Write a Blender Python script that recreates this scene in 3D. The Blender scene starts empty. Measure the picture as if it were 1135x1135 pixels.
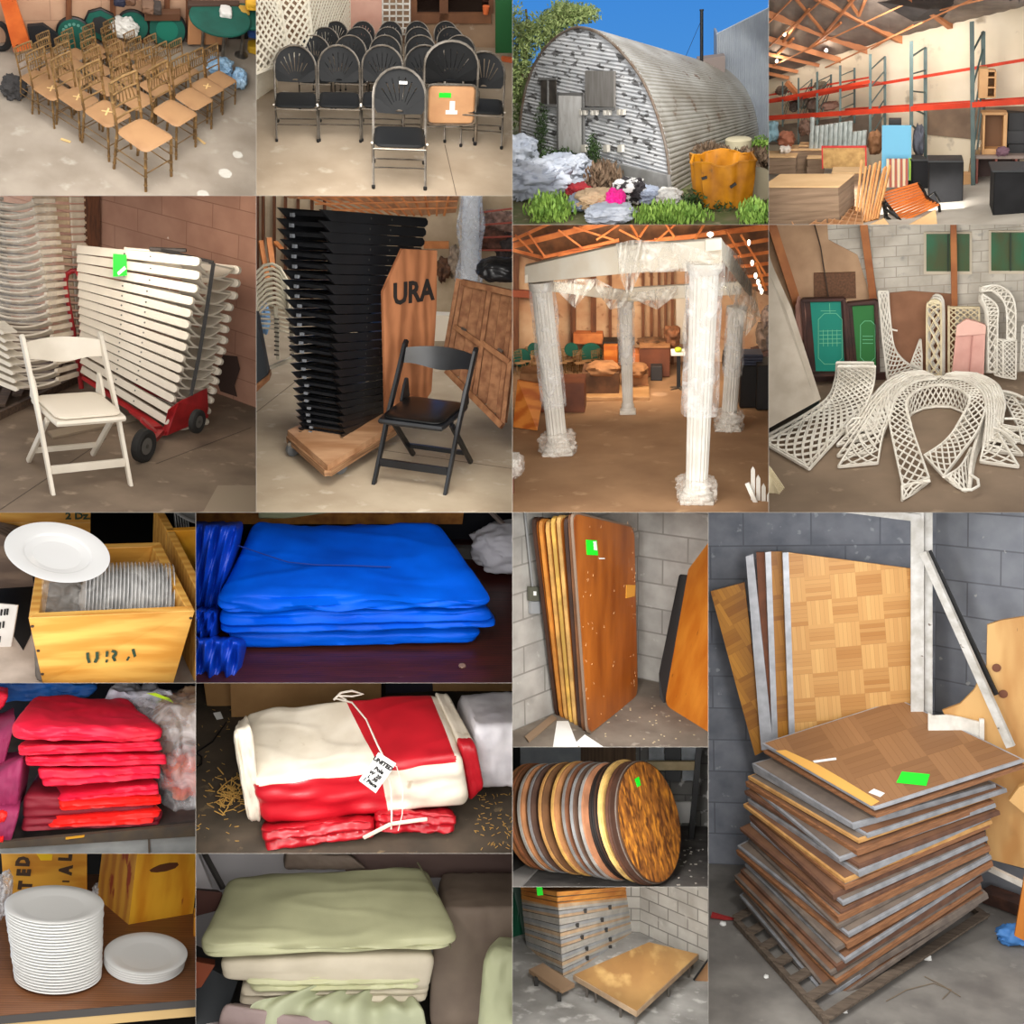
import bpy, bmesh, math, random, os
import numpy as np
from mathutils import Vector, Matrix, noise
V = Vector
PI = math.pi
def R(d): return math.radians(d)
random.seed(7)
SC = bpy.context.scene
COL = SC.collection
# ------------------------------------------------------------------ camera
# A wall of open-fronted display boxes stands upright on y = 0 (1 unit = 100 px there); every box holds its own diorama behind that plane.
D, H = 13.0, 5.675
cam = bpy.data.objects.new('camera', bpy.data.cameras.new('camera'))
COL.objects.link(cam)
cam.location = (0, -D, H); cam.rotation_euler = (PI/2, 0, 0)
cam.data.sensor_width = 36; cam.data.lens = 36*13.0/11.35
cam.data.clip_end = 400
SC.camera = cam
# ------------------------------------------------------------------ world: white fill light added in front of the boxes, blue summer sky beyond them
w = bpy.data.worlds.new('world'); SC.world = w; w.use_nodes = True
wn, wl = w.node_tree.nodes, w.node_tree.links
wn.clear()
tc = wn.new('ShaderNodeTexCoord'); sp = wn.new('ShaderNodeSeparateXYZ'); wl.new(tc.outputs['Generated'], sp.inputs[0])
rm = wn.new('ShaderNodeMapRange'); rm.inputs['From Min'].default_value = 0.35; rm.inputs['From Max'].default_value = 0.7
wl.new(sp.outputs['Y'], rm.inputs['Value'])
rz = wn.new('ShaderNodeMapRange'); rz.inputs['From Min'].default_value = 0.12; rz.inputs['From Max'].default_value = 0.42
wl.new(sp.outputs['Z'], rz.inputs['Value'])
sk = wn.new('ShaderNodeMix'); sk.data_type = 'RGBA'
sk.inputs[6].default_value = (0.16, 0.47, 0.86, 1); sk.inputs[7].default_value = (0.055, 0.28, 0.80, 1)
wl.new(rz.outputs[0], sk.inputs[0])
mx = wn.new('ShaderNodeMix'); mx.data_type = 'RGBA'
mx.inputs[6].default_value = (1.05, 1.02, 0.98, 1); wl.new(sk.outputs[2], mx.inputs[7]); wl.new(rm.outputs[0], mx.inputs[0])
bg = wn.new('ShaderNodeBackground'); bg.inputs[1].default_value = 1.0
wo = wn.new('ShaderNodeOutputWorld'); wl.new(mx.outputs[2], bg.inputs[0]); wl.new(bg.outputs[0], wo.inputs[0])
SC.view_settings.view_transform = 'Standard'; SC.view_settings.look = 'None'
SC.view_settings.exposure = -0.2; SC.view_settings.gamma = 1.0; SC.view_settings.use_curve_mapping = False
try:
    SC.cycles.max_bounces = 8; SC.cycles.transparent_max_bounces = 16; SC.cycles.caustics_reflective = False; SC.cycles.caustics_refractive = False
    SC.cycles.use_denoising = True
except Exception: pass
def U(px, py, y):
    s = (D+y)/D
    return V(((px-567.5)/100*s, y, H+(567.5-py)/100*s))
def lamp(px, py, y, tx, ty, tyy, size, power, col=(1, 1, 1), spread=150, sy=None):
    L = bpy.data.lights.new('fill_lamp', 'AREA'); L.energy = power; L.color = col; L.shape = 'RECTANGLE'
    L.size = size; L.size_y = sy or size; L.spread = R(spread)
    o = bpy.data.objects.new('fill_lamp', L); COL.objects.link(o)
    a, b = U(px, py, y), U(tx, ty, tyy)
    o.location = a; o.rotation_euler = (b-a).to_track_quat('-Z', 'Y').to_euler()
    return o
def spot(a, b, ang, power, col=(1, 1, 1), r=0.0, blend=0.15):
    L = bpy.data.lights.new('spot_lamp', 'SPOT'); L.energy = power; L.color = col; L.spot_size = R(ang); L.spot_blend = blend; L.shadow_soft_size = r
    o = bpy.data.objects.new('spot_lamp', L); COL.objects.link(o)
    o.location = a; o.rotation_euler = (b-a).to_track_quat('-Z', 'Y').to_euler()
# ------------------------------------------------------------------ unseen fill lamps added before the boxes, facing into them
K = 0.55
for a in [(142, -20, -1.2, 142, 130, 2.0, 1.6, 90, (1.0, 0.97, 0.92)), (426, -20, -1.2, 426, 130, 2.0, 1.6, 90, (1.0, 0.97, 0.92)),
          (994, -10, -1.0, 994, 130, 2.6, 1.8, 90, (1.0, 0.98, 0.94)), (90, 205, -1.6, 142, 440, 2.5, 1.5, 34, (1.0, 0.93, 0.84)),
          (426, 205, -1.4, 426, 440, 2.5, 1.8, 120, (1.0, 0.96, 0.90)), (680, 250, -3.0, 700, 420, 3.0, 1.6, 60, (1.0, 0.84, 0.66)),
          (1000, 240, -1.2, 1000, 400, 2.5, 1.6, 60, (1.0, 0.96, 0.88)),
          (100, 540, -3.0, 110, 660, 1.5, .6, 28, (1.0, 0.98, 0.94)), (480, 540, -1.6, 400, 680, 1.5, .6, 50, (1.0, 1.0, 1.0)),
          (40, 745, -1.6, 110, 850, 1.5, .7, 60, (1.0, 0.97, 0.96)), (380, 745, -1.8, 390, 860, 1.5, .8, 45, (1.0, 0.95, 0.88)),
          (70, 925, -2.4, 110, 1050, 1.8, .5, 75, (1.0, 0.98, 0.94)), (330, 930, -1.8, 400, 1050, 1.5, .6, 75, (1.0, 0.96, 0.92)),
          (640, 560, -1.8, 680, 700, 1.8, .4, 80, (1.0, 0.99, 0.96)), (900, 640, -2.2, 960, 880, 1.8, .5, 130, (1.0, 0.98, 0.95)),
          (700, 815, -1.6, 680, 900, 1.8, .5, 70, (1.0, 0.98, 0.95)), (660, 975, -1.6, 680, 1060, 1.8, .5, 80, (1.0, 0.98, 0.95))]:
    lamp(*a[:7], a[7]*K, a[8])
lamp(567, 300, -15.0, 567, 567, 0.0, 9.0, 1000, (1.0, 0.97, 0.93))  # wide fill added behind the camera to reach the deep back walls
# further unseen lamps added deeper in the roomier boxes to brighten back walls
for a in [(700, 268, 2.0, 700, 400, 5.0, 1.4, 26, (1.0, 0.9, 0.78)), (700, 275, 4.6, 700, 420, 8.0, 1.6, 110, (1.0, 0.80, 0.58)), (150, 232, 1.6, 220, 330, 4.5, 1.0, 50, (1.0, 0.88, 0.76)), (426, 235, 3.0, 426, 330, 7.5, 1.6, 110, (1.0, 0.95, 0.88)),
          (1000, 262, 1.0, 1000, 360, 3.5, 1.4, 55, (1.0, 0.97, 0.92)), (960, 590, 1.2, 970, 800, 4.0, 1.2, 34, (0.95, 0.97, 1.0)), (690, 995, 1.3, 740, 1050, 3.5, .6, 30, (1.0, 0.98, 0.95)),
          (994, 20, 1.6, 1000, 120, 3.5, 1.0, 30, (1.0, 0.97, 0.93))]:
    lamp(*a[:9])
spot(U(700, -120, -3.5)+V((0.7, 0, 1.2)), U(710, 125, 2.5), 38, 1500, (1.0, 0.96, 0.88), 0.05)

# ------------------------------------------------------------------ colour and materials
def c(r, g, b):
    def f(x):
        x /= 255.0
        return x/12.92 if x <= 0.04045 else ((x+0.055)/1.055)**2.4
    return (f(r), f(g), f(b), 1.0)
MATS = {}
def mat(name, col, rough=0.6, col2=None, scale=4, st=(1, 1, 1), metal=0.0, bump=0.0, bscale=None, con=(0.35, 0.65), kind='noise', spec=0.5, col3=None, mortar=None, bw=0.4, bh=0.2, msz=0.012, rot=(0, 0, 0), alpha=1.0, det=4, sp3=(0.6, 0.68), dist=0.0):
    if name in MATS: return MATS[name]
    m = bpy.data.materials.new(name); MATS[name] = m; m.use_nodes = True
    n, l = m.node_tree.nodes, m.node_tree.links
    b = n['Principled BSDF']; b.inputs['Roughness'].default_value = rough; b.inputs['Metallic'].default_value = metal
    b.inputs['Specular IOR Level'].default_value = spec
    if len(col) == 3: col = c(*col)
    if col2 is not None and len(col2) == 3: col2 = c(*col2)
    if col3 is not None and len(col3) == 3: col3 = c(*col3)
    t = n.new('ShaderNodeTexCoord'); mp = n.new('ShaderNodeMapping'); mp.inputs['Scale'].default_value = st; mp.inputs['Rotation'].default_value = rot
    l.new(t.outputs['Object'], mp.inputs[0]); cur = None
    def noisef(s, d=4, vec=mp, ds=0.0):
        k = n.new('ShaderNodeTexNoise'); k.inputs['Scale'].default_value = s; k.inputs['Detail'].default_value = d; k.inputs['Distortion'].default_value = ds
        l.new(vec.outputs[0], k.inputs['Vector']); return k.outputs['Fac']
    def ramp(src, a, bb):
        k = n.new('ShaderNodeMapRange'); k.inputs['From Min'].default_value = a; k.inputs['From Max'].default_value = bb; l.new(src, k.inputs['Value']); return k.outputs[0]
    def mixc(f, x, y):
        k = n.new('ShaderNodeMix'); k.data_type = 'RGBA'
        l.new(f, k.inputs[0])
        for i, q in ((6, x), (7, y)):
            if hasattr(q, 'is_linked'): l.new(q, k.inputs[i])
            else: k.inputs[i].default_value = q
        return k.outputs[2]
    if col2 is None: b.inputs['Base Color'].default_value = col
    else:
        if kind == 'wood':
            wv = n.new('ShaderNodeTexWave'); wv.wave_type = 'BANDS'; wv.bands_direction = 'Y'
            wv.inputs['Scale'].default_value = scale; wv.inputs['Distortion'].default_value = 6; wv.inputs['Detail'].default_value = 3; wv.inputs['Detail Scale'].default_value = 1.0
            l.new(mp.outputs[0], wv.inputs['Vector']); f = wv.outputs['Fac']
            f2 = noisef(scale*1.2, 5)
            mm = n.new('ShaderNodeMath'); mm.operation = 'MULTIPLY_ADD'; l.new(f, mm.inputs[0]); mm.inputs[1].default_value = 0.35
            m2 = n.new('ShaderNodeMath'); m2.operation = 'MULTIPLY'; l.new(f2, m2.inputs[0]); m2.inputs[1].default_value = 0.65; l.new(m2.outputs[0], mm.inputs[2])
            f = ramp(mm.outputs[0], con[0], con[1])
        else: f = ramp(noisef(scale, det, ds=dist), con[0], con[1])
        cur = mixc(f, col, col2)
        if kind == 'block':
            br = n.new('ShaderNodeTexBrick'); br.inputs['Scale'].default_value = 1.0; br.inputs['Brick Width'].default_value = bw; br.inputs['Row Height'].default_value = bh
            br.inputs['Mortar Size'].default_value = msz; br.inputs['Mortar Smooth'].default_value = 0.3
            br.inputs['Color1'].default_value = (1, 1, 1, 1); br.inputs['Color2'].default_value = (0.8, 0.8, 0.8, 1); br.inputs['Mortar'].default_value = (0, 0, 0, 1); br.inputs['Bias'].default_value = 0
            l.new(mp.outputs[0], br.inputs['Vector'])
            k = n.new('ShaderNodeMix'); k.data_type = 'RGBA'; k.blend_type = 'MULTIPLY'; k.inputs[0].default_value = 0.8
            l.new(cur, k.inputs[6]); l.new(br.outputs['Color'], k.inputs[7])
            cur = mixc(br.outputs['Fac'], k.outputs[2], c(*mortar) if mortar else (0.2, 0.2, 0.2, 1))
        if col3 is not None:
            cur = mixc(ramp(noisef(scale*1.7+1.3, 6), sp3[0], sp3[1]), cur, col3)
        l.new(cur, b.inputs['Base Color'])
    if bump:
        bn = n.new('ShaderNodeBump'); bn.inputs['Strength'].default_value = bump; bn.inputs['Distance'].default_value = 0.02
        l.new(noisef(bscale or scale*4, 4), bn.inputs['Height']); l.new(bn.outputs[0], b.inputs['Normal'])
    if alpha < 1: b.inputs['Alpha'].default_value = alpha
    return m
def film(name, tint=(0.9, 0.9, 0.88), opac=0.3, bs=14, rough=0.12):
    "clear crinkled wrap"
    if name in MATS: return MATS[name]
    m = bpy.data.materials.new(name); MATS[name] = m; m.use_nodes = True
    n, l = m.node_tree.nodes, m.node_tree.links
    b = n['Principled BSDF']; b.inputs['Base Color'].default_value = (*tint, 1); b.inputs['Roughness'].default_value = rough; b.inputs['Specular IOR Level'].default_value = 0.8
    t = n.new('ShaderNodeTexCoord'); k = n.new('ShaderNodeTexNoise'); k.inputs['Scale'].default_value = bs; k.inputs['Detail'].default_value = 5; k.inputs['Distortion'].default_value = 1.2
    l.new(t.outputs['Object'], k.inputs['Vector'])
    bn = n.new('ShaderNodeBump'); bn.inputs['Strength'].default_value = 1.0; bn.inputs['Distance'].default_value = 0.04
    l.new(k.outputs['Fac'], bn.inputs['Height']); l.new(bn.outputs[0], b.inputs['Normal'])
    r = n.new('ShaderNodeMapRange'); r.inputs['From Min'].default_value = 0.4; r.inputs['From Max'].default_value = 0.7
    r.inputs['To Min'].default_value = opac*0.5; r.inputs['To Max'].default_value = min(1, opac*1.9)
    l.new(k.outputs['Fac'], r.inputs['Value']); l.new(r.outputs[0], b.inputs['Alpha'])
    return m
# ------------------------------------------------------------------ mesh builder
class MB:
    def __init__(s): s.v = []; s.f = []
    def add(s, vs, fs):
        o = len(s.v); s.v += [tuple(x) for x in vs]; s.f += [tuple(i+o for i in f) for f in fs]; return s
    def box(s, ce, d, m=None):
        x, y, z = d[0]/2, d[1]/2, d[2]/2
        vs = [V((a*x, b*y, e*z)) for e in (-1, 1) for a, b in ((-1, -1), (1, -1), (1, 1), (-1, 1))]
        if m is not None: vs = [m @ q for q in vs]
        return s.hexa([q+V(ce) for q in vs])
    def hexa(s, p):     # bottom front-left, front-right, back-right, back-left, then the same on top
        return s.add(p, [(3, 2, 1, 0), (4, 5, 6, 7), (0, 1, 5, 4), (1, 2, 6, 5), (2, 3, 7, 6), (3, 0, 4, 7)])
    def beam(s, a, b, w, h=None, up=(0, 0, 1)):
        a, b = V(a), V(b); t = (b-a).normalized(); up = V(up)
        if abs(t.dot(up)) > 0.98: up = V((0, 1, 0))
        sd = t.cross(up).normalized(); u = sd.cross(t); h = h or w
        q = [(-1, -1), (1, -1), (1, 1), (-1, 1)]
        return s.hexa([a+sd*w/2*i+u*h/2*j for i, j in q]+[b+sd*w/2*i+u*h/2*j for i, j in q])
    def tube(s, pts, r, n=7, closed=False):
        pts = [V(p) for p in pts]; k = len(pts); o = len(s.v); up = None
        for i, p in enumerate(pts):
            if closed: t = (pts[(i+1) % k]-pts[i-1]).normalized()
            else: t = (pts[min(i+1, k-1)]-pts[max(i-1, 0)]).normalized()
            if up is None: up = V((0, 0, 1)) if abs(t.z) < 0.9 else V((1, 0, 0))
            a = (up-t*up.dot(t)).normalized(); b = t.cross(a); up = a
            rr = r[i] if isinstance(r, (list, tuple)) else r
            for j in range(n):
                g = 2*PI*j/n; s.v.append(tuple(p+a*rr*math.cos(g)+b*rr*math.sin(g)))
        for i in range(k if closed else k-1):
            for j in range(n):
                a0, a1 = o+i*n, o+((i+1) % k)*n
                s.f.append((a0+j, a0+(j+1) % n, a1+(j+1) % n, a1+j))
        if not closed:
            s.f.append(tuple(o+j for j in range(n))[::-1]); s.f.append(tuple(o+(k-1)*n+j for j in range(n)))
        return s
    def lathe(s, prof, n=28, m=None):
        o = len(s.v)
        for r, z in prof:
            for j in range(n):
                q = V((r*math.cos(2*PI*j/n), r*math.sin(2*PI*j/n), z)); s.v.append(tuple(m @ q if m is not None else q))
        for i in range(len(prof)-1):
            for j in range(n): s.f.append((o+i*n+j, o+i*n+(j+1) % n, o+(i+1)*n+(j+1) % n, o+(i+1)*n+j))
        s.f.append(tuple(o+j for j in range(n))[::-1]); s.f.append(tuple(o+(len(prof)-1)*n+j for j in range(n)))
        return s
    def prism(s, out, ex, m=None):      # outline of 3D points pushed along vector ex
        n = len(out); a = [V(p) for p in out]; b = [p+V(ex) for p in a]
        if m is not None: a = [m @ p for p in a]; b = [m @ p for p in b]
        return s.add(a+b, [tuple(range(n))[::-1], tuple(range(n, 2*n))]+[(i, (i+1) % n, n+(i+1) % n, n+i) for i in range(n)])
    def grid(s, nu, nv, fn, th=0.0, wrap=False):
        P = [[V(fn(i/nu, j/nv)) for j in range(nv+1)] for i in range(nu+1)]
        o = len(s.v)
        for row in P: s.v += [tuple(p) for p in row]
        W = nv+1
        for i in range(nu):
            for j in range(nv): s.f.append((o+i*W+j, o+(i+1)*W+j, o+(i+1)*W+j+1, o+i*W+j+1))
        if th:
            o2 = len(s.v)
            for i in range(nu+1):
                for j in range(nv+1):
                    du = P[min(i+1, nu)][j]-P[max(i-1, 0)][j]; dv = P[i][min(j+1, nv)]-P[i][max(j-1, 0)]
                    nn = du.cross(dv); nn = nn.normalized() if nn.length > 1e-9 else V((0, 0, 1))
                    s.v.append(tuple(P[i][j]-nn*th))
            for i in range(nu):
                for j in range(nv): s.f.append((o2+i*W+j, o2+i*W+j+1, o2+(i+1)*W+j+1, o2+(i+1)*W+j))
            for i in range(nu):
                for j in (0, nv):
                    q = (o+i*W+j, o2+i*W+j, o2+(i+1)*W+j, o+(i+1)*W+j); s.f.append(q if j == 0 else q[::-1])
            for j in range(nv):
                for i in (0, nu):
                    q = (o+i*W+j, o+i*W+j+1, o2+i*W+j+1, o2+i*W+j); s.f.append(q if i == 0 else q[::-1])
        return s
    def rbox(s, n=6, r=0.3, fn=None, asp=(1, 1, 1)):      # rounded unit cube [-1,1]^3 mapped through fn(p)
        seen = {}; o = len(s.v)
        def vid(p):
            k = (round(p[0], 5), round(p[1], 5), round(p[2], 5))
            if k not in seen:
                q = V([p[i]*asp[i] for i in range(3)])
                inn = V([max(-asp[i]+r, min(asp[i]-r, q[i])) for i in range(3)])
                d = q-inn
                if d.length > 1e-9: q = inn+d.normalized()*min(r, max(abs(d[0]), abs(d[1]), abs(d[2])))
                q = V([q[i]/asp[i] for i in range(3)])
                seen[k] = len(s.v); s.v.append(tuple(fn(q) if fn else q))
            return seen[k]
        nn = n if isinstance(n, (tuple, list)) else (n, n, n)
        for ax in range(3):
            b, cc = (ax+1) % 3, (ax+2) % 3
            for sg in (-1, 1):
                for i in range(nn[b]):
                    for j in range(nn[cc]):
                        q = []
                        for di, dj in ((0, 0), (1, 0), (1, 1), (0, 1)):
                            p = [0, 0, 0]; p[ax] = sg; p[b] = -1+2*(i+di)/nn[b]; p[cc] = -1+2*(j+dj)/nn[cc]; q.append(vid(p))
                        s.f.append(tuple(q) if sg > 0 else tuple(q[::-1]))
        return s
    def mesh(s, name, m, smooth=35, bevel=0, seg=1):
        me = bpy.data.meshes.new(name); me.from_pydata(s.v, [], s.f)
        if bevel:
            bm = bmesh.new(); bm.from_mesh(me)
            bmesh.ops.bevel(bm, geom=list(bm.edges), offset=bevel, segments=seg, affect='EDGES', profile=0.5, clamp_overlap=True)
            bm.to_mesh(me); bm.free()
        if m: me.materials.append(m)
        if smooth:
            me.shade_smooth()
            if smooth < 180: me.set_sharp_from_angle(angle=R(smooth))
        me.update(); return me
    def obj(s, name, m, parent=None, mw=None, label=None, cat=None, group=None, kind=None, smooth=35, bevel=0, seg=1):
        o = bpy.data.objects.new(name, s.mesh(name, m, smooth, bevel, seg)); COL.objects.link(o)
        if parent is not None: o.parent = parent
        elif PAN is not None: PAN.roots.append(o)
        if mw is not None: o.matrix_basis = mw
        tag(o, label, cat, group, kind); return o
def tag(o, label=None, cat=None, group=None, kind=None):
    if label: o['label'] = label
    if cat: o['category'] = cat
    if group: o['group'] = group
    if kind: o['kind'] = kind
    return o
def tri(p8):       # maps [-1,1]^3 into the hexahedron of eight corners
    p8 = [V(p) for p in p8]
    def f(q):
        x, y, z = [(t+1)/2 for t in q]
        a = p8[0].lerp(p8[1], x).lerp(p8[3].lerp(p8[2], x), y); b = p8[4].lerp(p8[5], x).lerp(p8[7].lerp(p8[6], x), y)
        return a.lerp(b, z)
    return f
PAN = None
class Panel:
    def __init__(s, name, x0, y0, x1, y1, k):
        global PAN
        s.name, s.x0, s.y0, s.x1, s.y1, s.k = name, x0, y0, x1, y1, k; s.roots = []; PAN = s
    def p(s, x, y): return s.x0+x/s.k, s.y0+y/s.k
class Frame:
    def __init__(s, P, ax, ay, y=0.6, pitch=25, roll=0):
        s.P = P; px, py = P.p(ax, ay); o = U(px, py, y)
        f = (o-V((0, -D, H))).normalized(); r = f.cross(V((0, 0, 1))).normalized(); u = r.cross(f)
        B = Matrix(((r.x, f.x, u.x), (r.y, f.y, u.y), (r.z, f.z, u.z))).to_4x4()
        s.M = Matrix.Translation(o) @ B @ Matrix.Rotation(R(roll), 4, 'Y') @ Matrix.Rotation(R(pitch), 4, 'X')
        s.I = s.M.inverted(); s.cam = s.I @ V((0, -D, H))
    def ray(s, x, y):
        px, py = s.P.p(x, y); return ((s.I @ U(px, py, 0))-s.cam).normalized()
    def pl(s, x, y, p0, n):
        d = s.ray(x, y); n = V(n); t = (V(p0)-s.cam).dot(n)/d.dot(n); return s.cam+d*t
    def fl(s, x, y, z=0): return s.pl(x, y, (0, 0, z), (0, 0, 1))
    def at(s, x, y, yy): return s.pl(x, y, (0, yy, 0), (0, 1, 0))
    def wset(s, A, B):
        d = (V(B)-V(A)).normalized(); s.wA = V(A); s.wn = V((d.y, -d.x, 0))
    def wa(s, x, y, off=0): return s.pl(x, y, s.wA+s.wn*off, s.wn)
    def pix(s, v):
        q = s.M @ V(v); t = (q.y+D)/D; px, py = 567.5+q.x/t*100, 567.5-(q.z-H)/t*100
        return (px-s.P.x0)*s.P.k, (py-s.P.y0)*s.P.k
    def mw(s, loc, rz=0, sc=1, rx=0, ry=0):
        return s.M @ Matrix.Translation(V(loc)) @ Matrix.Rotation(R(rz), 4, 'Z') @ Matrix.Rotation(R(rx), 4, 'X') @ Matrix.Rotation(R(ry), 4, 'Y') @ Matrix.Scale(sc, 4)
def axes(o, x, up=(0, 0, 1), sc=1.0):     # matrix whose x runs along x, z near up
    x = V(x).normalized(); up = V(up); y = up.cross(x).normalized(); z = x.cross(y)
    return Matrix(((x.x*sc, y.x*sc, z.x*sc, o[0]), (x.y*sc, y.y*sc, z.y*sc, o[1]), (x.z*sc, y.z*sc, z.z*sc, o[2]), (0, 0, 0, 1)))
def thing(name, label, cat, mw, group=None):
    o = bpy.data.objects.new(name, None); o.empty_display_size = 0.1; COL.objects.link(o); o.matrix_basis = mw
    PAN.roots.append(o); return tag(o, label, cat, group)
def dup(root, mw, label=None, group=None):
    r = root.copy(); COL.objects.link(r); r.matrix_basis = mw; PAN.roots.append(r)
    if label: r['label'] = label
    if group: r['group'] = group
    for ch in list(root.children):
        a = ch.copy(); COL.objects.link(a); a.parent = r
        for g in list(ch.children):
            b = g.copy(); COL.objects.link(b); b.parent = a
    return r
def wmat(o):
    m = o.matrix_basis.copy()
    while o.parent: o = o.parent; m = o.matrix_basis @ m
    return m
def clip_panel(P):
    e = 0.15
    cs = [(P.x0+e, P.y0+e), (P.x1-e, P.y0+e), (P.x1-e, P.y1-e), (P.x0+e, P.y1-e)]
    if P.x0 <= 0: cs[0] = (-20, cs[0][1]); cs[3] = (-20, cs[3][1])
    if P.x1 >= 1135: cs[1] = (1155, cs[1][1]); cs[2] = (1155, cs[2][1])
    if P.y0 <= 0: cs[0] = (cs[0][0], -20); cs[1] = (cs[1][0], -20)
    if P.y1 >= 1135: cs[2] = (cs[2][0], 1155); cs[3] = (cs[3][0], 1155)
    C = V((0, -D, H)); pls = []
    for i in range(4):
        a, b = U(*cs[i], 0)-C, U(*cs[(i+1) % 4], 0)-C
        pls.append(a.cross(b).normalized())
    mid = U((P.x0+P.x1)/2, (P.y0+P.y1)/2, 0)-C
    pls = [n if n.dot(mid) < 0 else -n for n in pls]          # outward
    def walk(o):
        for ch in list(o.children): walk(ch)
        if o.type == 'MESH':
            me = o.data; W = np.array(wmat(o)); co = np.empty(len(me.vertices)*3); me.vertices.foreach_get('co', co)
            q = co.reshape(-1, 3) @ W[:3, :3].T+W[:3, 3]-np.array(C)
            out = []; dead = False
            for n in pls:
                d = q @ np.array(n)
                if d.min() > 0: dead = True
                elif d.max() > 1e-5: out.append(n)
            if not dead and out:
                me = me.copy(); bm = bmesh.new(); bm.from_mesh(me); I = wmat(o).inverted(); N = wmat(o).to_3x3().transposed()
                for n in out:
                    if bm.verts: bmesh.ops.bisect_plane(bm, geom=list(bm.verts)+list(bm.edges)+list(bm.faces), plane_co=I @ C, plane_no=(N @ n), clear_outer=True)
                if not bm.faces: dead = True
                bm.to_mesh(me); bm.free(); o.data = me
            if dead:
                if o.children: o.data = MB().mesh('none', None, 0)
                else: bpy.data.objects.remove(o)
    for r in P.roots:
        try: walk(r)
        except ReferenceError: pass
    for r in P.roots:
        try:
            if r.type == 'EMPTY' and not r.children: bpy.data.objects.remove(r)
        except ReferenceError: pass
def divider(ax, ay, bx, by, name, y0=0.0, y1=6.0):        # thin partition between two boxes
    t = 0.0015
    a0, b0, a1, b1 = U(ax, ay, y0), U(bx, by, y0), U(ax, ay, y1), U(bx, by, y1)
    n = V((0, 0, t)) if ay == by else V((t, 0, 0))
    o = MB().hexa([a0-n, b0-n, b1-n, a1-n, a0+n, b0+n, b1+n, a1+n]).obj(name, M_DIV, kind='structure', smooth=0)
    return o
def floor(F, m, y1, y0=-3, name='floor', x=14, z=0):
    return MB().box((0, (y0+y1)/2, z-0.03), (2*x, y1-y0, 0.06)).obj(name, m, mw=F.M, kind='structure', smooth=0)
def wall(F, A, B, h, m, name='wall_back', ext=(0, 0), th=0.08, z0=-0.02):
    A, B = V(A), V(B); d = (B-A); L = d.length; mw = F.M @ axes(A, d) @ Matrix.Rotation(PI/2, 4, 'X')
    return MB().box((L/2+(ext[1]-ext[0])/2, h/2+z0, -th/2), (L+ext[0]+ext[1], h-z0, th)).obj(name, m, mw=mw, kind='structure', smooth=0)
def lattice(mb, fn, Lu, Lv, st, w, th, inside=None, border=0.0, samp=0.08):
    e = 1e-3
    def P(u, v): return V(fn(u, v))
    def Nn(u, v):
        n = (P(u+e, v)-P(u-e, v)).cross(P(u, v+e)-P(u, v-e)); return n.normalized() if n.length else V((0, 0, 1))
    def strip(pts, ww, tt, off):
        pr = None; o = len(mb.v); cnt = 0
        for i, (u, v) in enumerate(pts):
            p = P(u, v); nn = Nn(u, v); a = pts[min(i+1, len(pts)-1)]; b = pts[max(i-1, 0)]
            t = (P(*a)-P(*b)); t = t.normalized() if t.length else V((1, 0, 0)); sd = nn.cross(t).normalized()
            for q in (sd*ww/2+nn*(off+tt/2), -sd*ww/2+nn*(off+tt/2), -sd*ww/2+nn*(off-tt/2), sd*ww/2+nn*(off-tt/2)): mb.v.append(tuple(p+q))
            cnt += 1
        for i in range(cnt-1):
            for j in range(4): mb.f.append((o+i*4+j, o+i*4+(j+1) % 4, o+(i+1)*4+(j+1) % 4, o+(i+1)*4+j))
        mb.f.append((o, o+1, o+2, o+3)); mb.f.append((o+cnt*4-4, o+cnt*4-1, o+cnt*4-2, o+cnt*4-3))
    for sg in (1, -1):
        k = -Lv if sg > 0 else 0.0
        k += st/2
        while k < (Lu if sg > 0 else Lu+Lv):
            # line v = (u-k)*sg
            if sg > 0: u0, u1 = max(0, k), min(Lu, k+Lv)
            else: u0, u1 = max(0, k-Lv), min(Lu, k)
            if u1-u0 > 1e-3:
                n = max(1, int((u1-u0)/samp)); run = []
                for i in range(n+1):
                    u = u0+(u1-u0)*i/n; v = (u-k)*sg if sg > 0 else (k-u)
                    if inside is None or inside(u, v): run.append((u, v))
                    else:
                        if len(run) > 1: strip(run, w, th, sg*th/2)
                        run = []
                if len(run) > 1: strip(run, w, th, sg*th/2)
            k += st
    if border:
        n = max(2, int(Lu/samp)); mth = th*3
        for v in (0, Lv): strip([(Lu*i/n, v) for i in range(n+1)], border, mth, 0)
        n = max(2, int(Lv/samp))
        for u in (0, Lu): strip([(u, Lv*i/n) for i in range(n+1)], border, mth, 0)
    return mb
M_DIV = mat('divider paint', (150, 145, 138), 0.8)
def nz(p, s=1.0, o=0.0): return noise.noise(V((p[0]*s+o, p[1]*s+o*1.7, p[2]*s-o)))
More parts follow.
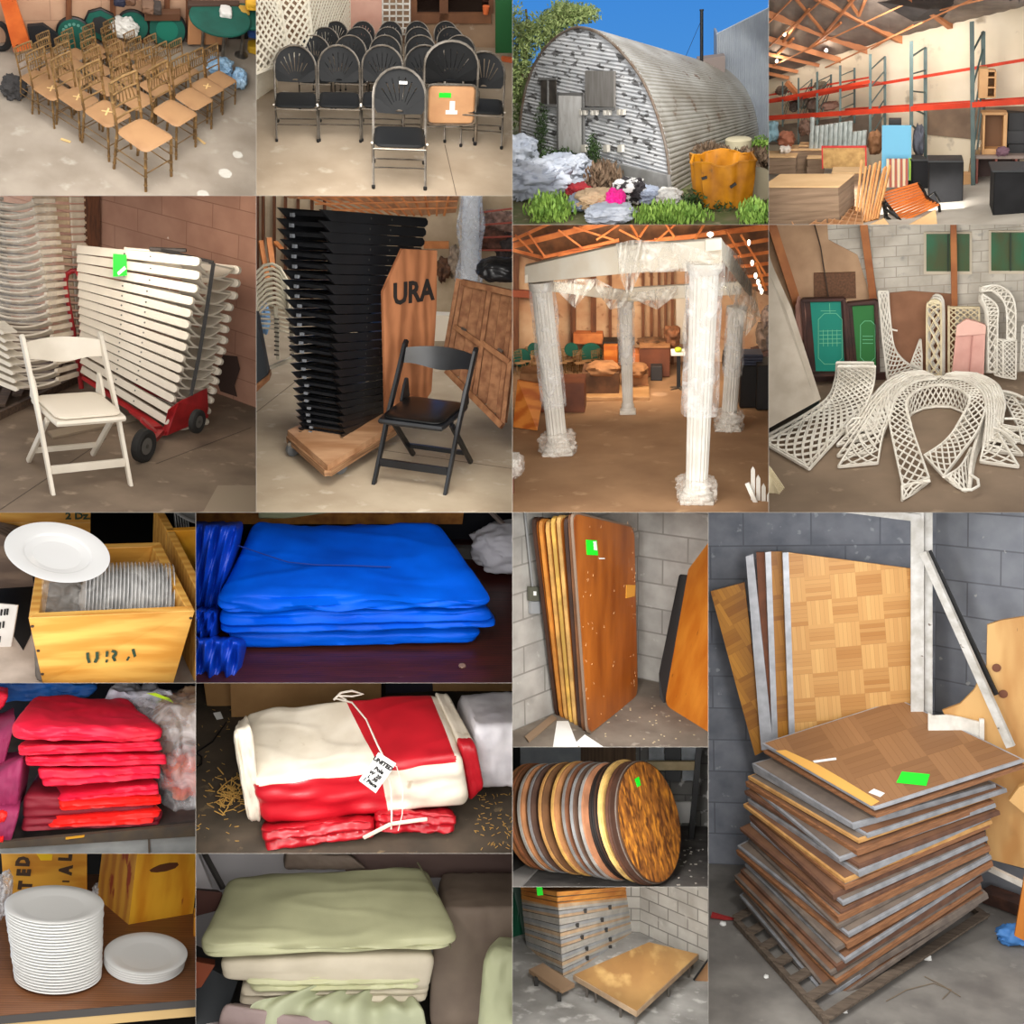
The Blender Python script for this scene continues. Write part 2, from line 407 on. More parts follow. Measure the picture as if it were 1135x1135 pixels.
def heap(F, name, m, c4, y, hgt, dep, label, cat, seed=0, amp=0.25, fr=2.2, n=22, group=None, kind=None, r=0.8, par=None):
    "crumpled pile: c4 = pixel box x0,y0,x1,y1 at local depth y"
    x0, y0, x1, y1 = c4; a, b = F.at(x0, y1, y), F.at(x1, y1, y); t = F.at((x0+x1)/2, y0, y); mid = (a+b)/2
    w, h = (b-a).length/2, (t.z-a.z)
    h = abs(h)/2 if hgt is None else hgt/2
    cz = t.z-h
    def fn(q):
        d = q.normalized() if q.length else q
        k = 1+amp*nz(d, fr, seed)+amp*0.5*nz(d, fr*2.7, seed+5)+amp*0.25*nz(d, fr*6, seed+9)-amp*0.2*abs(nz(d, fr*4, seed+3))
        return V((mid.x+q.x*w*k, mid.y+dep/2+q.y*dep/2*k, cz+q.z*h*k))
    return MB().rbox(n, r, fn).obj(name, m, parent=par, mw=None if par else F.M, label=label, cat=cat, group=group, kind=kind, smooth=60)
def tag_card(F, x0, y0, x1, y1, y, m, name='price_tag', label=None, cat=None, th=0.006, par=None, group=None):
    p = [F.at(x0, y1, y), F.at(x1, y1, y), F.at(x1, y0, y), F.at(x0, y0, y)]
    return MB().prism(p, (0, th, 0)).obj(name, m, parent=par, mw=None if par else F.M, label=label, cat=cat, smooth=0, group=group)
def text_mesh(txt, size, ext=0.004, bold=0.0):
    cu = bpy.data.curves.new('text', 'FONT'); cu.body = txt; cu.size = size; cu.extrude = ext; cu.align_x = 'CENTER'; cu.align_y = 'CENTER'; cu.resolution_u = 2; cu.offset = size*bold
    o = bpy.data.objects.new('text', cu); COL.objects.link(o)
    bpy.context.view_layer.update()
    me = bpy.data.meshes.new_from_object(o.evaluated_get(bpy.context.evaluated_depsgraph_get()))
    bpy.data.objects.remove(o); bpy.data.curves.remove(cu)
    return me
def writing(txt, size, m, mw, name='lettering', parent=None, label=None, cat=None, ext=0.004, bold=0.03):
    me = text_mesh(txt, size, ext, bold); me.materials.clear(); me.materials.append(m)
    o = bpy.data.objects.new(name, me); COL.objects.link(o); o.matrix_basis = mw
    if parent is not None: o.parent = parent
    else: PAN.roots.append(o)
    return tag(o, label, cat)
GREEN = mat('neon green sticker', (20, 235, 40), 0.6)
WHITE = mat('white paint', (232, 228, 220), 0.5, (205, 200, 190), scale=6)
PAPER = mat('white paper', (235, 235, 232), 0.8)
BLACK = mat('black paint', (14, 14, 15), 0.5)

# ================================================================== gold ballroom chairs
P = Panel('gold chairs', 0, 0, 284, 217, 3.996)
F = Frame(P, 567, 860, 0.7, 40)
CONC = mat('pale concrete', (176, 164, 150), 0.85, (146, 134, 120), scale=1.3, bump=0.1, bscale=30, col3=(190, 182, 170), sp3=(0.6, 0.75))
TANBLK = mat('tan painted block', (205, 165, 135), 0.9, (188, 146, 118), kind='block', scale=2, bw=0.62, bh=0.3, msz=0.006, mortar=(170, 130, 105), col3=(235, 228, 218), sp3=(0.70, 0.72))
WPOST = mat('brown timber', (120, 72, 42), 0.75, (86, 50, 30), scale=3, st=(8, 8, 1))
floor(F, CONC, F.fl(0, 178).y+2)
A, B = F.fl(0, 190), F.fl(1135, 165)
wall(F, A, B, 3, TANBLK, ext=(1, 1.5)); F.wset(A, B)
yw = A.y
for x in (305, 500, 640, 740, 835):
    MB().beam(F.wa(x, 185, .05), F.wa(x, -30, .05), .07).obj('trim_1' if x == 305 else 'trim_2', WPOST, mw=F.M, kind='structure')
GOLD = mat('gold paint', (160, 126, 80), 0.35, (112, 86, 52), scale=9, metal=0.45)
SEATG = mat('gold seat', (164, 124, 84), 0.6, (148, 108, 72), scale=3)
def bamboo(mb, a, b, r, rings=4, n=6):
    r *= 1.25
    a, b = V(a), V(b); pts = [a]; rr = [r]
    for i in range(rings):
        t = (i+0.7)/(rings+0.4)
        for dt, k in ((-0.02, 1), (0, 1.45), (0.02, 1)): pts.append(a.lerp(b, t+dt)); rr.append(r*k)
    pts.append(b); rr.append(r); return mb.tube(pts, rr, n)
def make_chiavari(label, group):
    t = thing('ballroom_chair', label, 'chair', Matrix(), group)
    W, Dp, Hs, Ht = 0.20, 0.20, 0.45, 0.92
    def fn(q):
        k = 1-0.10*(q.y+1)/2
        return V((q.x*0.215*k, q.y*0.215, Hs+q.z*0.016+0.006*(1-q.x*q.x)))
    MB().rbox((8, 8, 2), 0.35, fn, (1, 1, 0.36)).obj('seat', SEATG, t)
    for sx in (-1, 1):
        bamboo(MB(), (sx*W*0.95, -Dp, 0), (sx*W*0.92, -Dp*0.92, Hs-.01), 0.0125).obj('leg', GOLD, t)
        bamboo(MB(), (sx*W*0.86, Dp+0.05, 0), (sx*W*0.86, Dp, Hs), 0.0125).obj('leg', GOLD, t)
    b = MB()
    for sx in (-1, 1): bamboo(b, (sx*W*0.86, Dp, Hs), (sx*W*0.9, Dp+0.09, Ht), 0.0125)
    def by(z): return Dp+0.09*(z-Hs)/(Ht-Hs)
    for z in (Ht-0.005, 0.80, 0.68, 0.57): b.tube([(-W*0.89, by(z), z), (0, by(z)+0.012, z), (W*0.89, by(z), z)], 0.011 if z < .9 else 0.015, 5)
    b.obj('backrest', GOLD, t)
    s = MB()
    for i in range(6):
        x = -W*0.66+i*W*1.32/5
        s.tube([(x, by(0.80)+.01, 0.80), (x, by(0.92)+.01, 0.915)], 0.008, 5)
        s.tube([(x, by(0.68)+.01, 0.68), (x*0.75, by(0.8)+.01, 0.80)], 0.0075, 5)
    s.obj('spindle', GOLD, t)
    for (a, bb) in (((-1, -1), (1, -1)), ((-1, 1), (1, 1)), ((-1, -1), (-1, 1)), ((1, -1), (1, 1))):
        m = MB()
        for z in ((0.15, 0.26) if a[0] == bb[0] else (0.2,)):
            m.tube([(a[0]*W*0.9, a[1]*Dp*0.97+(0.03 if a[1] > 0 else 0), z), (bb[0]*W*0.9, bb[1]*Dp*0.97+(0.03 if bb[1] > 0 else 0), z)], 0.007, 5)
        m.obj('stretcher', GOLD, t)
    return t
proto = None
SP = [[(640, 598), (773, 500), (857, 437), (917, 388), (980, 353)],
      [(475, 503), (598, 437), (690, 385), (760, 340), (820, 312)],
      [(345, 437), (470, 382), (560, 340), (640, 302), (705, 278)],
      [(228, 398), (330, 350), (440, 310), (530, 272), (610, 250)],
      [(165, 352), (240, 318), (320, 285), (420, 248), (510, 222)],
      [(150, 300), (235, 262), (340, 240), (430, 218), (520, 196)]]
nth = ['first', 'second', 'third', 'fourth', 'fifth', 'sixth']
for j in range(5, -1, -1):
    for i in range(4, -1, -1):
        if (j, i) in ((5, 0),): continue
        x, y = SP[j][i]; sc = 1.13-(598-y)*0.00178; sc = max(0.5, sc)
        loc = F.fl(x, y, 0.495*sc); loc.z = 0
        mw = F.mw(loc, 48+random.uniform(-2, 2), sc) @ Matrix.Diagonal((1, 1, 1.1, 1))
        if j == 0: lb = ['gold ballroom chair nearest the camera at the corner of the block', 'gold ballroom chair second along the right edge of the block', 'gold ballroom chair third along the right edge of the block', 'gold ballroom chair fourth along the right edge of the block', 'gold ballroom chair at the far right corner by the blue bag'][i]
        elif i == 0: lb = ['', 'gold ballroom chair with tape cross on seat, left of the nearest one', 'gold ballroom chair with tape cross, third along the left edge', 'gold ballroom chair fourth along the left edge of the block', 'gold ballroom chair last on the left edge, by the dark cloth'][j]
        else: lb = 'gold ballroom chair inside the block, %s row from the right edge, %s from front' % (nth[j], nth[i])
        if proto is None: proto = make_chiavari(lb, 'gold ballroom chairs in a block'); proto.matrix_basis = mw; t = proto
        else: t = dup(proto, mw, lb)
        if (j, i) in ((1, 0), (2, 0), (3, 0), (0, 3)):
            m = MB(); m.box((0, 0, 0.475), (0.15, 0.022, 0.003), Matrix.Rotation(0.5, 3, 'Z')); m.box((0, 0, 0.478), (0.13, 0.02, 0.003), Matrix.Rotation(-0.9, 3, 'Z'))
            m.obj('tape_cross', mat('masking tape', (225, 190, 130), 0.7), t)
# green poker table tops leaning on the wall
TEAL = mat('teal felt', (12, 92, 78), 0.8, (10, 75, 62), scale=3); DGREY = mat('dark felt', (38, 38, 38), 0.8)
def disc_top(x, y, r, m, label, holes=False, n=28, cut=None, inner=None, dy=0.1):
    ce = F.wa(x, y, dy)
    t = thing('round_tabletop', label, 'table top', F.M @ Matrix.Translation(ce) @ Matrix.Rotation(R(90-10), 4, 'X'), 'folding table tops against the wall')
    rr = r/3.996/100*(D+2.5)/D
    MB().lathe([(rr*0.93, -0.03), (rr, -0.02), (rr, 0.02), (rr*0.93, 0.03)], n).obj('rail', BLACK, t)
    MB().lathe([(rr*0.9, 0.025), (rr*0.9, 0.035)], n).obj('felt', m, t)
    if inner: MB().lathe([(rr*0.55, 0.035), (rr*0.55, 0.045)], n).obj('centre_panel', inner, t)
    if holes:
        for k in range(7):
            a = R(25+k*22); MB().lathe([(rr*0.09, 0.036), (rr*0.09, 0.04)], 10, Matrix.Translation((rr*0.62*math.cos(a), rr*0.62*math.sin(a), 0))).obj('cup_hole', mat('grey rim', (95, 150, 135), 0.5), t)
disc_top(330, 150, 74, TEAL, 'teal table top with a ring of cup holes, leftmost round top', True)
disc_top(447, 108, 72, TEAL, 'eight-sided table top with dark grey middle', n=8, inner=DGREY)
disc_top(590, 112, 68, TEAL, 'plain teal round table top third from left')
disc_top(740, 128, 84, TEAL, 'largest teal round table top, with notch, nearest the bar table', dy=0.16, inner=mat('teal light', (14, 112, 92), 0.8))
m = MB(); ps = [F.wa(*q, .2) for q in ((120, 118), (190, 112), (258, 160), (250, 215), (140, 215))]
m.prism(ps, (0, 0.06, 0)).obj('black_board', mat('black panel', (28, 30, 34), 0.6), mw=F.M, label='black five-sided panel leaning on the wall beside orange board', cat='panel')
ps = [F.wa(*q, .3) for q in ((0, 0), (62, -20), (140, 215), (62, 235))]
KNOT = mat('knotty orange pine', (222, 112, 50), 0.5, (200, 90, 36), scale=5, col3=(90, 35, 15), sp3=(0.66, 0.68))
MB().prism(ps, (0, 0.05, 0)).obj('pine_board', KNOT, mw=F.M, label='orange knotty pine board leaning at the left wall', cat='board')
b = F.wa(-5, 160, .15); MB().tube([b+V((0.12*math.cos(a), 0, 0.18*math.sin(a))) for a in [k*PI/8 for k in range(16)]], 0.04, 6, True).obj('rubber_ring', BLACK, mw=F.M, label='dark tire at the left edge behind the pine board', cat='tire')
heap(F, 'cloth_pile', mat('white cloth', (215, 212, 205), 0.9), (488, 112, 610, 175), F.wa(550, 170, .3).y, None, 0.25, 'crumpled white cloth between the teal table tops', 'cloth', 3)
heap(F, 'cloth_pile', mat('charcoal cloth', (62, 60, 60), 0.9), (8, 395, 118, 452), F.fl(60, 450).y, None, 0.35, 'crumpled charcoal cloth on the concrete left of the chairs', 'cloth', 4, 0.35)
BLUEP = mat('blue plastic', (120, 160, 195), 0.35, (165, 195, 220), scale=8)
heap(F, 'plastic_bag', BLUEP, (925, 298, 1030, 350), F.fl(980, 372).y, None, 0.3, 'pale blue crumpled plastic bag behind the far right gold chair', 'bag', 6, 0.3)
heap(F, 'plastic_bag', BLUEP, (1030, 340, 1092, 405), F.fl(1060, 405).y, None, 0.25, 'pale blue plastic bag end lying right of the gold chairs', 'bag', 8, 0.3)
for (x0, y0, x1, y1), l in (((270, 618, 312, 632), 'small strip of pale tape on the concrete left of the chairs'), ((872, 612, 908, 640), 'small crumpled strip of tape on the concrete right of the chairs')):
    a, b = F.fl(x0, y0), F.fl(x1, y1); MB().beam(a+V((0, 0, .01)), b+V((0, 0, .01)), 0.03, 0.01).obj('tape_strip', mat('masking tape', (225, 190, 130), 0.7), mw=F.M, label=l, cat='tape')
# bar tables on the right
CHR = mat('worn chrome', (165, 160, 152), 0.3, (120, 115, 108), scale=8, metal=0.8)
def bar_table(x, ytop, rx, bases, label):
    s = F.fl(*bases[0]); sc = rx/3.996/100*(D+s.y)/D
    t = thing('bar_table', label, 'table', F.mw(s), 'bar tables by the back wall')
    z = (F.at(x, ytop, s.y).z); dx = F.at(x, ytop, s.y).x-s.x
    MB().lathe([(sc*.97, z-.03), (sc, z-.02), (sc, z), (sc*.97, z+.01)], 26, Matrix.Translation((dx, 0, 0))).obj('table_top', TEAL, t)
    for q in bases:
        g = F.fl(*q)-s
        MB().tube([g, g+V((0, 0, z))], 0.022, 8).obj('pole', CHR, t)
        MB().lathe([(0.09, 0), (0.09, .01), (0.02, .03)], 18, Matrix.Translation(g)).obj('base', CHR, t)
bar_table(975, 80, 128, [(985, 270), (895, 235), (955, 215)], 'teal topped bar table on chrome poles right of the table tops')
bar_table(1100, 72, 90, [(1068, 245)], 'second bar table at the right edge of the gold chair picture')
m = MB(); a = F.fl(700, 175)
ys = a.y-0.05
OBJS = [((830, 22, 1060, 46), (70, 48, 36), 'long dark shelf of scrap timber'), ((640, 60, 800, 95), (96, 62, 40), 'brown workbench top behind the teal tops'), ((830, 85, 1000, 200), (196, 140, 96), 'tan plywood sheet under the bar table'), ((1010, 95, 1100, 175), (26, 26, 28), 'black chest under the bar table')]
for q, col, l in OBJS:
    p = [F.wa(q[0], q[3], .25), F.wa(q[2], q[3], .25)]; h = F.wa(q[0], q[1], .25).z-p[0].z
    MB().hexa([p[0], p[1], p[1]+V((0, .12, 0)), p[0]+V((0, .12, 0))]+[v+V((0, 0, h)) for v in (p[0], p[1], p[1]+V((0, .12, 0)), p[0]+V((0, .12, 0)))]).obj('storage_shelf' if 'shelf' in l else 'workbench' if 'bench' in l else 'plywood_sheet' if 'ply' in l else 'storage_chest', mat(l, col, 0.7), mw=F.M, label=l, cat=l.split()[2] if 'sheet' in l else 'storage', bevel=0.01)
for k, (x, y, col) in enumerate(((655, 45, (120, 90, 70)), (690, 50, (60, 50, 45)), (1000, 72, (220, 215, 210)), (1080, 70, (190, 150, 60)), (530, 15, (25, 28, 50)), (575, 12, (90, 60, 40)), (1115, 30, (225, 170, 40)), (1125, 155, (50, 90, 160)), (1125, 225, (215, 170, 40)))):
    heap(F, 'storage_bundle', mat('bundle%d' % k, col, 0.7), (x-26, y-14, x+26, y+16), F.wa(x, y, .4).y if x != 1000 else F.fl(985, 270).y, None, 0.2, ['small brown bundle on the bench left end', 'small dark bundle on the bench', 'pile of white papers on the teal bar table', 'yellow boxed item on the second bar table', 'dark blue bundle on the shelf above the teal tops', 'brown bundle on the shelf above the teal tops', 'yellow bundle at the top right of the gold chair picture', 'blue bucket at the right wall', 'yellow stand at the right edge on the concrete'][k], 'bundle', 20+k, 0.15, n=8, r=0.4)
clip_panel(P)
# patches of sunlight on the floor
for x, y, r in ((1070, 517, 20), (1053, 685, 22), (998, 768, 28), (900, 862, 26)):
    g = F.M @ F.fl(x, y); up = F.M.to_3x3() @ V((0.1, -0.5, 1)).normalized()
    spot(g+up*1.1, g, math.degrees(2*math.atan(r/3.996/100*1.15/1.1)), 90, (0.75, 0.9, 1.0))

# ================================================================== black fan-back folding chairs
P = Panel('fan chairs', 284, 0, 568, 217, 3.996)
F = Frame(P, 567, 860, 0.7, 29)
CONCB = mat('warm concrete', (182, 164, 142), 0.85, (158, 140, 118), scale=1.2, bump=0.1, bscale=30, col3=(196, 184, 166), sp3=(0.6, 0.75))
yb = F.fl(900, 205).y
floor(F, CONCB, yb)
TANW = mat('tan wall', (178, 148, 120), 0.9, (150, 122, 98), scale=2, col3=(205, 188, 170), sp3=(0.62, 0.7))
wall(F, (-4, yb, 0), (4, yb, 0), 2.4, TANW, ext=(1, 2))
CHRB = mat('chrome tube', (176, 168, 158), 0.25, (130, 122, 112), scale=9, metal=0.85)
FABB = mat('black vinyl', (15, 16, 17), 0.6, (22, 23, 25), scale=4, spec=0.25)
RUB = mat('black rubber', (12, 12, 12), 0.7)
def back_y(z): return 0.17+0.14*(z-0.45)/0.5
def fan_chair(label, group, folded=False):
    t = thing('folding_chair', label, 'chair', Matrix(), group)
    W = 0.225
    # front legs run up into the arch
    def py(z): return (-0.20+0.50*z/0.95) if not folded else (-0.02+0.1*z)
    arch = []
    for k in range(13):
        a = PI-PI*k/12; arch.append((W*math.cos(a), py(0.74+0.22*math.sin(a)), 0.74+0.225*math.sin(a)))
    MB().tube([(-W, py(0), 0.0), (-W, py(0.4), .4), (-W, py(.74), .74)]+arch[1:-1]+[(W, py(.74), .74), (W, py(.4), .4), (W, py(0), 0)], 0.012, 6).obj('frame', CHRB, t)
    # back shell with ray-shaped slots
    m = MB(); W2 = W-0.012; base = V((0, 0.60))
    def inside(u, v):
        return True
    N, Mr = 46, 14
    def sh(u, v):       # u across angle, v from the slot hub outwards
        a = PI-u*PI
        rim = V((W2*math.cos(a), 0.735+0.215*math.sin(a)))
        hub = V((0.035*math.cos(a), 0.60+0.02*math.sin(a)))
        if u < 0.06 or u > 0.94: pass
        p = hub.lerp(rim, v)
        return p
    for i in range(N):
        for j in range(Mr):
            u = (i+.5)/N; v = (j+.5)/Mr
            slot = (i % 5 == 2) and 3 <= i <= 41 and 0.22 < v < 0.8
            if slot: continue
            q = [sh(i/N, j/Mr), sh((i+1)/N, j/Mr), sh((i+1)/N, (j+1)/Mr), sh(i/N, (j+1)/Mr)]
            f = [V((p.x, py(p.y)-0.006+0.04*(1-(p.x/W2)**2), p.y)) for p in q]; g = [p+V((0, 0.012, 0)) for p in f]
            o = len(m.v); m.v += [tuple(p) for p in f+g]
            m.f += [(o+3, o+2, o+1, o), (o+4, o+5, o+6, o+7), (o, o+1, o+5, o+4), (o+1, o+2, o+6, o+5), (o+2, o+3, o+7, o+6), (o+3, o, o+4, o+7)]
    low = [(-W2, 0.735), (-0.035, 0.60), (0.035, 0.60), (W2, 0.735), (W2, 0.64), (W2*.9, 0.60), (0.05, 0.585), (-0.05, 0.585), (-W2*.9, 0.60), (-W2, 0.64)]
    m.prism([V((x, py(z)+0.004+0.03*(1-(x/W2)**2), z)) for x, z in low], (0, 0.012, 0))
    m.obj('backrest', FABB, t, smooth=20)
    if not folded:
        MB().rbox((8, 8, 2), 0.3, lambda q: V((q.x*0.215, -0.03+q.y*0.205, 0.445+q.z*0.02-0.012*q.y)), (1, 1, 0.4)).obj('seat', FABB, t)
        o = [(-0.22, -0.235, .43), (0.22, -0.235, .43), (0.22, 0.17, .42), (-0.22, 0.17, .42)]
        MB().tube(o, 0.01, 6, True).obj('seat_frame', CHRB, t)
        for s in (-1, 1): MB().tube([(s*0.235, 0.27, 0), (s*0.235, 0.10, .30), (s*0.235, -0.14, .44)], 0.011, 6).obj('leg', CHRB, t)
        MB().tube([(-.235, .24, .06), (.235, .24, .06)], 0.008, 5).obj('stretcher', CHRB, t)
        fy = 0.27
    else:
        MB().rbox((8, 2, 8), 0.22, lambda q: V((q.x*0.195, -0.07+q.y*0.012, 0.43+q.z*0.185)), (1, 0.4, 1)).obj('seat', mat('pale hardboard', (205, 156, 112), 0.7, (190, 140, 98), scale=5), t, label='bare hardboard underside of the folded seat')
        o = []
        for a, (cx, cz) in zip((180, 270, 0, 90), ((-.16, .28), (.16, .28), (.16, .58), (-.16, .58))):
            for k in range(4):
                g = R(a+k*30); o.append((cx+.045*math.cos(g), -0.075, cz+.045*math.sin(g)))
        MB().tube(o, 0.011, 6, True).obj('seat_frame', CHRB, t)
        for s in (-1, 1): MB().tube([(s*0.24, 0.05, 0), (s*0.24, 0.05, .5)], 0.011, 6).obj('leg', CHRB, t)
        MB().box((-.06, -0.088, .53), (.10, .004, .045)).obj('green_sticker', GREEN, t)
        m = MB(); m.box((.005, -0.088, .43), (.045, .003, .09)); m.box((0, -0.088, .365), (.10, .003, .04)); m.obj('paper_label', PAPER, t)
        fy = 0.05
    MB().tube([(-W, py(.17), .17), (W, py(.17), .17)], 0.009, 5).obj('stretcher', CHRB, t)
    for s in (-1, 1):
        for yy in (py(0), fy): MB().lathe([(.015, -.002), (.017, .03), (.013, .035)], 8, Matrix.Translation((s*W, yy, 0))).obj('rubber_foot', RUB, t)
    return t
protob = fan_chair('black fan-back folding chair standing alone in front, white sticker on back', 'black fan-back folding chairs in rows')
def place(proto, xc, yf, wz, rz=0, label=None):
    sc = 1.0; loc = F.fl(xc, yf); sc = wz/3.996/100*(D+(F.M @ loc).y)/D/0.45; 
    loc = F.fl(xc, yf-0)+V((0, 0.20*sc, 0))
    mw = F.mw(loc, rz, sc) @ Matrix.Diagonal((1, 1, 0.9, 1))
    if proto is None: return mw
    return dup(proto, mw, label)
ROWS = [(628, 180, [180, 370, 560, 745, 1000], 'first row'), (485, 138, [262, 420, 572, 728, 895], 'second row'), (402, 118, [312, 455, 585, 718, 855], 'third row'), (338, 102, [358, 475, 595, 712, 835], 'fourth row')]
pos = ['leftmost', 'second from left', 'middle', 'second from right', 'rightmost']
for yf, wz, xs, nm in ROWS:
    for k, x in enumerate(xs):
        place(protob, x, yf if not (nm == 'first row' and k == 4) else 655, wz, [2, 1, 0, 0, -3][k], 'black fan-back folding chair, %s in the %s behind the single one' % (pos[k], nm))
protob.matrix_basis = place(None, 634, 838, 228)
MB().box((0.03, 0.235, 0.85), (.07, .003, .028)).obj('paper_label', PAPER, protob)
fc = fan_chair('folded black fan-back chair showing its hardboard seat underside with green sticker', 'black fan-back folding chairs in rows', True)
fc.matrix_basis = place(None, 858, 685, 232, rz=3)
for fobj in [o for o in fc.children if o.name.startswith('leg')]: pass
# lattice screens and things along the wall
LAT = mat('cream lattice paint', (222, 214, 196), 0.6)
def screen(q, y0, dy, label, st=0.115, w=0.028):
    a, b, cc, d = [F.at(x, y, y0+e) for (x, y), e in zip(q, dy)]
    Lu, Lv = (b-a).length, (d-a).length
    fn = lambda u, v: a.lerp(b, u/Lu).lerp(d.lerp(cc, u/Lu), v/Lv)
    return lattice(MB(), fn, Lu, Lv, st, w, 0.012, border=0.035, samp=0.3).obj('lattice_screen', LAT, mw=F.M, label=label, cat='lattice', group='cream lattice screens', smooth=0)
screen([(-20, 330), (150, 265), (95, -20), (-20, -30)], 0, [1.7, 2.2, 2.3, 1.8], 'tall cream lattice screen nearest the left edge')
screen([(140, 255), (250, 215), (225, -20), (80, -20)], 0, [2.25, 2.6, 2.6, 2.3], 'cream lattice screen second from the left edge')
screen([(250, 200), (415, 130), (415, -30), (215, -30)], 0, [2.9, yb-.1, yb-.1, 2.9], 'cream lattice screen touching the pink board', 0.09, 0.024)
A0, B0 = F.fl(-30, 455), F.fl(80, 360)
def sw(u, v):
    p = F.fl(-40, 470).lerp(F.fl(85, 375), u); q = F.at(-30, 300, p.y+.3).lerp(F.at(85, 255, 2.0), u)
    r = p.lerp(q, v); r.z = (max(0, v)**1.7)*q.z; return r
lattice(MB(), lambda u, v: sw(u/1.2, v/0.9), 1.2, 0.9, 0.11, 0.028, 0.012, border=0.03).obj('lattice_screen', LAT, mw=F.M, label='curved cream lattice piece sweeping onto the concrete at left', cat='lattice', group='cream lattice screens', smooth=0)
def board(x0, y0, x1, y1, y, name, m, label, cat, th=0.04, par=None):
    p = [F.at(x0, y1, y), F.at(x1, y1, y), F.at(x1, y0, y), F.at(x0, y0, y)]
    return MB().prism(p, (0, th, 0)).obj(name, m, mw=None if par else F.M, parent=par, label=label, cat=cat, smooth=0)
board(412, -20, 556, 205, yb-.12, 'insulation_board', mat('pink board', (214, 168, 150), 0.7, (202, 152, 134), scale=3), 'pink board standing against the wall behind the chairs', 'board')
m = MB()
for i in range(5):
    x = 560+i*30; m.beam(F.at(x, 150, yb-.15), F.at(x, -20, yb-.15), .02)
for i in range(7): y = -10+i*27; m.beam(F.at(558, y, yb-.15), F.at(683, y, yb-.15), .02)
m.obj('wire_grid', WHITE, mw=F.M, label='white wire grid panel beside the pink board', cat='grid panel', smooth=0)
WF = mat('window timber', (138, 92, 60), 0.7, (104, 66, 42), scale=3); DG = mat('dark glass', (30, 20, 16), 0.15)
t = thing('window_1', None, None, F.M); t['kind'] = 'structure'
def bar(x0, y0, x1, y1, nm='window_frame', mm=None, y=None, par=None):
    y = y or yb-.1
    p = [F.at(x0, y1, y), F.at(x1, y1, y), F.at(x1, y0, y), F.at(x0, y0, y)]
    return MB().prism(p, (0, .08, 0)).obj(nm, mm or WF, parent=par or t, smooth=0)
bar(690, -30, 1045, 60, 'glass', DG, yb-.04)
bar(685, 60, 1040, 105); bar(685, -30, 712, 60); bar(812, -30, 850, 100); bar(1030, -30, 1050, 60)
MB().lathe([(.035, 0), (.05, .11)], 16, Matrix.Translation(F.at(1016, 62, yb-.14))).obj('plastic_cup', mat('orange cup', (220, 110, 60), 0.5), mw=F.M, label='orange cup standing on the window ledge', cat='cup')
board(1060, -30, 1150, 235, yb-.7, 'green_board', mat('green panel', (28, 92, 46), 0.5), 'green panel standing at the right edge behind the chairs', 'panel', .06)
MB().beam(F.fl(1085, 268)+V((0, 0, .03)), F.fl(1150, 278)+V((0, 0, .03)), .06).obj('orange_offcut', mat('orange cup', (220, 110, 60)), mw=F.M, label='orange offcut on the concrete below the green panel', cat='offcut')
g = F.fl(835, 640); g2 = F.fl(890, 880)
MB().beam(g+V((0, 0, 0.001)), g2+V((0, 0, 0.001)), .01, .004).obj('floor_joint', mat('joint', (110, 96, 80), .9), mw=F.M, kind='structure')
clip_panel(P)

# ================================================================== old corrugated half-round hut under a blue sky
P = Panel('hut', 568, 0, 852, 249, 3.996)
F = Frame(P, 567, 940, 0.9, 14)
GRND = mat('dry grassy ground', (120, 112, 84), 0.95, (84, 96, 52), scale=3, col3=(150, 138, 112), sp3=(0.6, 0.7), bump=0.3)
MB().box((0, 5, -0.03), (24, 16, 0.06)).obj('floor', GRND, mw=F.M, kind='structure')
WORN = mat('flaking silver paint', (222, 224, 228), 0.6, (188, 192, 198), scale=2.4, st=(1, 1, 2.5), metal=0.15, col3=(104, 104, 106), sp3=(0.57, 0.60), con=(0.3, 0.7))
RIB = mat('weathered ribbed steel', (200, 198, 192), 0.45, (166, 160, 150), scale=2.2, metal=0.3, col3=(140, 120, 104), sp3=(0.62, 0.74))
hut = thing('quonset_hut', 'weathered half-round corrugated metal hut with white door and boarded window', 'building', F.M)
FL, FR = F.fl(35, 655), F.fl(705, 862)
e = (FR-FL).normalized(); nrm = V((-e.y, e.x, 0)); nrm = -nrm if nrm.y > 0 else nrm
def fp(x, y, off=0): return F.pl(x, y, FL+nrm*off, nrm)
AP = [(35, 655), (40, 520), (60, 400), (95, 300), (140, 220), (200, 160), (250, 130), (295, 118), (350, 128), (400, 152), (460, 200), (520, 265), (575, 340), (620, 430), (655, 530), (685, 640), (700, 750), (705, 862)]
def samp(pts, n):
    L = [0]
    for a, b in zip(pts, pts[1:]): L.append(L[-1]+(b-a).length)
    o = []
    for i in range(n+1):
        t = L[-1]*i/n; k = 0
        while k < len(L)-2 and L[k+1] < t: k += 1
        f = (t-L[k])/max(1e-9, L[k+1]-L[k]); o.append(pts[k].lerp(pts[k+1], f))
    return o
NS = 360
front = samp([fp(*q) for q in AP], NS)
sm = []
for i in range(NS+1):
    a = max(0, i-8); b = min(NS, i+8); r = min(i-a, b-i); q = V()
    for k in range(i-r, i+r+1): q += front[k]
    sm.append(q/(2*r+1))
front = sm
apx = max(range(NS+1), key=lambda i: front[i].z)
BR = F.fl(1098, 625); sB = 0.42
hd = (BR-FR)
back = [BR+(q-FR)*sB for q in front]
cy, cx = F.pix(back[apx])[1], 0
zs = (F.at(930, 305, back[apx].y).z)/back[apx].z
back = [V((q.x, q.y, q.z*zs)) for q in back]
cen = (FL+FR)/2; cenB = (back[0]+back[-1])/2
def rib(i, v):
    a = front[i].lerp(back[i], v); c0 = cen.lerp(cenB, v); d = (a-c0); k = 0.008 if i % 4 in (0, 1) else -0.008
    return a+d.normalized()*k*(1-0.5*v)
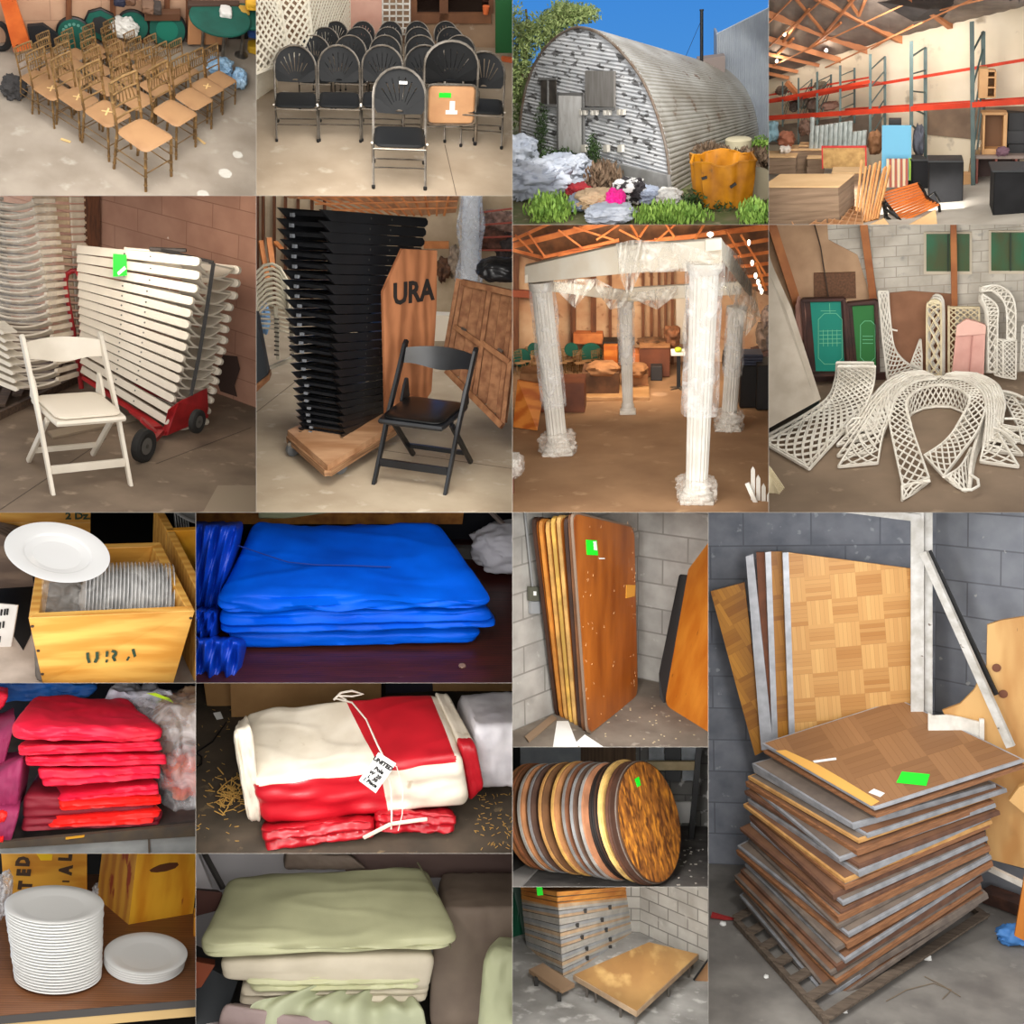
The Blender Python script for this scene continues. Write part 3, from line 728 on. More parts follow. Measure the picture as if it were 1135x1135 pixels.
MB().grid(NS, 10, lambda u, v: rib(int(round(u*NS)), v), th=-0.008).obj('roof', RIB, hut, smooth=20)
# front face: rows of horizontal corrugation between the arch sides
m = MB(); zmax = front[apx].z; NR = 120
def xr(z):
    L = [q for q in front[:apx+1]]; Rr = [q for q in front[apx:]]
    def find(seq):
        for a, b in zip(seq, seq[1:]):
            if (a.z-z)*(b.z-z) <= 0 and abs(a.z-b.z) > 1e-9: return a.lerp(b, (z-a.z)/(b.z-a.z))
        return seq[0] if abs(seq[0].z-z) < abs(seq[-1].z-z) else seq[-1]
    return find(L), find(Rr)
def face(u, v):
    z = min(zmax*0.999, max(0.0, zmax*v)); a, b = xr(z); k = 0.008*math.sin(v*NR*PI*0.62)
    return a.lerp(b, u)+nrm*k
m.grid(12, NR*2, face, th=0.01); m.obj('front_wall', WORN, hut, smooth=0)
rimm = MB().tube([q+nrm*0.02 for q in front[::4]], 0.018, 6); rimm.obj('arch_trim', mat('rust trim', (120, 112, 104), 0.6, (96, 76, 60), scale=6), hut)
def fquad(x0, y0, x1, y1, nm, mm, th=0.03, off=0.025, lab=None, skew=0):
    p = [fp(x0, y1, off), fp(x1, y1+skew, off), fp(x1, y0+skew*.4, off), fp(x0, y0, off)]
    return MB().prism(p, nrm*th).obj(nm, mm, hut, label=lab, smooth=0)
fquad(210, 420, 315, 668, 'door', mat('white weathered door', (228, 228, 228), 0.6, (204, 202, 200), scale=4, st=(3, 3, 1), col3=(120, 90, 70), sp3=(0.68, 0.72)), skew=12)
fquad(203, 410, 322, 422, 'door_frame', mat('grey frame', (120, 120, 120), 0.7)); fquad(203, 410, 212, 668, 'door_frame', MATS['grey frame']); fquad(314, 412, 322, 680, 'door_frame', MATS['grey frame'])
fquad(130, 352, 196, 462, 'window', mat('dark window', (56, 52, 50), 0.4, (84, 78, 72), scale=8), off=0.02, th=.015)
fquad(122, 344, 200, 353, 'window_frame', MATS['grey frame']); fquad(160, 352, 164, 462, 'window_frame', MATS['grey frame']); fquad(125, 461, 200, 470, 'window_frame', MATS['grey frame'])
fquad(330, 312, 458, 468, 'window_board', mat('grey plywood', (138, 136, 134), 0.8, (118, 114, 110), scale=3, st=(6, 6, 1)), skew=6, lab='grey plywood boarding over the window')
fquad(318, 475, 470, 486, 'shelf_rail', MATS['grey frame'], th=.05)
for x in (322, 372, 428, 490): fquad(x-13, 484, x-4, 508, 'white_insulator', WHITE, th=.05); fquad(x+4, 484, x+13, 508, 'white_insulator', WHITE, th=.05)
for x in (326, 424, 488): fquad(x-9, 640, x+9, 672, 'white_insulator', WHITE, th=.05)
m = MB(); p = [fp(375, 775, .03), fp(706, 870, .03), fp(700, 775, .03), fp(375, 700, .03)]; m.prism(p, nrm*.05); m.obj('concrete_footing', mat('footing', (158, 158, 160), 0.9, (130, 130, 130)), hut, smooth=0)
# chimney, neighbour building
yb = BR.y
t = thing('chimney_pipe', 'tall black chimney pipe with guy wire rising behind the hut roof', 'chimney', F.M)
a, b = F.at(838, 300, yb), F.at(838, 48, yb); MB().tube([a, b], .024, 12).obj('pipe', BLACK, t)
MB().lathe([(.03, 0), (.03, .02)], 12, Matrix.Translation(b)).obj('cap', BLACK, t)
MB().tube([F.at(765, 255, yb), F.at(832, 100, yb)], .003, 4).obj('guy_wire', BLACK, t)
p = [F.at(820, 320, yb), F.at(942, 320, yb), F.at(942, 248, yb), F.at(820, 262, yb)]
MB().prism(p, (0, .3, 0)).obj('brick_parapet', mat('parapet', (134, 122, 118), .8), mw=F.M, label='small grey brown parapet at the foot of the chimney pipe', cat='parapet', smooth=0)
t = thing('metal_building', 'pale grey ribbed metal building behind the hut at right', 'building', F.M)
m = MB(); N = 44; y0 = yb+.5
def bt(u):
    q = F.at(905+u*300, 152-u*150, y0-u*.9); q0 = F.at(905+u*300, 700, y0-u*.9); return q0, q
def bwall(u, v):
    q0, q = bt(u); i = int(round(u*N*4)); k = .012 if i % 4 == 0 else 0; r = q0.lerp(q, v); r.y -= k; return r
m.grid(N*4, 2, bwall, th=-.02); m.obj('wall', mat('grey cladding', (158, 166, 176), .5, (146, 154, 166), metal=.2), t, smooth=0)
m = MB(); m.tube([bt(0)[1], bt(1)[1]], .014, 6); m.obj('roof_edge', mat('edge', (190, 196, 204), .5), t)
p = [bt(0)[0], bt(0)[1], bt(0)[1]+V((0, .8, 0)), bt(0)[0]+V((0, .8, 0))]; MB().prism(p, (.03, 0, 0)).obj('side_wall', MATS['grey cladding'], t)
# foliage
def leaves(name, m, c4s, y, n, label, cat, sz=.035, dep=.5, seed=0, group=None, stem=None, up=False):
    rnd = random.Random(seed); b = MB()
    for i in range(n):
        x0, y0, x1, y1 = c4s[rnd.randrange(len(c4s))]
        r = rnd.random()**.6*(1+.25*math.sin(7*i)); a = rnd.random()*2*PI
        q = F.at((x0+x1)/2+(x1-x0)/2*r*math.cos(a), (y0+y1)/2+(y1-y0)/2*r*math.sin(a), y+rnd.random()*dep)
        d = V((rnd.uniform(-1, 1), rnd.uniform(-1, 1), rnd.uniform(-1, 1))).normalized()
        if up: d = V((rnd.uniform(-.5, .5), rnd.uniform(-.5, .5), 1)).normalized()
        s = d.cross(V((rnd.uniform(-1, 1), rnd.uniform(-1, 1), rnd.uniform(-1, 1)))).normalized(); k = sz*rnd.uniform(.4, 1.0)
        b.add([q-d*k, q+s*k*.35, q+d*k, q-s*k*.35], [(0, 1, 2, 3)])
    if stem is None: return b.obj(name, m, mw=F.M, label=label, cat=cat, smooth=0, group=group)
    t = thing(name, label, cat, F.M, group); b.obj('foliage', m, t, smooth=0)
    for st in stem: MB().tube([F.at(x, yy, y+dep*.5) for x, yy in st], [.03-.02*i/len(st) for i in range(len(st))], 6).obj('branch', mat('bark', (110, 96, 74), .9), t)
    return t
TREE = mat('silvery green leaf', (168, 182, 118), .7, (120, 142, 80), scale=14)
leaves('tree', TREE, [(-60, 60, 130, 330), (-50, 40, 80, 480), (60, 60, 230, 210), (150, 10, 290, 130), (-60, 250, 90, 560), (200, 20, 380, 100)], FL.y+.25, 9000, 'silvery green tree growing behind the left side of the hut', 'tree', .05, .9, 1, stem=[[(40, 700), (30, 400), (70, 150), (60, 40)], [(30, 400), (150, 200), (260, 60)]])
GRN = mat('bright weed leaf', (150, 186, 84), .7, (98, 138, 52), scale=10); DGR = mat('dark ivy leaf', (58, 84, 38), .7, (38, 60, 26), scale=10)
DRY = mat('dry brush stem', (134, 112, 92), .8, (98, 78, 60), scale=10)
def gy(x, y): return F.fl(x, y).y
leaves('ivy', DGR, [(100, 460, 165, 600), (95, 560, 150, 700)], fp(130, 500, .05).y-.1, 700, 'ivy climbing the hut front left of the door', 'ivy', .03, .1, 2)
leaves('weed_bush', GRN, [(70, 860, 260, 1000)], gy(160, 980)-.1, 1500, 'bright green weed bush at the bottom left before the tarps', 'bush', .05, .5, 3, 'green weeds before the hut', up=True)
leaves('weed_bush', GRN, [(540, 900, 860, 1010)], gy(700, 990)-.1, 2000, 'bright green weeds at bottom middle before the white heap', 'bush', .05, .4, 4, 'green weeds before the hut', up=True)
leaves('weed_bush', GRN, [(1000, 890, 1160, 1010)], gy(1060, 990)-.1, 900, 'bright green weeds at the bottom right corner below the yellow bin', 'bush', .05, .4, 5, 'green weeds before the hut', up=True)
leaves('weed_bush', DGR, [(110, 660, 310, 750)], gy(210, 750), 1300, 'dark green weeds in front of the hut door', 'bush', .04, .4, 6, 'green weeds before the hut')
leaves('weed_bush', DGR, [(330, 600, 385, 760), (540, 770, 660, 860)], gy(400, 800), 900, 'dark green sprigs against the hut footing', 'bush', .04, .3, 7, 'green weeds before the hut')
leaves('weed_bush', GRN, [(1050, 610, 1160, 700)], gy(1100, 720), 700, 'light green bush behind the cream tank at the right edge', 'bush', .05, .4, 8, 'green weeds before the hut')
leaves('weed_bush', DGR, [(740, 850, 860, 960), (830, 900, 1000, 990)], gy(860, 960)+.2, 900, 'dark weeds under the yellow bin', 'bush', .045, .3, 9, 'green weeds before the hut')  # uses the same dark leaf colour as the ivy
leaves('dry_brush', DRY, [(330, 720, 480, 880)], gy(400, 880), 1200, 'dry brown brush before the hut footing', 'brush', .06, .3, 10, 'dry brush around the hut', up=True)
leaves('dry_brush', DRY, [(800, 640, 960, 730), (960, 660, 1150, 760)], gy(900, 800), 2200, 'dry brown brush behind the yellow bin', 'brush', .06, .4, 11, 'dry brush around the hut', up=True)
# dumped cloth and containers
PW = mat('white tarp', (186, 192, 204), .8, (156, 164, 180), scale=3)
def hp(q, m, l, cat, s, nm='cloth_heap', amp=.24, fr=2.8, dep=.5, n=26, g='dumped cloths before the hut'):
    return heap(F, nm, m, q, gy((q[0]+q[2])/2, q[3])-.0, None, dep, l, cat, s, amp, fr, n, g)
hp((-70, 620, 110, 780), PW, 'grey white tarp heap at the left edge behind the others', 'tarp', 30)
hp((-60, 740, 240, 900), PW, 'white tarp heap at lower left of the hut', 'tarp', 31, amp=.35)
hp((100, 710, 340, 850), PW, 'white tarp heap just right of the dark door weeds', 'tarp', 32, amp=.35)
hp((205, 765, 335, 840), mat('grey rope', (160, 158, 152), .9), 'coil of grey rope on the white tarp', 'rope', 33, 'rope_coil', .3, 5, .3)
hp((232, 838, 345, 905), mat('dark red cloth', (150, 30, 40), .8), 'dark red cloth beside the white tarps', 'cloth', 34)
hp((280, 865, 460, 955), mat('tan cloth', (196, 168, 136), .8), 'tan cloth left of the hot pink one', 'cloth', 35)
hp((410, 868, 500, 980), mat('hot pink cloth', (240, 30, 150), .7), 'hot pink cloth bundle at the bottom', 'cloth', 36)
hp((440, 812, 590, 920), mat('black and white cloth', (210, 210, 210), .8, (40, 36, 40), scale=7, con=(.48, .52)), 'black and white patterned cloth behind the pink one', 'cloth', 37)
hp((640, 862, 755, 935), mat('cream cloth', (205, 204, 200), .8), 'off-white cloth heap at the hut corner', 'cloth', 38)
hp((320, 930, 540, 1010), PW, 'white cloth at the very bottom under the pink one', 'cloth', 39)
hp((240, 890, 330, 950), mat('pale blue cloth', (150, 160, 180), .8), 'pale blue cloth below the dark red cloth', 'cloth', 41)
hp((550, 850, 650, 920), mat('pale blue cloth', (150, 160, 180), .8), 'pale blue grey cloth between patterned cloth and hut corner', 'cloth', 42)
YEL = mat('stained yellow vinyl', (204, 136, 10), .55, (164, 102, 6), scale=4, col3=(110, 80, 30), sp3=(.66, .72))
t = thing('yellow_bin', 'crumpled stained yellow fabric bin with open top beside the hut', 'bin', F.M)
yy = gy(930, 930)
def bn(u, v):
    a = u*2*PI; x = 930+140*math.cos(a)*(1-.12*(1-v)); ce = F.at(930, 800, yy+.35)
    hw = (F.at(1070, 800, yy).x-F.at(930, 800, yy).x)
    sx = max(-1, min(1, 1.25*math.cos(a))); sy = max(-1, min(1, 1.25*math.sin(a)))
    z0 = F.at(930, 935, yy).z; z1 = F.at(930, 730, yy).z
    k = (.86+.14*v)*(1+.05*math.sin(9*a+3*v)+.03*math.sin(17*a))
    return V((ce.x+hw*sx*k, yy+.38+.36*sy*k, z0+(z1-z0)*v+.03*math.sin(5*a)*v))
MB().grid(64, 10, bn, th=.012).obj('bag_wall', YEL, t, smooth=60)
m = MB(); m.tube([bn(i/32, 1) for i in range(32)], .014, 5, True); m.obj('rim', YEL, t)
MB().prism([bn(i/24, .02) for i in range(24)][::-1], (0, 0, .02)).obj('base', YEL, t)
q = F.at(845, 787, yy-.05)
MB().beam(F.at(838, 792, yy-.03), F.at(862, 784, yy-.03), .03).obj('black_mark', BLACK, t); MB().beam(F.at(965, 830, yy-.03), F.at(990, 812, yy-.03), .03).obj('black_mark', BLACK, t)
a, b = F.at(1003, 690, gy(1000, 760)), F.at(1003, 628, gy(1000, 760))
MB().lathe([(.17, 0), (.175, b.z-a.z), (.15, b.z-a.z+.015)], 26, Matrix.Translation(a+V((0, .17, 0)))).obj('tank', mat('cream tank', (206, 196, 166), .6), mw=F.M, label='cream round tank behind the yellow bin', cat='tank')
a = F.at(1085, 820, gy(1085, 890)+.1)
MB().lathe([(.2, -.03), (.21, 0), (.2, .03)], 30, Matrix.Translation(a) @ Matrix.Rotation(R(75), 4, 'X')).obj('round_disc', mat('cream tank', (206, 196, 166), .6), mw=F.M, label='cream round lid leaning right of the yellow bin', cat='lid')
clip_panel(P)

# ================================================================== warehouse with pallet racks
P = Panel('warehouse', 852, 0, 1135, 249, 3.996)
F = Frame(P, 567, 980, 0.7, 12)
FLD = mat('grey warehouse floor', (176, 168, 156), .8, (152, 144, 132), scale=1.5)
floor(F, FLD, 6)
def gd(y, x=500): return F.fl(x, y).y
# long side wall running away to the left
W0, W1 = F.at(1150, 500, 2.3), F.at(-20, 500, 4.6)
W0.z = W1.z = 0
wd = (W0-W1).normalized(); wn_ = V((wd.y, -wd.x, 0)); wn_ = -wn_ if wn_.y > 0 else wn_
def wp(x, y, off=0): return F.pl(x, y, W0+wn_*off, wn_)
WALLD = mat('cream wall', (226, 212, 188), .9, (212, 196, 168), scale=1.2, col3=(166, 150, 128), sp3=(.62, .72))
wall(F, W1, W0, 3.4, WALLD, 'wall_side', ext=(2, 1))
def wq(pts, off, th, nm, mm, par=None, **k):
    return MB().prism([wp(x, y, off) for x, y in pts], wn_*th).obj(nm, mm, parent=par, mw=None if par else F.M, smooth=0, **k)
wq([(690, 480), (1150, 470), (1150, 640), (690, 595)], .01, .01, 'wall_stain', mat('brown band', (140, 116, 94), .9, (110, 90, 74), scale=3), kind='structure')
wq([(-20, 640), (500, 640), (500, 500), (-20, 560)], .01, .01, 'wall_stain', mat('grey band', (150, 134, 118), .9, (120, 104, 90), scale=3), kind='structure')
# roof: corrugated underside over timber trusses
RF = mat('dark roof sheet', (140, 126, 114), .8, (110, 98, 90), scale=3)
JST = mat('roof timber', (196, 130, 84), .7, (168, 104, 62), scale=3)
def rp(x, y, d=0): return F.at(x, y, 2.2+(1-min(1, max(0, y/360)))*0+ (0.0 if x > 2000 else 0)+d)
yl, yr = 4.5, 2.4
def rf(x, y, d=0):
    f = (x+20)/1170; return F.at(x, y, (yl+(yr-yl)*f)*1.0+d-1.4*(1-y/max(1, 365-345*f)) if y < 365-345*f else (yl+(yr-yl)*f)+d)
MB().grid(40, 10, lambda u, v: rf(-30+1190*u, (368-350*u)*(1-v)-60*v, .12)+V((0, 0, .01*(int(round(u*40)) % 2))), th=-.02).obj('ceiling', RF, mw=F.M, kind='structure', smooth=0)
def tb(x0, y0, x1, y1, w, nm='roof_truss', d=0, par=None):
    return MB().beam(rf(x0, y0, d), rf(x1, y1, d), w, w).obj(nm, JST, parent=par, smooth=0)
tr = [((-20, 55), (455, 232)), ((210, -15), (608, 190)), ((-20, 165), (330, 270)), ((-20, 235), (225, 290)), ((620, -25), (818, 125)), ((-20, 285), (130, 318)), ((-20, 320), (90, 345))]
for k, (a, b) in enumerate(tr):
    t = thing('roof_truss', ['roof truss crossing the whole upper left of the warehouse ceiling', 'heavy roof truss ending at the middle of the wall top', 'roof truss third back from the camera at left', 'roof truss fourth back at the left edge', 'roof truss at top right ending above the first rack', 'roof truss fifth back at the left edge', 'roof truss farthest back at the left edge'][k], 'truss', F.M, 'timber roof trusses')
    w = .085 if k < 2 else .07 if k in (2, 4) else .045
    tb(*a, *b, w, 'chord', 0, t)
    for q in ([(100, -30, 250, 150), (250, 150, 390, -20)], [(330, -40, 400, 70), (400, 70, 440, -30)], [(60, 190, 180, 40), (180, 215, 320, 100)], [(40, 240, 110, 170)], [(700, 40, 760, -30)], [], [])[k]: tb(*q, .03, 'web', .03, t)
for k, (a, b) in enumerate([((-20, 225), (260, -20)), ((20, 290), (600, 20)), ((250, 300), (940, -20)), ((440, 225), (640, 110)), ((760, 45), (1100, -40)), ((-20, 120), (120, -20))]):
    m = MB().beam(rf(*a, -.02), rf(*b, -.02), .018, .018).obj('ceiling_purlin', JST, mw=F.M, label='thin purlin brace crossing the trusses, %s' % ['at far left', 'second from left', 'longest one', 'short one over the wall top', 'at the right', 'in the top left corner'][k], cat='purlin', smooth=0)
m = MB().prism([rf(480, 10, -.0), rf(800, -30, 0), rf(1120, -30, 0), rf(1105, 30, 0), rf(640, 95, 0)], (0, -.02, 0)).obj('roof_netting', mat('dark netting', (52, 46, 44), .9, (36, 32, 30), scale=6), mw=F.M, label='dark sagging netting under the roof at right', cat='netting', smooth=0)
for k, (x, y) in enumerate(((255, 222), (70, 152), (36, 270))):
    L = bpy.data.lights.new('bulb', 'POINT'); L.energy = 3; L.color = (1, .9, .75); L.shadow_soft_size = .01
    o = bpy.data.objects.new('bulb_lamp', L); COL.objects.link(o); o.location = F.M @ rf(x, y, -.15)
    m = mat('lit bulb', (255, 250, 235)); m.node_tree.nodes['Principled BSDF'].inputs['Emission Color'].default_value = (1, .9, .75, 1); m.node_tree.nodes['Principled BSDF'].inputs['Emission Strength'].default_value = 3
    MB().lathe([(.004, -.03), (.022, -.015), (.025, 0), (.01, .02)], 10, Matrix.Translation(rf(x, y, -.1))).obj('light_bulb', m, mw=F.M, label=['lit bulb hanging below the big truss', 'lit bulb at the upper left of the ceiling', 'lit bulb at the far left edge of the ceiling'][k], cat='bulb')
# pallet racks
GRNM = mat('rack green steel', (74, 92, 88), .5, (58, 74, 72), scale=6); RED = mat('rack red beam', (204, 62, 34), .5, (178, 50, 28), scale=5)
UPR = [((900, 95, 845), (950, 140, 500)), ((632, 182, 560), (694, 210, 700)), ((450, 240, 620), (515, 250, 560)), ((317, 290, 540), (380, 300, 545)), ((215, 318, 560), (276, 330, 400)), ((132, 345, 640), (190, 350, 400)), ((62, 362, 560), (100, 365, 420))]
for k, ((xa, ya, za), (xb, yb_, zb)) in enumerate(UPR):
    t = thing('rack_upright', ['tallest green rack upright nearest at right', 'green ladder rack upright second from the right', 'green rack upright in the middle of the wall', 'green rack upright fourth from the right', 'green rack upright fifth from the right', 'green rack upright sixth from the right', 'green rack upright farthest at left'][k], 'rack upright', F.M, 'green rack uprights')
    w = [.05, .045, .035, .03, .028, .022, .02][k]
    A0, A1, B0, B1 = wp(xa, za, .75), wp(xa, ya, .75), wp(xb, zb, .25), wp(xb, yb_, .25)
    if k == 0: A0 = wp(905, 845, .75)
    MB().beam(A0, A1, w).obj('post', GRNM, t, smooth=0); MB().beam(B0, B1, w).obj('post', GRNM, t, smooth=0)
    n = 5
    for i in range(n):
        f = (i+.1)/n; g = (i+(1 if k < 3 else .8))/n
        a = A0.lerp(A1, f); b = B0.lerp(B1, g); MB().beam(a, b, w*.4).obj('brace', GRNM, t, smooth=0)
def rb(pts, off, w, lab, g='red rack beams'):
    for (x0, y0), (x1, y1), wa in pts:
        a, b = wp(x0, y0, off), wp(x1, y1, off); MB().beam(a, b, .03, w*wa*.62).obj('rack_beam', RED, mw=F.M, label=lab, cat='rack beam', group=g, smooth=0)
rb([((-20, 450), (450, 360), .8)], .76, .08, 'upper red rack beam at the left half, front side')
rb([((-20, 425), (450, 342), .6)], .3, .06, 'upper red rack beam at the left half, rear side')
rb([((450, 378), (1150, 262), 1)], .3, .06, 'upper red rack beam along the right half of the wall')
rb([((-20, 524), (1150, 448), 1.2)], .76, .085, 'lower red rack beam along the whole rack, front side')
rb([((340, 485), (1150, 434), .8)], .3, .06, 'lower red rack beam along the rack, rear side')
wq([(-20, 447), (450, 357), (515, 365), (200, 425), (-20, 452)], .3, .3, 'rack_shelf', RED, label='red decking on the upper rack level at left', cat='shelf')
# odds and ends on the racks
def pile(q, m, lab, cat, s, off=.5, nm='storage_bundle', g=None):
    x0, y0, x1, y1 = q; p = wp((x0+x1)/2, (y0+y1)/2, off); return heap(F, nm, m, q, p.y, None, .2, lab, cat, s, .3, 2.5, 12, g)
for k, (q, col, l) in enumerate([((30, 385, 80, 425), (90, 74, 62), 'dark bundle on the upper rack at far left'), ((125, 430, 175, 485), (120, 110, 96), 'grey bag bundle on the lower rack at left'), ((90, 450, 130, 500), (84, 74, 66), 'dark bundle on the lower rack far left'), ((170, 440, 220, 500), (110, 92, 80), 'brown bundle on the lower rack under the fifth upright'), ((225, 455, 310, 495), (140, 104, 88), 'long brown red bundle on the lower rack'), ((200, 365, 255, 400), (100, 90, 74), 'bundle on the upper rack by fifth upright')]): pile(q, mat('bundle d%d' % k, col, .9), l, 'bundle', 50+k, g='bundles on the rack')
t = MB().beam(wp(80, 365, .5), wp(125, 415, .5), .06).obj('board_bundle', JST, mw=F.M, label='tan boards sticking up on the upper rack at left', cat='boards', smooth=0)
# cream cabinet on the rack
def hex2(q, y, dy, dx=0, dz=0):
    a = [F.at(x, yy, y) for x, yy in q]; return a+[p+V((dx, dy, dz)) for p in a]
def boxq(x0, y0, x1, y1, y, dep, nm, mm, lab=None, cat=None, par=None, g=None, bev=.004, dx=0):
    a, b = F.at(x0, y1, y), F.at(x1, y1, y); h = (F.at(x0, y0, y)-a)
    hv = V((0, 0, h.length)); d = V((dx, dep, 0))
    return MB().hexa([a, b, b+d, a+d, a+hv, b+hv, b+d+hv, a+d+hv]).obj(nm, mm, parent=par, mw=None if par else F.M, label=lab, cat=cat, group=g, smooth=0, bevel=bev)
OAK = mat('tan wood', (204, 158, 108), .6, (180, 134, 86), scale=3); 
cy = wp(960, 430, .6).y
t = thing('tan_cabinet', 'tan open-sided cabinet standing on the lower red rack beam', 'cabinet', F.M)
boxq(930, 305, 970, 436, cy, .3, 'side_panel', OAK, par=t); boxq(998, 318, 1006, 434, cy+.02, .3, 'side_panel', OAK, par=t); boxq(970, 308, 1002, 432, cy+.25, .02, 'back_panel', mat('cab back', (150, 112, 76), .7), par=t)
for y in (312, 340, 385, 428): boxq(968, y, 1004, y+7, cy, .25, 'shelf', OAK, par=t)
t = thing('wood_cabinet', 'empty brown wooden cabinet frame standing on the low counter', 'cabinet', F.M)
cy = 2.0
for q in ((945, 500, 955, 690), (1035, 500, 1052, 690)): boxq(*q, cy, .25, 'side_panel', OAK, par=t)
boxq(945, 498, 1052, 510, cy, .25, 'top_panel', OAK, par=t); boxq(950, 660, 1050, 690, cy, .25, 'base_panel', OAK, par=t); boxq(955, 508, 1035, 665, cy+.22, .02, 'back_panel', mat('cab back2', (112, 78, 50), .7), par=t)
t = thing('low_counter', 'dark open counter unit with reddish dividers at right', 'counter', F.M)
DKB = mat('dark brown', (66, 42, 36), .6); cy = 1.9
boxq(915, 690, 1160, 705, cy, .5, 'counter_top', mat('grey counter', (128, 112, 104), .5), par=t); boxq(915, 705, 925, 850, cy, .5, 'side_panel', mat('reddish panel', (120, 64, 52), .6), par=t); boxq(1000, 705, 1012, 770, cy, .5, 'divider', MATS['reddish panel'], par=t); boxq(1090, 705, 1100, 760, cy, .5, 'divider', MATS['reddish panel'], par=t)
boxq(920, 705, 1160, 850, cy+.45, .03, 'back_panel', DKB, par=t); boxq(915, 835, 1010, 850, cy, .5, 'base_panel', mat('grey counter', (128, 112, 104)), par=t)
boxq(1060, 500, 1160, 580, 2.2, .3, 'black_box', mat('black case', (30, 30, 32), .6), 'black box stacked on the counter at the right edge', 'box'); boxq(1055, 580, 1160, 640, 2.18, .3, 'black_box', mat('black case2', (44, 44, 46), .6), 'dark grey box under the black box at the right edge', 'box'); boxq(1060, 640, 1160, 692, 2.1, .3, 'black_box', MATS['black case'], 'black box resting directly on the counter', 'box')
heap(F, 'flower_bundle', mat('purple grey', (110, 80, 92), .8), (1010, 655, 1065, 695), 1.85, None, .1, 'small dried bundle lying on the counter', 'bundle', 61, .4, n=8)
m = MB()
for i in range(6): m.tube([F.at(885+i*6, 775, 2.0), F.at(895+i*9, 700-i*12, 2.0)], .008, 4)
m.obj('reed_bundle', mat('reed', (150, 120, 84), .8), mw=F.M, label='thin reeds standing in the small tan crate', cat='reeds')
boxq(862, 768, 900, 840, 1.9, .15, 'small_crate', OAK, 'small tan crate beside the nearest rack upright', 'crate')
# black crates
BLKC = mat('black crate', (18, 18, 20), .7, (26, 26, 28), scale=5, spec=.2)
def crate(q, y, dep, lab, dx=0):
    t = thing('black_crate', lab, 'crate', F.M, 'black crates on the floor'); x0, y0, x1, y1 = q
    boxq(x0, y0, x1, y1, y, dep, 'body', BLKC, par=t, bev=.012, dx=dx); boxq(x0-3, y0-6, x1+3, y0+3, y-.01, dep+.02, 'lid', mat('crate lid', (34, 36, 38), .6), par=t, bev=.006, dx=dx)
    for x in (x0+8, x1-8): MB().lathe([(.02, -.012), (.02, .012)], 10, Matrix.Translation(F.at(x, y1+6, y+.05)) @ Matrix.Rotation(PI/2, 4, 'Y')).obj('caster', RUB, t)
crate((636, 712, 712, 850), gd(850), .4, 'black crate behind, left of the two middle crates', -.1)
crate((708, 718, 860, 912), gd(918), .4, 'black crate in the middle, in front of its neighbour')
crate((992, 762, 1160, 985), gd(990), .6, 'large black crate at the lower right corner')
# sky blue painted sign: a plain waving figure in blue coat and tall hat
t = thing('painted_sign', 'tall plain light blue sign board with green edge standing behind the bench', 'sign', F.M); sy = gd(850)-.02+.1
def flat(pts, nm, mm, par, y, th=.01): return MB().prism([F.at(x, yy, y) for x, yy in pts], (0, th, 0)).obj(nm, mm, par, smooth=0)
flat([(500, 800), (632, 800), (632, 556), (502, 556)], 'board', mat('sky paint', (98, 166, 198), .6), t, sy, .03)
flat([(620, 700), (634, 700), (634, 800), (620, 800)], 'green_edge', mat('lime', (150, 190, 70), .6), t, sy-.012)
boxq(532, 528, 588, 556, 2.2, .15, 'black_box', MATS['black case'], 'black box peeking above the painted sign', 'box')
# silver rolls and bags at left
SIL = film('silver film', (.75, .78, .78), .8)
for i, x in enumerate(range(188, 440, 21)):
    y = 520+(i*37 % 40)+ (50 if i > 8 else 0)
    MB().tube([F.at(x, 670, 2.6), F.at(x+6, y, 2.6)], .032, 8).obj('wrapped_tube', mat('wrapped silver', (176, 182, 178), .3, (140, 146, 142), scale=12), mw=F.M, label='silver wrapped tube standing in the group behind the red framed board', cat='tube', group='silver wrapped tubes')
for k, (q, col, l) in enumerate([((-20, 545, 40, 640), (110, 140, 150), 'blue grey wrapped bundle at the left edge under the rack'), ((35, 590, 110, 660), (140, 84, 60), 'brown red bundle under the rack at left'), ((130, 540, 180, 610), (96, 70, 56), 'dark brown bundle beside the silver tubes'), ((45, 640, 95, 690), (214, 206, 196), 'white wire tangle near the left edge'), ((440, 590, 505, 690), (124, 84, 52), 'stack of log ends beside the painted sign'), ((640, 560, 690, 700), (88, 90, 100), 'grey cloth hanging behind the painted sign')]):
    heap(F, 'storage_bundle', mat('bundle e%d' % k, col, .8), q, 2.4, None, .3, l, 'bundle', 70+k, .3, n=10)
# cardboard stacks
CARD = mat('grey brown cardboard', (140, 116, 94), .85, (118, 96, 76), scale=2, st=(1, 1, 14)); CT = mat('cardboard top', (212, 176, 130), .8, (196, 158, 112), scale=2)
def cstack(q, y, dep, lab, dx=0, lay=1, top=True):
    t = thing('cardboard_stack', lab, 'cardboard', F.M, 'stacks of flattened cardboard'); x0, y0, x1, y1 = q
    for i in range(lay):
        a = y0+(y1-y0)*i/lay; boxq(x0+random.uniform(-3, 3), a, x1+random.uniform(-3, 3), a+(y1-y0)/lay, y, dep, 'cardboard_layer', CARD, par=t, dx=dx)
    if top: boxq(x0-2, y0-6, x1+2, y0, y-.01, dep, 'top_sheet', CT, par=t, dx=dx)
cstack((75, 668, 235, 770), 2.5, .4, 'grey cardboard stack at back left', lay=3); cstack((-30, 700, 120, 770), 2.2, .5, 'cardboard stack at left edge behind the front one', lay=2); cstack((170, 705, 240, 775), 2.3, .4, 'small cardboard stack left of the red framed board', lay=2)
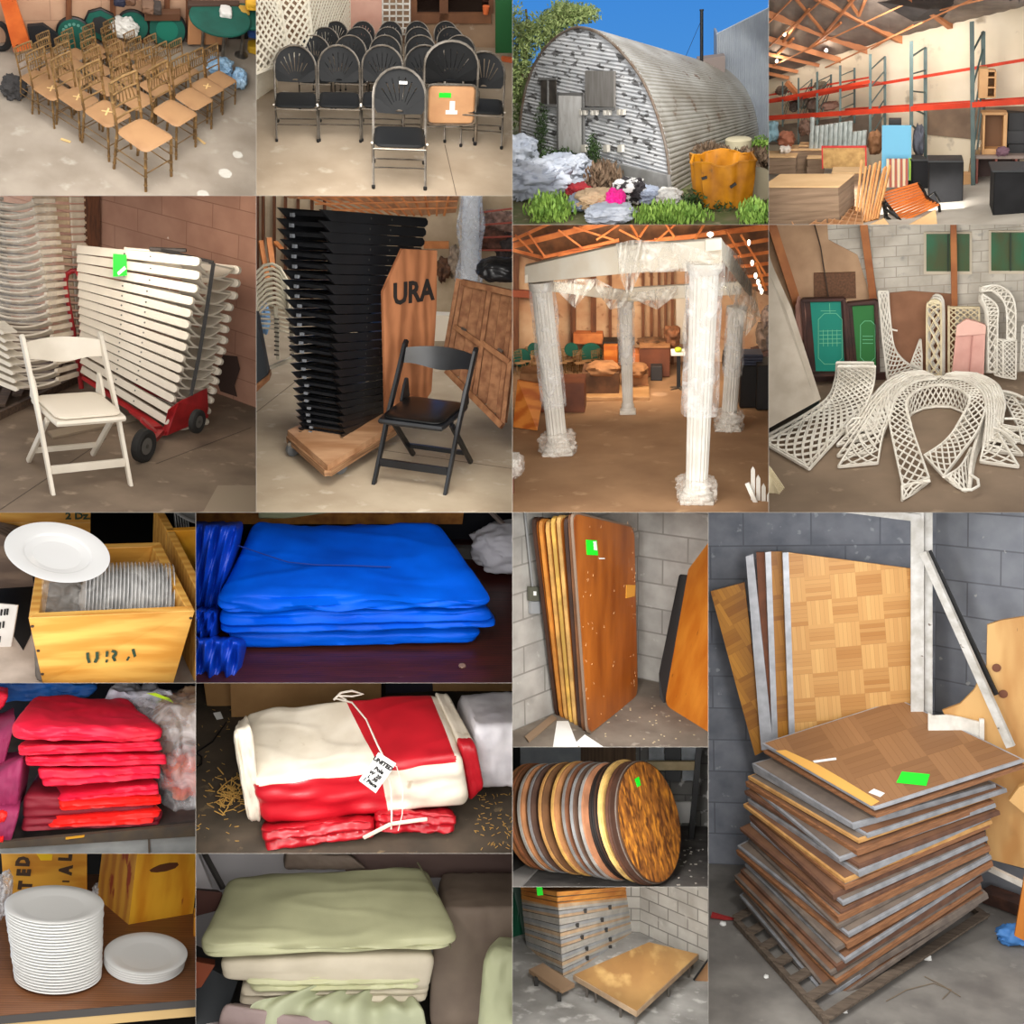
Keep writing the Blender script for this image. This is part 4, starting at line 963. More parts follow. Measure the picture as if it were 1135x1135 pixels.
cstack((-30, 832, 310, 1010), gd(1010), .75, 'large cardboard stack at the lower left corner', lay=5, dx=.15); cstack((280, 770, 420, 925), gd(925), .4, 'cardboard stack under the red framed board', lay=4); cstack((135, 650, 205, 690), 2.6, .3, 'small cardboard stack farthest back at left')
t = thing('framed_board', 'particle board with thin red frame standing on cardboard', 'board', F.M)
boxq(240, 650, 430, 745, 1.8, .03, 'panel', mat('osb', (200, 160, 100), .8, (168, 128, 76), scale=14), par=t, bev=0)
for q in ((236, 648, 434, 655), (236, 648, 242, 748), (428, 648, 434, 735)): boxq(*q, 1.79, .05, 'red_edge', mat('red edge', (200, 44, 40), .6), par=t, bev=0)
# planks and posts leaning
PLK = mat('new timber', (206, 150, 92), .6, (184, 126, 72), scale=3, st=(6, 6, 1))
for i in range(9):
    x0, x1 = 386+i*12, 412+i*15+(i*17 % 13); MB().beam(F.at(x0, 985-abs(i-4)*4, gd(985)+.02*i), F.at(x1, 712+(i*29 % 35), gd(985)+.5+.04*(i % 3)), .022, .04).obj('timber_plank', PLK, mw=F.M, label='long timber plank leaning in the bundle left of the bench', cat='plank', group='leaning timber planks', smooth=0)
t = thing('striped_boards', 'bundle of red and white striped boards behind the bench', 'boards', F.M)
for i in range(8): boxq(522+i*12, 705, 533+i*12, 830, gd(850)-.05, .05, 'board', mat('red stripe', (158, 84, 66), .7) if i % 2 else mat('pale stripe', (214, 186, 152), .7), par=t, bev=0)
# bench
t = thing('park_bench', 'park bench with orange wooden slats and black iron ends', 'bench', F.M); IR = mat('black iron', (24, 24, 24), -0.22); SL = mat('orange slat', (206, 112, 36), .5, (180, 90, 28), scale=4)
def bl(a, b, c0, d, y, dy, n, nm):
    for i in range(n):
        f = i/(n-1); x0, y0 = a[0]+(b[0]-a[0])*f, a[1]+(b[1]-a[1])*f; x1, y1 = c0[0]+(d[0]-c0[0])*f, c0[1]+(d[1]-c0[1])*f
        MB().beam(F.at(x0, y0, y+dy*f), F.at(x1, y1, y+dy*f+.12), .03, .022).obj(nm, SL, t, smooth=0)
bl((498, 858), (535, 915), (662, 812), (690, 862), gd(985)+.55, -.08, 6, 'back_slat'); bl((545, 925), (592, 978), (695, 870), (752, 905), gd(985)+.45, -.35, 6, 'seat_slat')
m = MB(); m.tube([F.at(*q, yy) for q, yy in (((492, 852), 0.53), ((512, 890), 0.48), ((540, 925), 0.38), ((590, 985), 0.03))], .02, 6); m.tube([F.at(*q, .23) for q in ((510, 890), (520, 960), (500, 985))], .025, 6); m.tube([F.at(*q, .13) for q in ((515, 925), (560, 955), (600, 1000), (545, 980), (520, 960))], .018, 6); m.obj('iron_end', IR, t)
m = MB(); m.tube([F.at(*q, yy) for q, yy in (((665, 808), 0.63), ((690, 850), 0.58), ((700, 875), 0.48), ((755, 910), 0.23))], .018, 6); m.tube([F.at(*q, .33) for q in ((755, 910), (762, 985))], .018, 6); m.tube([F.at(*q, .38) for q in ((705, 870), (735, 850), (760, 895))], .014, 6); m.obj('iron_end', IR, t)
# egg-crate dividers at the bottom
DV = mat('divider card', (178, 132, 92), .8)
t = thing('carton_divider', 'cardboard cell divider lying flat at the bottom left', 'divider', F.M)
q0, q1, q2, q3 = F.fl(175, 1010), F.fl(410, 1000), F.fl(415, 935), F.fl(330, 915)
A, B, C_, D_ = F.fl(170, 1020, .1), F.fl(420, 1040, .1), F.fl(412, 945, .1), F.fl(330, 915, .1)
for i in range(7):
    f = i/6; MB().beam(A.lerp(D_, f), B.lerp(C_, f), .012, .1).obj('card_strip', DV, t, smooth=0); MB().beam(A.lerp(B, f), D_.lerp(C_, f), .012, .1).obj('card_strip', DV, t, smooth=0)
t = thing('carton_divider', 'cardboard cell divider standing on edge at the far bottom left', 'divider', F.M)
A, B, C_, D_ = F.at(90, 935, -.2), F.at(240, 880, -.1), F.at(260, 960, -.1), F.at(120, 1010, -.3)
for i in range(6):
    f = i/5; MB().beam(A.lerp(B, f), D_.lerp(C_, f), .012, .09, (0, 1, .3)).obj('card_strip', DV, t, smooth=0)
for i in range(4):
    f = i/3; MB().beam(A.lerp(D_, f), B.lerp(C_, f), .012, .09, (0, 1, .3)).obj('card_strip', DV, t, smooth=0)
MB().prism([F.at(*q, -.3) for q in ((600, 1010), (740, 930), (748, 1010))], (0, .05, .0)).obj('cardboard_sheet', CT, mw=F.M, label='bent cardboard sheet at the bottom in front of the bench', cat='cardboard', smooth=0)
MB().prism([F.at(*q, -.3) for q in ((420, 1010), (510, 968), (545, 1010))], (0, .05, .0)).obj('cardboard_sheet', CT, mw=F.M, label='small cardboard sheet at the bottom under the planks', cat='cardboard', smooth=0)
clip_panel(P)

# ================================================================== white folding chairs stacked on a red hand truck
P = Panel('white stack', 0, 217, 284, 568, 3.232)
F = Frame(P, 460, 1120, 0.7, 22)
FLE = mat('brown concrete', (128, 110, 92), .85, (104, 88, 72), scale=1.3, col3=(146, 128, 108), sp3=(.6, .7), bump=.1)
floor(F, FLE, 14)
PINKB = mat('pink painted block', (192, 146, 122), .9, (176, 130, 108), kind='block', scale=2, bw=1.15, bh=.36, msz=.008, mortar=(150, 108, 88), col3=(226, 206, 192), sp3=(.72, .73))
def quadm(pts, y, th, nm, mm, par=None, lab=None, cat=None, FF=None, kind=None, g=None, smooth=0):
    FF = FF or F; ys = y if isinstance(y, (list, tuple)) else [y]*len(pts)
    return MB().prism([FF.at(a, b, q) for (a, b), q in zip(pts, ys)], (0, th, 0)).obj(nm, mm, parent=par, mw=None if par else FF.M, label=lab, cat=cat, kind=kind, group=g, smooth=smooth)
wA, wB = F.fl(260, 520), F.fl(925, 762)
wall(F, wA, wB, 5, PINKB, 'wall_back', ext=(8, 1))
wdir = (wB-wA).normalized(); wnr = V((wdir.y, -wdir.x, 0))
def ww(x, y, off=0): return F.pl(x, y, wA+wnr*off, wnr)
MB().beam(ww(330, -40, .1), ww(330, 560, .1), .24, .1).obj('trim_post', WPOST, mw=F.M, kind='structure', smooth=0)
m = MB().prism([ww(x, y, .012) for x, y in ((770, 640), (800, 570), (850, 575), (860, 620), (840, 680), (850, 720), (790, 700))], wnr*.004).obj('wall_hole', mat('dark stain', (66, 46, 38), .9), mw=F.M, kind='structure', smooth=0)
WH = mat('white resin', (214, 205, 190), .5, (202, 192, 176), scale=5); PAD = mat('white vinyl pad', (222, 210, 192), .4)
def wood_chair(name, label, m, pm, group=None, cat='chair'):
    t = thing(name, label, cat, Matrix(), group); W = .215
    for s in (-1, 1):
        MB().prism([(s*W, -.235, 0), (s*W, -.205, 0), (s*W, -.02, .40), (s*W, .215, .82), (s*W, .19, .84), (s*W, .165, .82), (s*W, -.06, .40)], (s*.022, 0, 0)).obj('front_leg', m, t, smooth=0, bevel=.003)
        MB().beam((s*(W-.02), .25, 0), (s*(W-.02), -.08, .41), .02, .035).obj('rear_leg', m, t, smooth=0, bevel=.003)
        MB().prism([(s*(W-.012), .10, .56), (s*(W-.012), .13, .60), (s*(W-.012), .15, .59), (s*(W-.012), .17, .46), (s*(W-.012), .12, .44), (s*(W-.012), .06, .46)], (-s*.018, 0, 0)).obj('hinge_bracket', m, t, smooth=0, bevel=.003)
    def sl(u, v):
        x = -W+2*W*u; z = .675+.115*v-.02*(1-v)*0; a = (1-(2*u-1)**2)
        return V((x, .105+.23*(z-.61)/.84+.05*a+.02, z-(1-v)*.02*math.cos(PI*(2*u-1))+.012*a*v))
    MB().grid(12, 3, sl, th=.016).obj('back_slat', m, t, smooth=60)
    MB().rbox((6, 6, 2), .12, lambda q: V((q.x*.205, -.03+q.y*.20, .435+q.z*.018)), (1, 1, .3)).obj('seat', m, t)
    MB().rbox((8, 8, 3), .3, lambda q: V((q.x*.19, -.03+q.y*.185, .462+q.z*.014+.006*(1-q.x**2)*(1-q.y**2))), (1, 1, .3)).obj('seat_pad', pm, t)
    MB().beam((-W, -.165, .13), (W, -.165, .13), .018, .05).obj('stretcher', m, t, smooth=0, bevel=.002)
    MB().beam((-W+.02, .18, .10), (W-.02, .18, .10), .018, .03).obj('stretcher', m, t, smooth=0)
    return t
wc = wood_chair('folding_chair', 'white wooden folding chair standing open before the red hand truck', WH, PAD)
wc.matrix_basis = F.mw(F.fl(276, 1005)+V((-.0, .06, 0)), 20, 2.05) @ Matrix.Diagonal((1, 1.25, .97, 1))
# folded chairs in a strapped stack
def folded(name, label, m, group, pointed=False, slat_end=True):
    t = thing(name, label, 'folded chair', Matrix(), group); L = .9
    for i, y in enumerate((0, .41)):
        if pointed: o = [(-.075, y, .054), (0.015, y, -.002), (.87, y, -.0), (.9, y, .015), (.9, y, .035), (.88, y, .052)]
        else: o = [(0, y, 0), (.87, y, 0)]+[(.872+.026*math.sin(a), y, .026-.026*math.cos(a)) for a in (.6, 1.2, 1.8, 2.4)]+[(.87, y, .052), (0, y, .052)]
        MB().prism(o, (0, .026, 0)).obj('front_leg', m, t, smooth=30, bevel=.002)
    for x0 in ((.72, .10) if not pointed else (.72, .12)):
        MB().grid(2, 10, lambda u, v: V((x0+.14*u, .02+.39*v, .045-(.085 if slat_end and x0 > .5 else .0)*(1-(2*v-1)**2))), th=.012).obj('back_slat' if x0 > .5 else 'seat', m, t, smooth=60)
    if pointed:
        for k in range(2): MB().box((.03+.05*k, .218, .03), (.03, .38, .02)).obj('stretcher', m, t, smooth=0)
        MB().box((-.03, .33, .02), (.02, .03, .02)).obj('foot_tip', mat('grey tip', (120, 124, 130), .5), t, smooth=0)
    else:
        MB().box((.86, .218, .03), (.012, .38, .01)).obj('stretcher', m, t, smooth=0)
    for x in (.55, .36): MB().lathe([(.006, -.001), (.006, .001)], 8, Matrix.Translation((x, -.001, .028)) @ Matrix.Rotation(PI/2, 4, 'X')).obj('screw', mat('screw steel', (90, 88, 84), .4, metal=.7), t)
    return t
RX = [715, 714, 706, 690, 682, 675, 672, 664, 655, 648, 640, 630, 620, 608, 600]
RY = [242, 292, 340, 384, 428, 468, 510, 550, 590, 628, 664, 700, 735, 775, 815]
LX = [272+i for i in range(15)]; LY = [196, 228, 260, 292, 322, 352, 382, 411, 440, 468, 496, 524, 552, 588, 622]
ordn = ['topmost', 'second', 'third', 'fourth', 'fifth', 'sixth', 'seventh', 'eighth', 'ninth', 'tenth', 'eleventh', 'twelfth', 'thirteenth', 'fourteenth', 'fifteenth', 'sixteenth', 'seventeenth', 'eighteenth', 'nineteenth', 'twentieth', 'twenty-first', 'twenty-second', 'twenty-third', 'twenty-fourth', 'twenty-fifth', 'twenty-sixth', 'twenty-seventh', 'twenty-eighth', 'twenty-ninth', 'thirtieth', 'thirty-first', 'thirty-second']
pf = None
for i in range(14, -1, -1):
    a, b = F.at(LX[i], LY[i], 3.75), F.at(RX[i], RY[i], 2.5)
    L = (b-a).length; mw = F.M @ axes(a-V((0, 0, .04)), b-a, (.1, .22, 1), L/.9)
    lb = 'white folded chair, %s in the strapped stack on the red hand truck' % (ordn[i] if i < 14 else 'lowest')
    if pf is None: pf = folded('folded_chair', lb, WH, 'white folded chairs strapped on the hand truck'); pf.matrix_basis = mw
    else: dup(pf, mw, lb)
quadm([(405, 290), (455, 285), (453, 212), (405, 208)], 3.15, .01, 'green_sticker', GREEN, lab='neon green sticker on the white chair stack', cat='sticker')
quadm([(425, 285), (452, 262), (446, 252), (420, 275)], 3.13, .01, 'paper_label', PAPER, lab='small torn white label on the green sticker', cat='label')
STR = mat('black strap', (28, 24, 22), .6)
m = MB(); pts = [F.at(x, y, yy) for x, y, yy in ((560, 190, 3.3), (765, 240, 2.75), (742, 400, 2.7), (712, 580, 2.65), (684, 715, 2.6))]
for a, b in zip(pts, pts[1:]): m.beam(a, b, .05, .02, (0, 1, 0))
m.obj('strap', STR, mw=F.M, label='black strap tied around the white chair stack', cat='strap', smooth=0)
MB().beam(F.at(535, 190, 3.3), F.at(668, 196, 3.2), .05, .05).obj('ratchet_bar', mat('worn black', (52, 46, 42), .5), mw=F.M, label='worn black bar lying on top of the white stack', cat='bar', smooth=0, bevel=.008)
MB().beam(F.at(445, 188, 3.4), F.at(600, 202, 3.3), .04, .03).obj('loose_batten', WH, mw=F.M, label='loose white slat on top of the strapped stack', cat='slat', smooth=0)
# hand truck
REDT = mat('red truck paint', (172, 34, 38), .45, (140, 26, 30), scale=5)
t = thing('hand_truck', 'red steel hand truck with black rubber wheels under the white chairs', 'hand truck', F.M)
quadm([(602, 768), (640, 740), (742, 690), (746, 762), (738, 800), (600, 858), (572, 862), (590, 820)], [2.45, 2.45, 3.0, 3.0, 3.0, 2.45, 2.6, 2.55], .03, 'nose_plate', REDT, t)
m = MB(); m.beam(F.at(300, 650, 3.75), F.at(598, 850, 2.5), .07, .05); m.beam(F.at(400, 640, 4.3), F.at(742, 790, 3.0), .05, .05); m.beam(F.at(480, 770, 3.0), F.at(560, 830, 2.5), .16, .03); m.beam(F.at(575, 845, 2.45), F.at(532, 892, 1.72), .09, .06); m.beam(F.at(505, 800, 2.3), F.at(560, 850, 2.3), .14, .04); m.obj('frame', REDT, t, smooth=0)
MB().tube([F.at(x, y, 4.0) for x, y in ((292, 690), (280, 600), (262, 480), (243, 380), (233, 310), (240, 280), (256, 270), (276, 268))], .035, 8).obj('handle', REDT, t)
MB().tube([F.at(x, y, 3.8) for x, y in ((276, 268), (290, 300), (300, 640))], .035, 8).obj('handle', REDT, t)
TIR = mat('tire rubber', (26, 24, 22), .75, bump=.4); HUB = mat('grey hub', (86, 84, 80), .5)
for (x, y, r, yy) in ((515, 895, 64, 1.62), (706, 808, 46, 2.3)):
    ce = F.at(x, y, yy); s = r/323*(D+yy)/D; M_ = Matrix.Translation(ce) @ Matrix.Rotation(R(55), 4, 'Z') @ Matrix.Rotation(PI/2, 4, 'X')
    w = MB().lathe([(s*.5, -s*.2), (s*.8, -s*.3), (s*.97, -s*.2), (s, 0), (s*.97, s*.2), (s*.8, s*.3), (s*.5, s*.2)], 30, M_).obj('wheel', TIR, t)
    MB().lathe([(s*.48, -s*.22), (s*.5, s*.22)], 24, M_).obj('hub', HUB, w); MB().lathe([(s*.12, -s*.26), (s*.12, s*.26)], 12, M_).obj('axle', mat('screw steel', (90, 88, 84)), w)
# stacks at the left on pallets
PAL = mat('dark pallet wood', (92, 72, 56), .85, (64, 50, 40), scale=4, st=(1, 6, 6))
t = thing('pallet', 'dark wooden pallet under the left white chair stacks', 'pallet', F.M)
for i in range(7):
    a, b = F.fl(-60+i*60, 790-i*38, .12), F.fl(20+i*52, 600-i*5, .12)
    if i < 6: MB().beam(a, b, .13, .04).obj('board', PAL, t, smooth=0)
MB().beam(F.fl(-60, 815, .05), F.fl(290, 650, .05), .06, .12).obj('edge_board', PAL, t, smooth=0); MB().beam(F.fl(-60, 770, .05), F.fl(120, 600, .05), .1, .1).obj('edge_board', PAL, t, smooth=0)
GW = mat('grey white resin', (202, 190, 172), .5, (182, 168, 150), scale=5)
def arc_chair(label, group):
    t = thing('folded_chair', label, 'folded chair', Matrix(), group)
    MB().grid(14, 2, lambda u, v: V((-.5+u, .12*v, -.11*(1-(2*u-1)**2)-.05*v)), th=.03).obj('back_slat', GW, t, smooth=60)
    MB().grid(10, 2, lambda u, v: V((-.46+.92*u, .1+.3*v, -.03-.04*(1-(2*u-1)**2))), th=.03).obj('seat', GW, t, smooth=60)
    for s in (-1, 1):
        o = [(s*.5, y, z) for y, z in ((0, -.035), (-.02, -.015), (-.02, .015), (0, .035), (.6, .035), (.6, -.035))]; MB().prism(o, (s*.05, 0, 0)).obj('leg', GW, t, smooth=0)
    return t
ac = None
for i in range(21, -1, -1):
    y = 18+i*30.5; xr = 118+4.2*i; xl = -70+3.2*i*.6; yy = 3.5
    a, b = F.at(xl, y-8, yy+.3), F.at(xr, y, yy-.1); mw = F.M @ axes((a+b)/2, b-a, (0, .1, 1), (b-a).length*.96)
    lb = 'curved white folded chair, %s from the top of the wrapped left stack' % ordn[i]
    if ac is None: ac = arc_chair(lb, 'white folded chairs in the tall left stack'); ac.matrix_basis = mw
    else: dup(ac, mw, lb)
WRAP = film('stretch film grey', (.8, .78, .74), .12, 8)
ce = F.at(30, 330, 3.7)
MB().grid(24, 8, lambda u, v: V((F.at(30, 300, 3.7).x+.0+.62*math.cos(PI+u*PI), 3.75+.45*math.sin(PI+u*PI)-.1, F.at(30, -30+470*(1-v), 3.4).z+.015*math.sin(7*u+9*v))), th=0).obj('stretch_wrap', WRAP, mw=F.M, label='clear stretch wrap around the top of the left chair stack', cat='wrap', smooth=180)
TANW2 = mat('aged cream resin', (196, 170, 138), .6, (176, 148, 116), scale=6)
fb = None
for i in range(21, -1, -1):
    y = 12+i*27.5; a, b = F.at(118+4*i*.9, y-6, 4.6), F.at(245+2*i*.8, y+2, 4.3); mw = F.M @ axes(a, b-a, (0, .1, 1), (b-a).length/.9)
    lb = 'cream folded chair edge, %s from the top of the middle stack' % ordn[i]
    if fb is None:
        fb = thing('folded_chair', lb, 'folded chair', mw, 'cream folded chairs between the white stacks')
        MB().box((.45, 0, 0), (.9, .05, .1)).obj('leg', TANW2, fb, smooth=0, bevel=.01); MB().box((.5, .3, .0), (.9, .5, .05)).obj('seat', TANW2, fb, smooth=0); MB().box((.93, .25, 0), (.05, .5, .13)).obj('leg', GW, fb, smooth=0, bevel=.01)
    else: dup(fb, mw, lb)
fd = None
for i in range(8):
    y = 490+i*29; a, b = F.at(-40, y-30, 2.9), F.at(6+i*7, y+8, 2.6); mw = F.M @ axes(a, b-a, (0, .1, 1), (b-a).length/.9)
    lb = 'white chair edge at the left border, %s from the top of the low stack' % ordn[i]
    if fd is None:
        fd = thing('folded_chair', lb, 'folded chair', mw, 'white folded chairs at the left border')
        MB().prism([(0, 0, 0), (.9, 0, 0), (.98, 0, .06), (.9, 0, .12), (0, 0, .12)], (0, .05, 0)).obj('leg', WH, fd, smooth=0); MB().box((.4, .3, .05), (.9, .5, .05)).obj('seat', WH, fd, smooth=0)
    else: dup(fd, mw, lb)
MB().prism([F.fl(x, y, .004) for x, y in ((725, 1140), (780, 1040), (925, 1040), (925, 1140))], (0, 0, .01)).obj('flat_board', mat('greyed board', (140, 124, 104), .9), mw=F.M, label='thin grey board lying on the floor at the lower right', cat='board', smooth=0)
MB().prism([F.fl(x, y, .004) for x, y in ((170, 850), (480, 790), (500, 805), (190, 872))], (0, 0, .03)).obj('floor_batten', mat('greyed board', (140, 124, 104), .9), mw=F.M, label='weathered batten on the floor behind the open white chair', cat='batten', smooth=0)
for a, b in (((0, 1125), (380, 870)), ((560, 960), (900, 830))):
    MB().beam(F.fl(*a, .001), F.fl(*b, .001), .012, .004).obj('floor_joint', mat('dark joint', (78, 66, 54), .9), mw=F.M, kind='structure')
clip_panel(P)

# ================================================================== black folding chairs on a plywood dolly
P = Panel('black stack', 284, 217, 568, 568, 3.232)
F = Frame(P, 460, 1120, 0.7, 22)
FLF = mat('warm pale concrete', (188, 172, 148), .8, (168, 150, 126), scale=1.2, col3=(202, 190, 170), sp3=(.6, .72), bump=.05)
yB = F.fl(600, 420).y
floor(F, FLF, yB+.2)
wall(F, (-6, yB, 0), (6, yB, 0), 5, mat('pale hall wall', (206, 190, 164), .9, (180, 160, 132), scale=2), 'wall_back', ext=(2, 2))
def Q(pts, y, th, nm, mm, par=None, lab=None, cat=None, kind=None, g=None): return quadm(pts, y, th, nm, mm, par, lab, cat, F, kind, g)
# far hall seen through the gaps: roof timber and roof
HT = mat('orange hall timber', (206, 134, 78), .7, (170, 104, 58), scale=5)
Q([(60, -20), (730, -20), (715, 60), (600, 70), (520, 68), (330, 20), (120, 10)], yB-.3, .05, 'ceiling', mat('hall roof', (176, 130, 92), .8, (140, 100, 70), scale=8), kind='structure')
for i in range(13):
    x = 120+i*48; MB().beam(F.at(x, -20, yB-.5), F.at(x*.55+290, 72, yB-.4), .035).obj('roof_truss', HT, mw=F.M, label='orange roof timber above the far hall, %s from left' % ordn[i].replace('topmost', 'first'), cat='truss', group='roof timbers over the far hall', smooth=0)
for i in range(3): MB().beam(F.at(150+i*60, 8+i*22, yB-.55), F.at(720, -5+i*24, yB-.55), .03).obj('roof_batten', HT, mw=F.M, label='long cross batten under the far roof, %s from the top' % ordn[i].replace('topmost', 'first'), cat='batten', group='cross battens under the far roof', smooth=0)
for k, x in enumerate((-5, 25, 65, 105, 150, 200, 245)): MB().beam(F.at(x, -20, yB-.2), F.at(x, 400, yB-.2), .06 if k else .15).obj('trim_%d' % (k+1), WPOST, mw=F.M, kind='structure', smooth=0)
Q([(600, 165), (690, 165), (690, 190), (600, 190)], yB-.3, .1, 'far_counter', HT, lab='orange strip of shelving at the end of the far hall', cat='shelf')
Q([(636, 520), (705, 520), (705, 430), (640, 428)], F.fl(660, 545).y, .3, 'white_box', mat('pale grey box', (205, 200, 190), .7), lab='pale grey box on the floor behind the plywood board', cat='box')
for k, (q, col, l) in enumerate([((645, 230, 700, 300), (120, 84, 62), 'brown clutter beside the wrapped pillar'), ((655, 255, 680, 315), (92, 60, 46), 'dark brown bundle behind the plywood board'), ((690, 190, 730, 300), (190, 170, 150), 'pale clutter left of the wrapped pillar'), ((780, 120, 920, 200), (110, 70, 55), 'dark shelving clutter at the upper right'), ((820, 60, 925, 130), (150, 120, 110), 'grey clutter at the upper right corner'), ((860, 140, 925, 230), (70, 60, 60), 'dark clutter above the black cover')]):
    heap(F, 'storage_clutter', mat('clutter f%d' % k, col, .8, tuple(int(v*.6) for v in col), scale=9), q, yB-.5, None, .4, l, 'clutter', 80+k, .35, n=12, g=None) if False else heap(F, 'storage_clutter', mat('clutter f%d' % k, col, .8, tuple(int(v*.6) for v in col), scale=9), q, yB-.5, None, .4, l, 'clutter', 80+k, .35, n=12)
for i in range(4): MB().beam(F.at(800, 60+i*45, yB-.9), F.at(925, 45+i*50, yB-.9), .03).obj('rack_rail', mat('dull red rail', (150, 64, 48), .6), mw=F.M, label='dull red rack rail at the upper right, %s from the top' % ordn[i].replace('topmost', 'first'), cat='rail', group='dull red rack rails', smooth=0)
# wrapped pillar
t = thing('wrapped_pillar', 'white pillar wrapped in clear bluish plastic beyond the pallet', 'pillar', F.M); yp = yB-1.2
b0 = F.at(762, 330, yp); h = F.at(762, -40, yp).z-b0.z
MB().lathe([(.16, 0), (.16, h)], 24, Matrix.Translation(b0)).obj('shaft', mat('bluish white', (196, 204, 216), .5), t)
MB().grid(30, 20, lambda u, v: b0+V(((.215+.03*math.sin(9*u*2*PI+5*v)+.03*math.sin(13*v))*math.cos(u*2*PI), (.2+.03*math.sin(8*u*2*PI+7*v))*math.sin(u*2*PI), h*v))).obj('plastic_wrap', film('blue film', (.8, .86, .95), .3, 6), t, smooth=180)
# black stack
BK = mat('black lacquer', (16, 17, 20), .36, (26, 28, 32), scale=5, spec=.45)
N = 27; fk = None
for i in range(N-1, -1, -1):
    u = i/(N-1); s = 1-(1-u)**1.28
    nx, ny = 258+62*u+(6 if i % 3 == 0 else 0), 75+795*s
    cx_, cy_ = 615-158*u, 100+720*s
    a, b = F.at(nx, ny, 1.75), F.at(cx_, cy_, 2.9); L = (b-a).length
    mw = F.M @ axes(a-V((0, 0, .05)), b-a, (0, .12*(1-u), 1), L/.9) @ Matrix.Diagonal((1, 1.02, 1.0+.25*(1-u), 1))
    lb = 'black folded chair, %s from the top of the tall stack on the dolly' % ordn[i].replace('topmost', 'first')
    if fk is None: fk = folded('folded_chair', lb, BK, 'black folded chairs stacked on the dolly', True); fk.matrix_basis = mw
    else: dup(fk, mw, lb)
# dolly
PLY = mat('warm plywood', (200, 156, 118), .55, (168, 120, 82), scale=2.2, st=(.6, 2.2, 1)); PLE = mat('plywood edge', (176, 134, 96), .7, (120, 84, 56), scale=2, st=(1, 1, 30))
t = thing('furniture_dolly', 'plywood dolly on casters under the black chair stack', 'dolly', F.M)
z0, z1 = .16, .30
def dq(z): return [F.fl(255, 965, z), F.fl(500, 815, z), F.fl(370, 720, z), F.fl(112, 840, z)]
tp = dq(z1)
MB().hexa([p-V((0, 0, .07)) for p in tp]+tp).obj('deck', PLY, t, smooth=0)
for a, b in ((0, 1), (2, 3), (3, 0)): MB().beam(tp[a].lerp(tp[b], .02)-V((0, 0, .11)), tp[a].lerp(tp[b], .98)-V((0, 0, .11)), .06, .08).obj('rail', PLE, t, smooth=0)
for p in (tp[0].lerp(tp[1], .25).lerp(tp[3], .1), tp[3].lerp(tp[0], .12), tp[1].lerp(tp[2], .2)):
    w = MB().lathe([(.04, -.035), (.085, -.03), (.09, 0), (.085, .03), (.04, .035)], 18, Matrix.Translation((p.x, p.y, .09)) @ Matrix.Rotation(.6, 4, 'Z') @ Matrix.Rotation(PI/2, 4, 'X')).obj('caster', mat('caster grey', (96, 98, 100), .4), t)
    MB().box((p.x, p.y, .16), (.1, .1, .08)).obj('bracket', CHR, w, smooth=0)
# coffin-shaped plywood board with painted letters
n0 = F.at(455, 700, 1.95); n1 = F.at(640, 700, 2.45); dd = (n1-n0); dd.z = 0; dd.normalize(); pn = V((dd.y, -dd.x, 0))
def bp(x, y, o=0): return F.pl(x, y, n0+pn*o, pn)
t = thing('plywood_board', 'plywood board with cut corners and black letters leaning on the black stack', 'board', F.M)
MB().prism([bp(x, y) for x, y in ((455, 345), (524, 191), (648, 196), (646, 400), (628, 700), (605, 738), (465, 797))], -pn*.05).obj('panel', mat('figured plywood', (176, 116, 78), .5, (132, 82, 52), kind='wood', scale=2.6, st=(1.4, 1, .35), con=(.3, .7)), t, smooth=0)
BKP = mat('stencil black', (24, 18, 16), .7)
ce = bp(564, 348, .012); mwt = axes(ce, dd) @ Matrix.Rotation(PI/2, 4, 'X')
writing('URA', .36, BKP, mwt @ Matrix.Diagonal((.92, 1.05, 1, 1)), parent=t)
# open black chair
BPAD = mat('black glossy pad', (14, 14, 14), .3)
bc = wood_chair('folding_chair', 'black wooden folding chair standing open in front of the dolly', BK, BPAD)
bc.matrix_basis = F.mw(F.fl(606, 1000)+V((0, .02, 0)), -22, 2.05) @ Matrix.Diagonal((1, 1.25, .92, 1))
# leaning wooden pallet frame at right
PW_ = mat('pallet wood', (176, 124, 84), .75, (134, 86, 54), scale=3, st=(3, 3, 3)); 
t = thing('wooden_pallet', 'wooden pallet frame standing on edge at right', 'pallet', F.M)
py0, py1 = F.fl(690, 640).y*.0+3.1, 2.3
def pp(u, v, o=0):
    a = F.at(738, 306, 3.4).lerp(F.at(935, 350, 2.9), u); b = F.at(682, 622, 3.0).lerp(F.at(880, 820, 2.0), u)
    return a.lerp(b, v)+V((0, o, 0))
for i in range(7): MB().beam(pp(i/6, 0, .12), pp(i/6, 1, .12), .16, .03, (0, 1, 0)).obj('back_board', PW_, t, smooth=0)
for u in (0, .5, 1): MB().beam(pp(u, 0), pp(u, 1), .06, .1, (0, 1, 0)).obj('bearer', PW_, t, smooth=0)
for v in (0, 1): MB().beam(pp(0, v, -.06), pp(1, v, -.06), .08, .06, (0, 1, 0)).obj('edge_rail', PW_, t, smooth=0)
for u in (.0, .5): MB().beam(pp(u, .5, -.05), pp(u+.5, .52, -.05), .07, .05, (0, 1, 0)).obj('cross_rail', PW_, t, smooth=0)
for u in (.12, .78): MB().beam(pp(u, .47, -.08), pp(u+.08, .47, -.08), .03, .03).obj('metal_clip', CHR, t, smooth=0)
heap(F, 'black_cover', mat('black vinyl cover', (32, 32, 34), .4), (795, 238, 960, 318), 3.0, None, .6, 'black vinyl cover draped over the top of the pallet', 'cover', 90, .15, n=18)
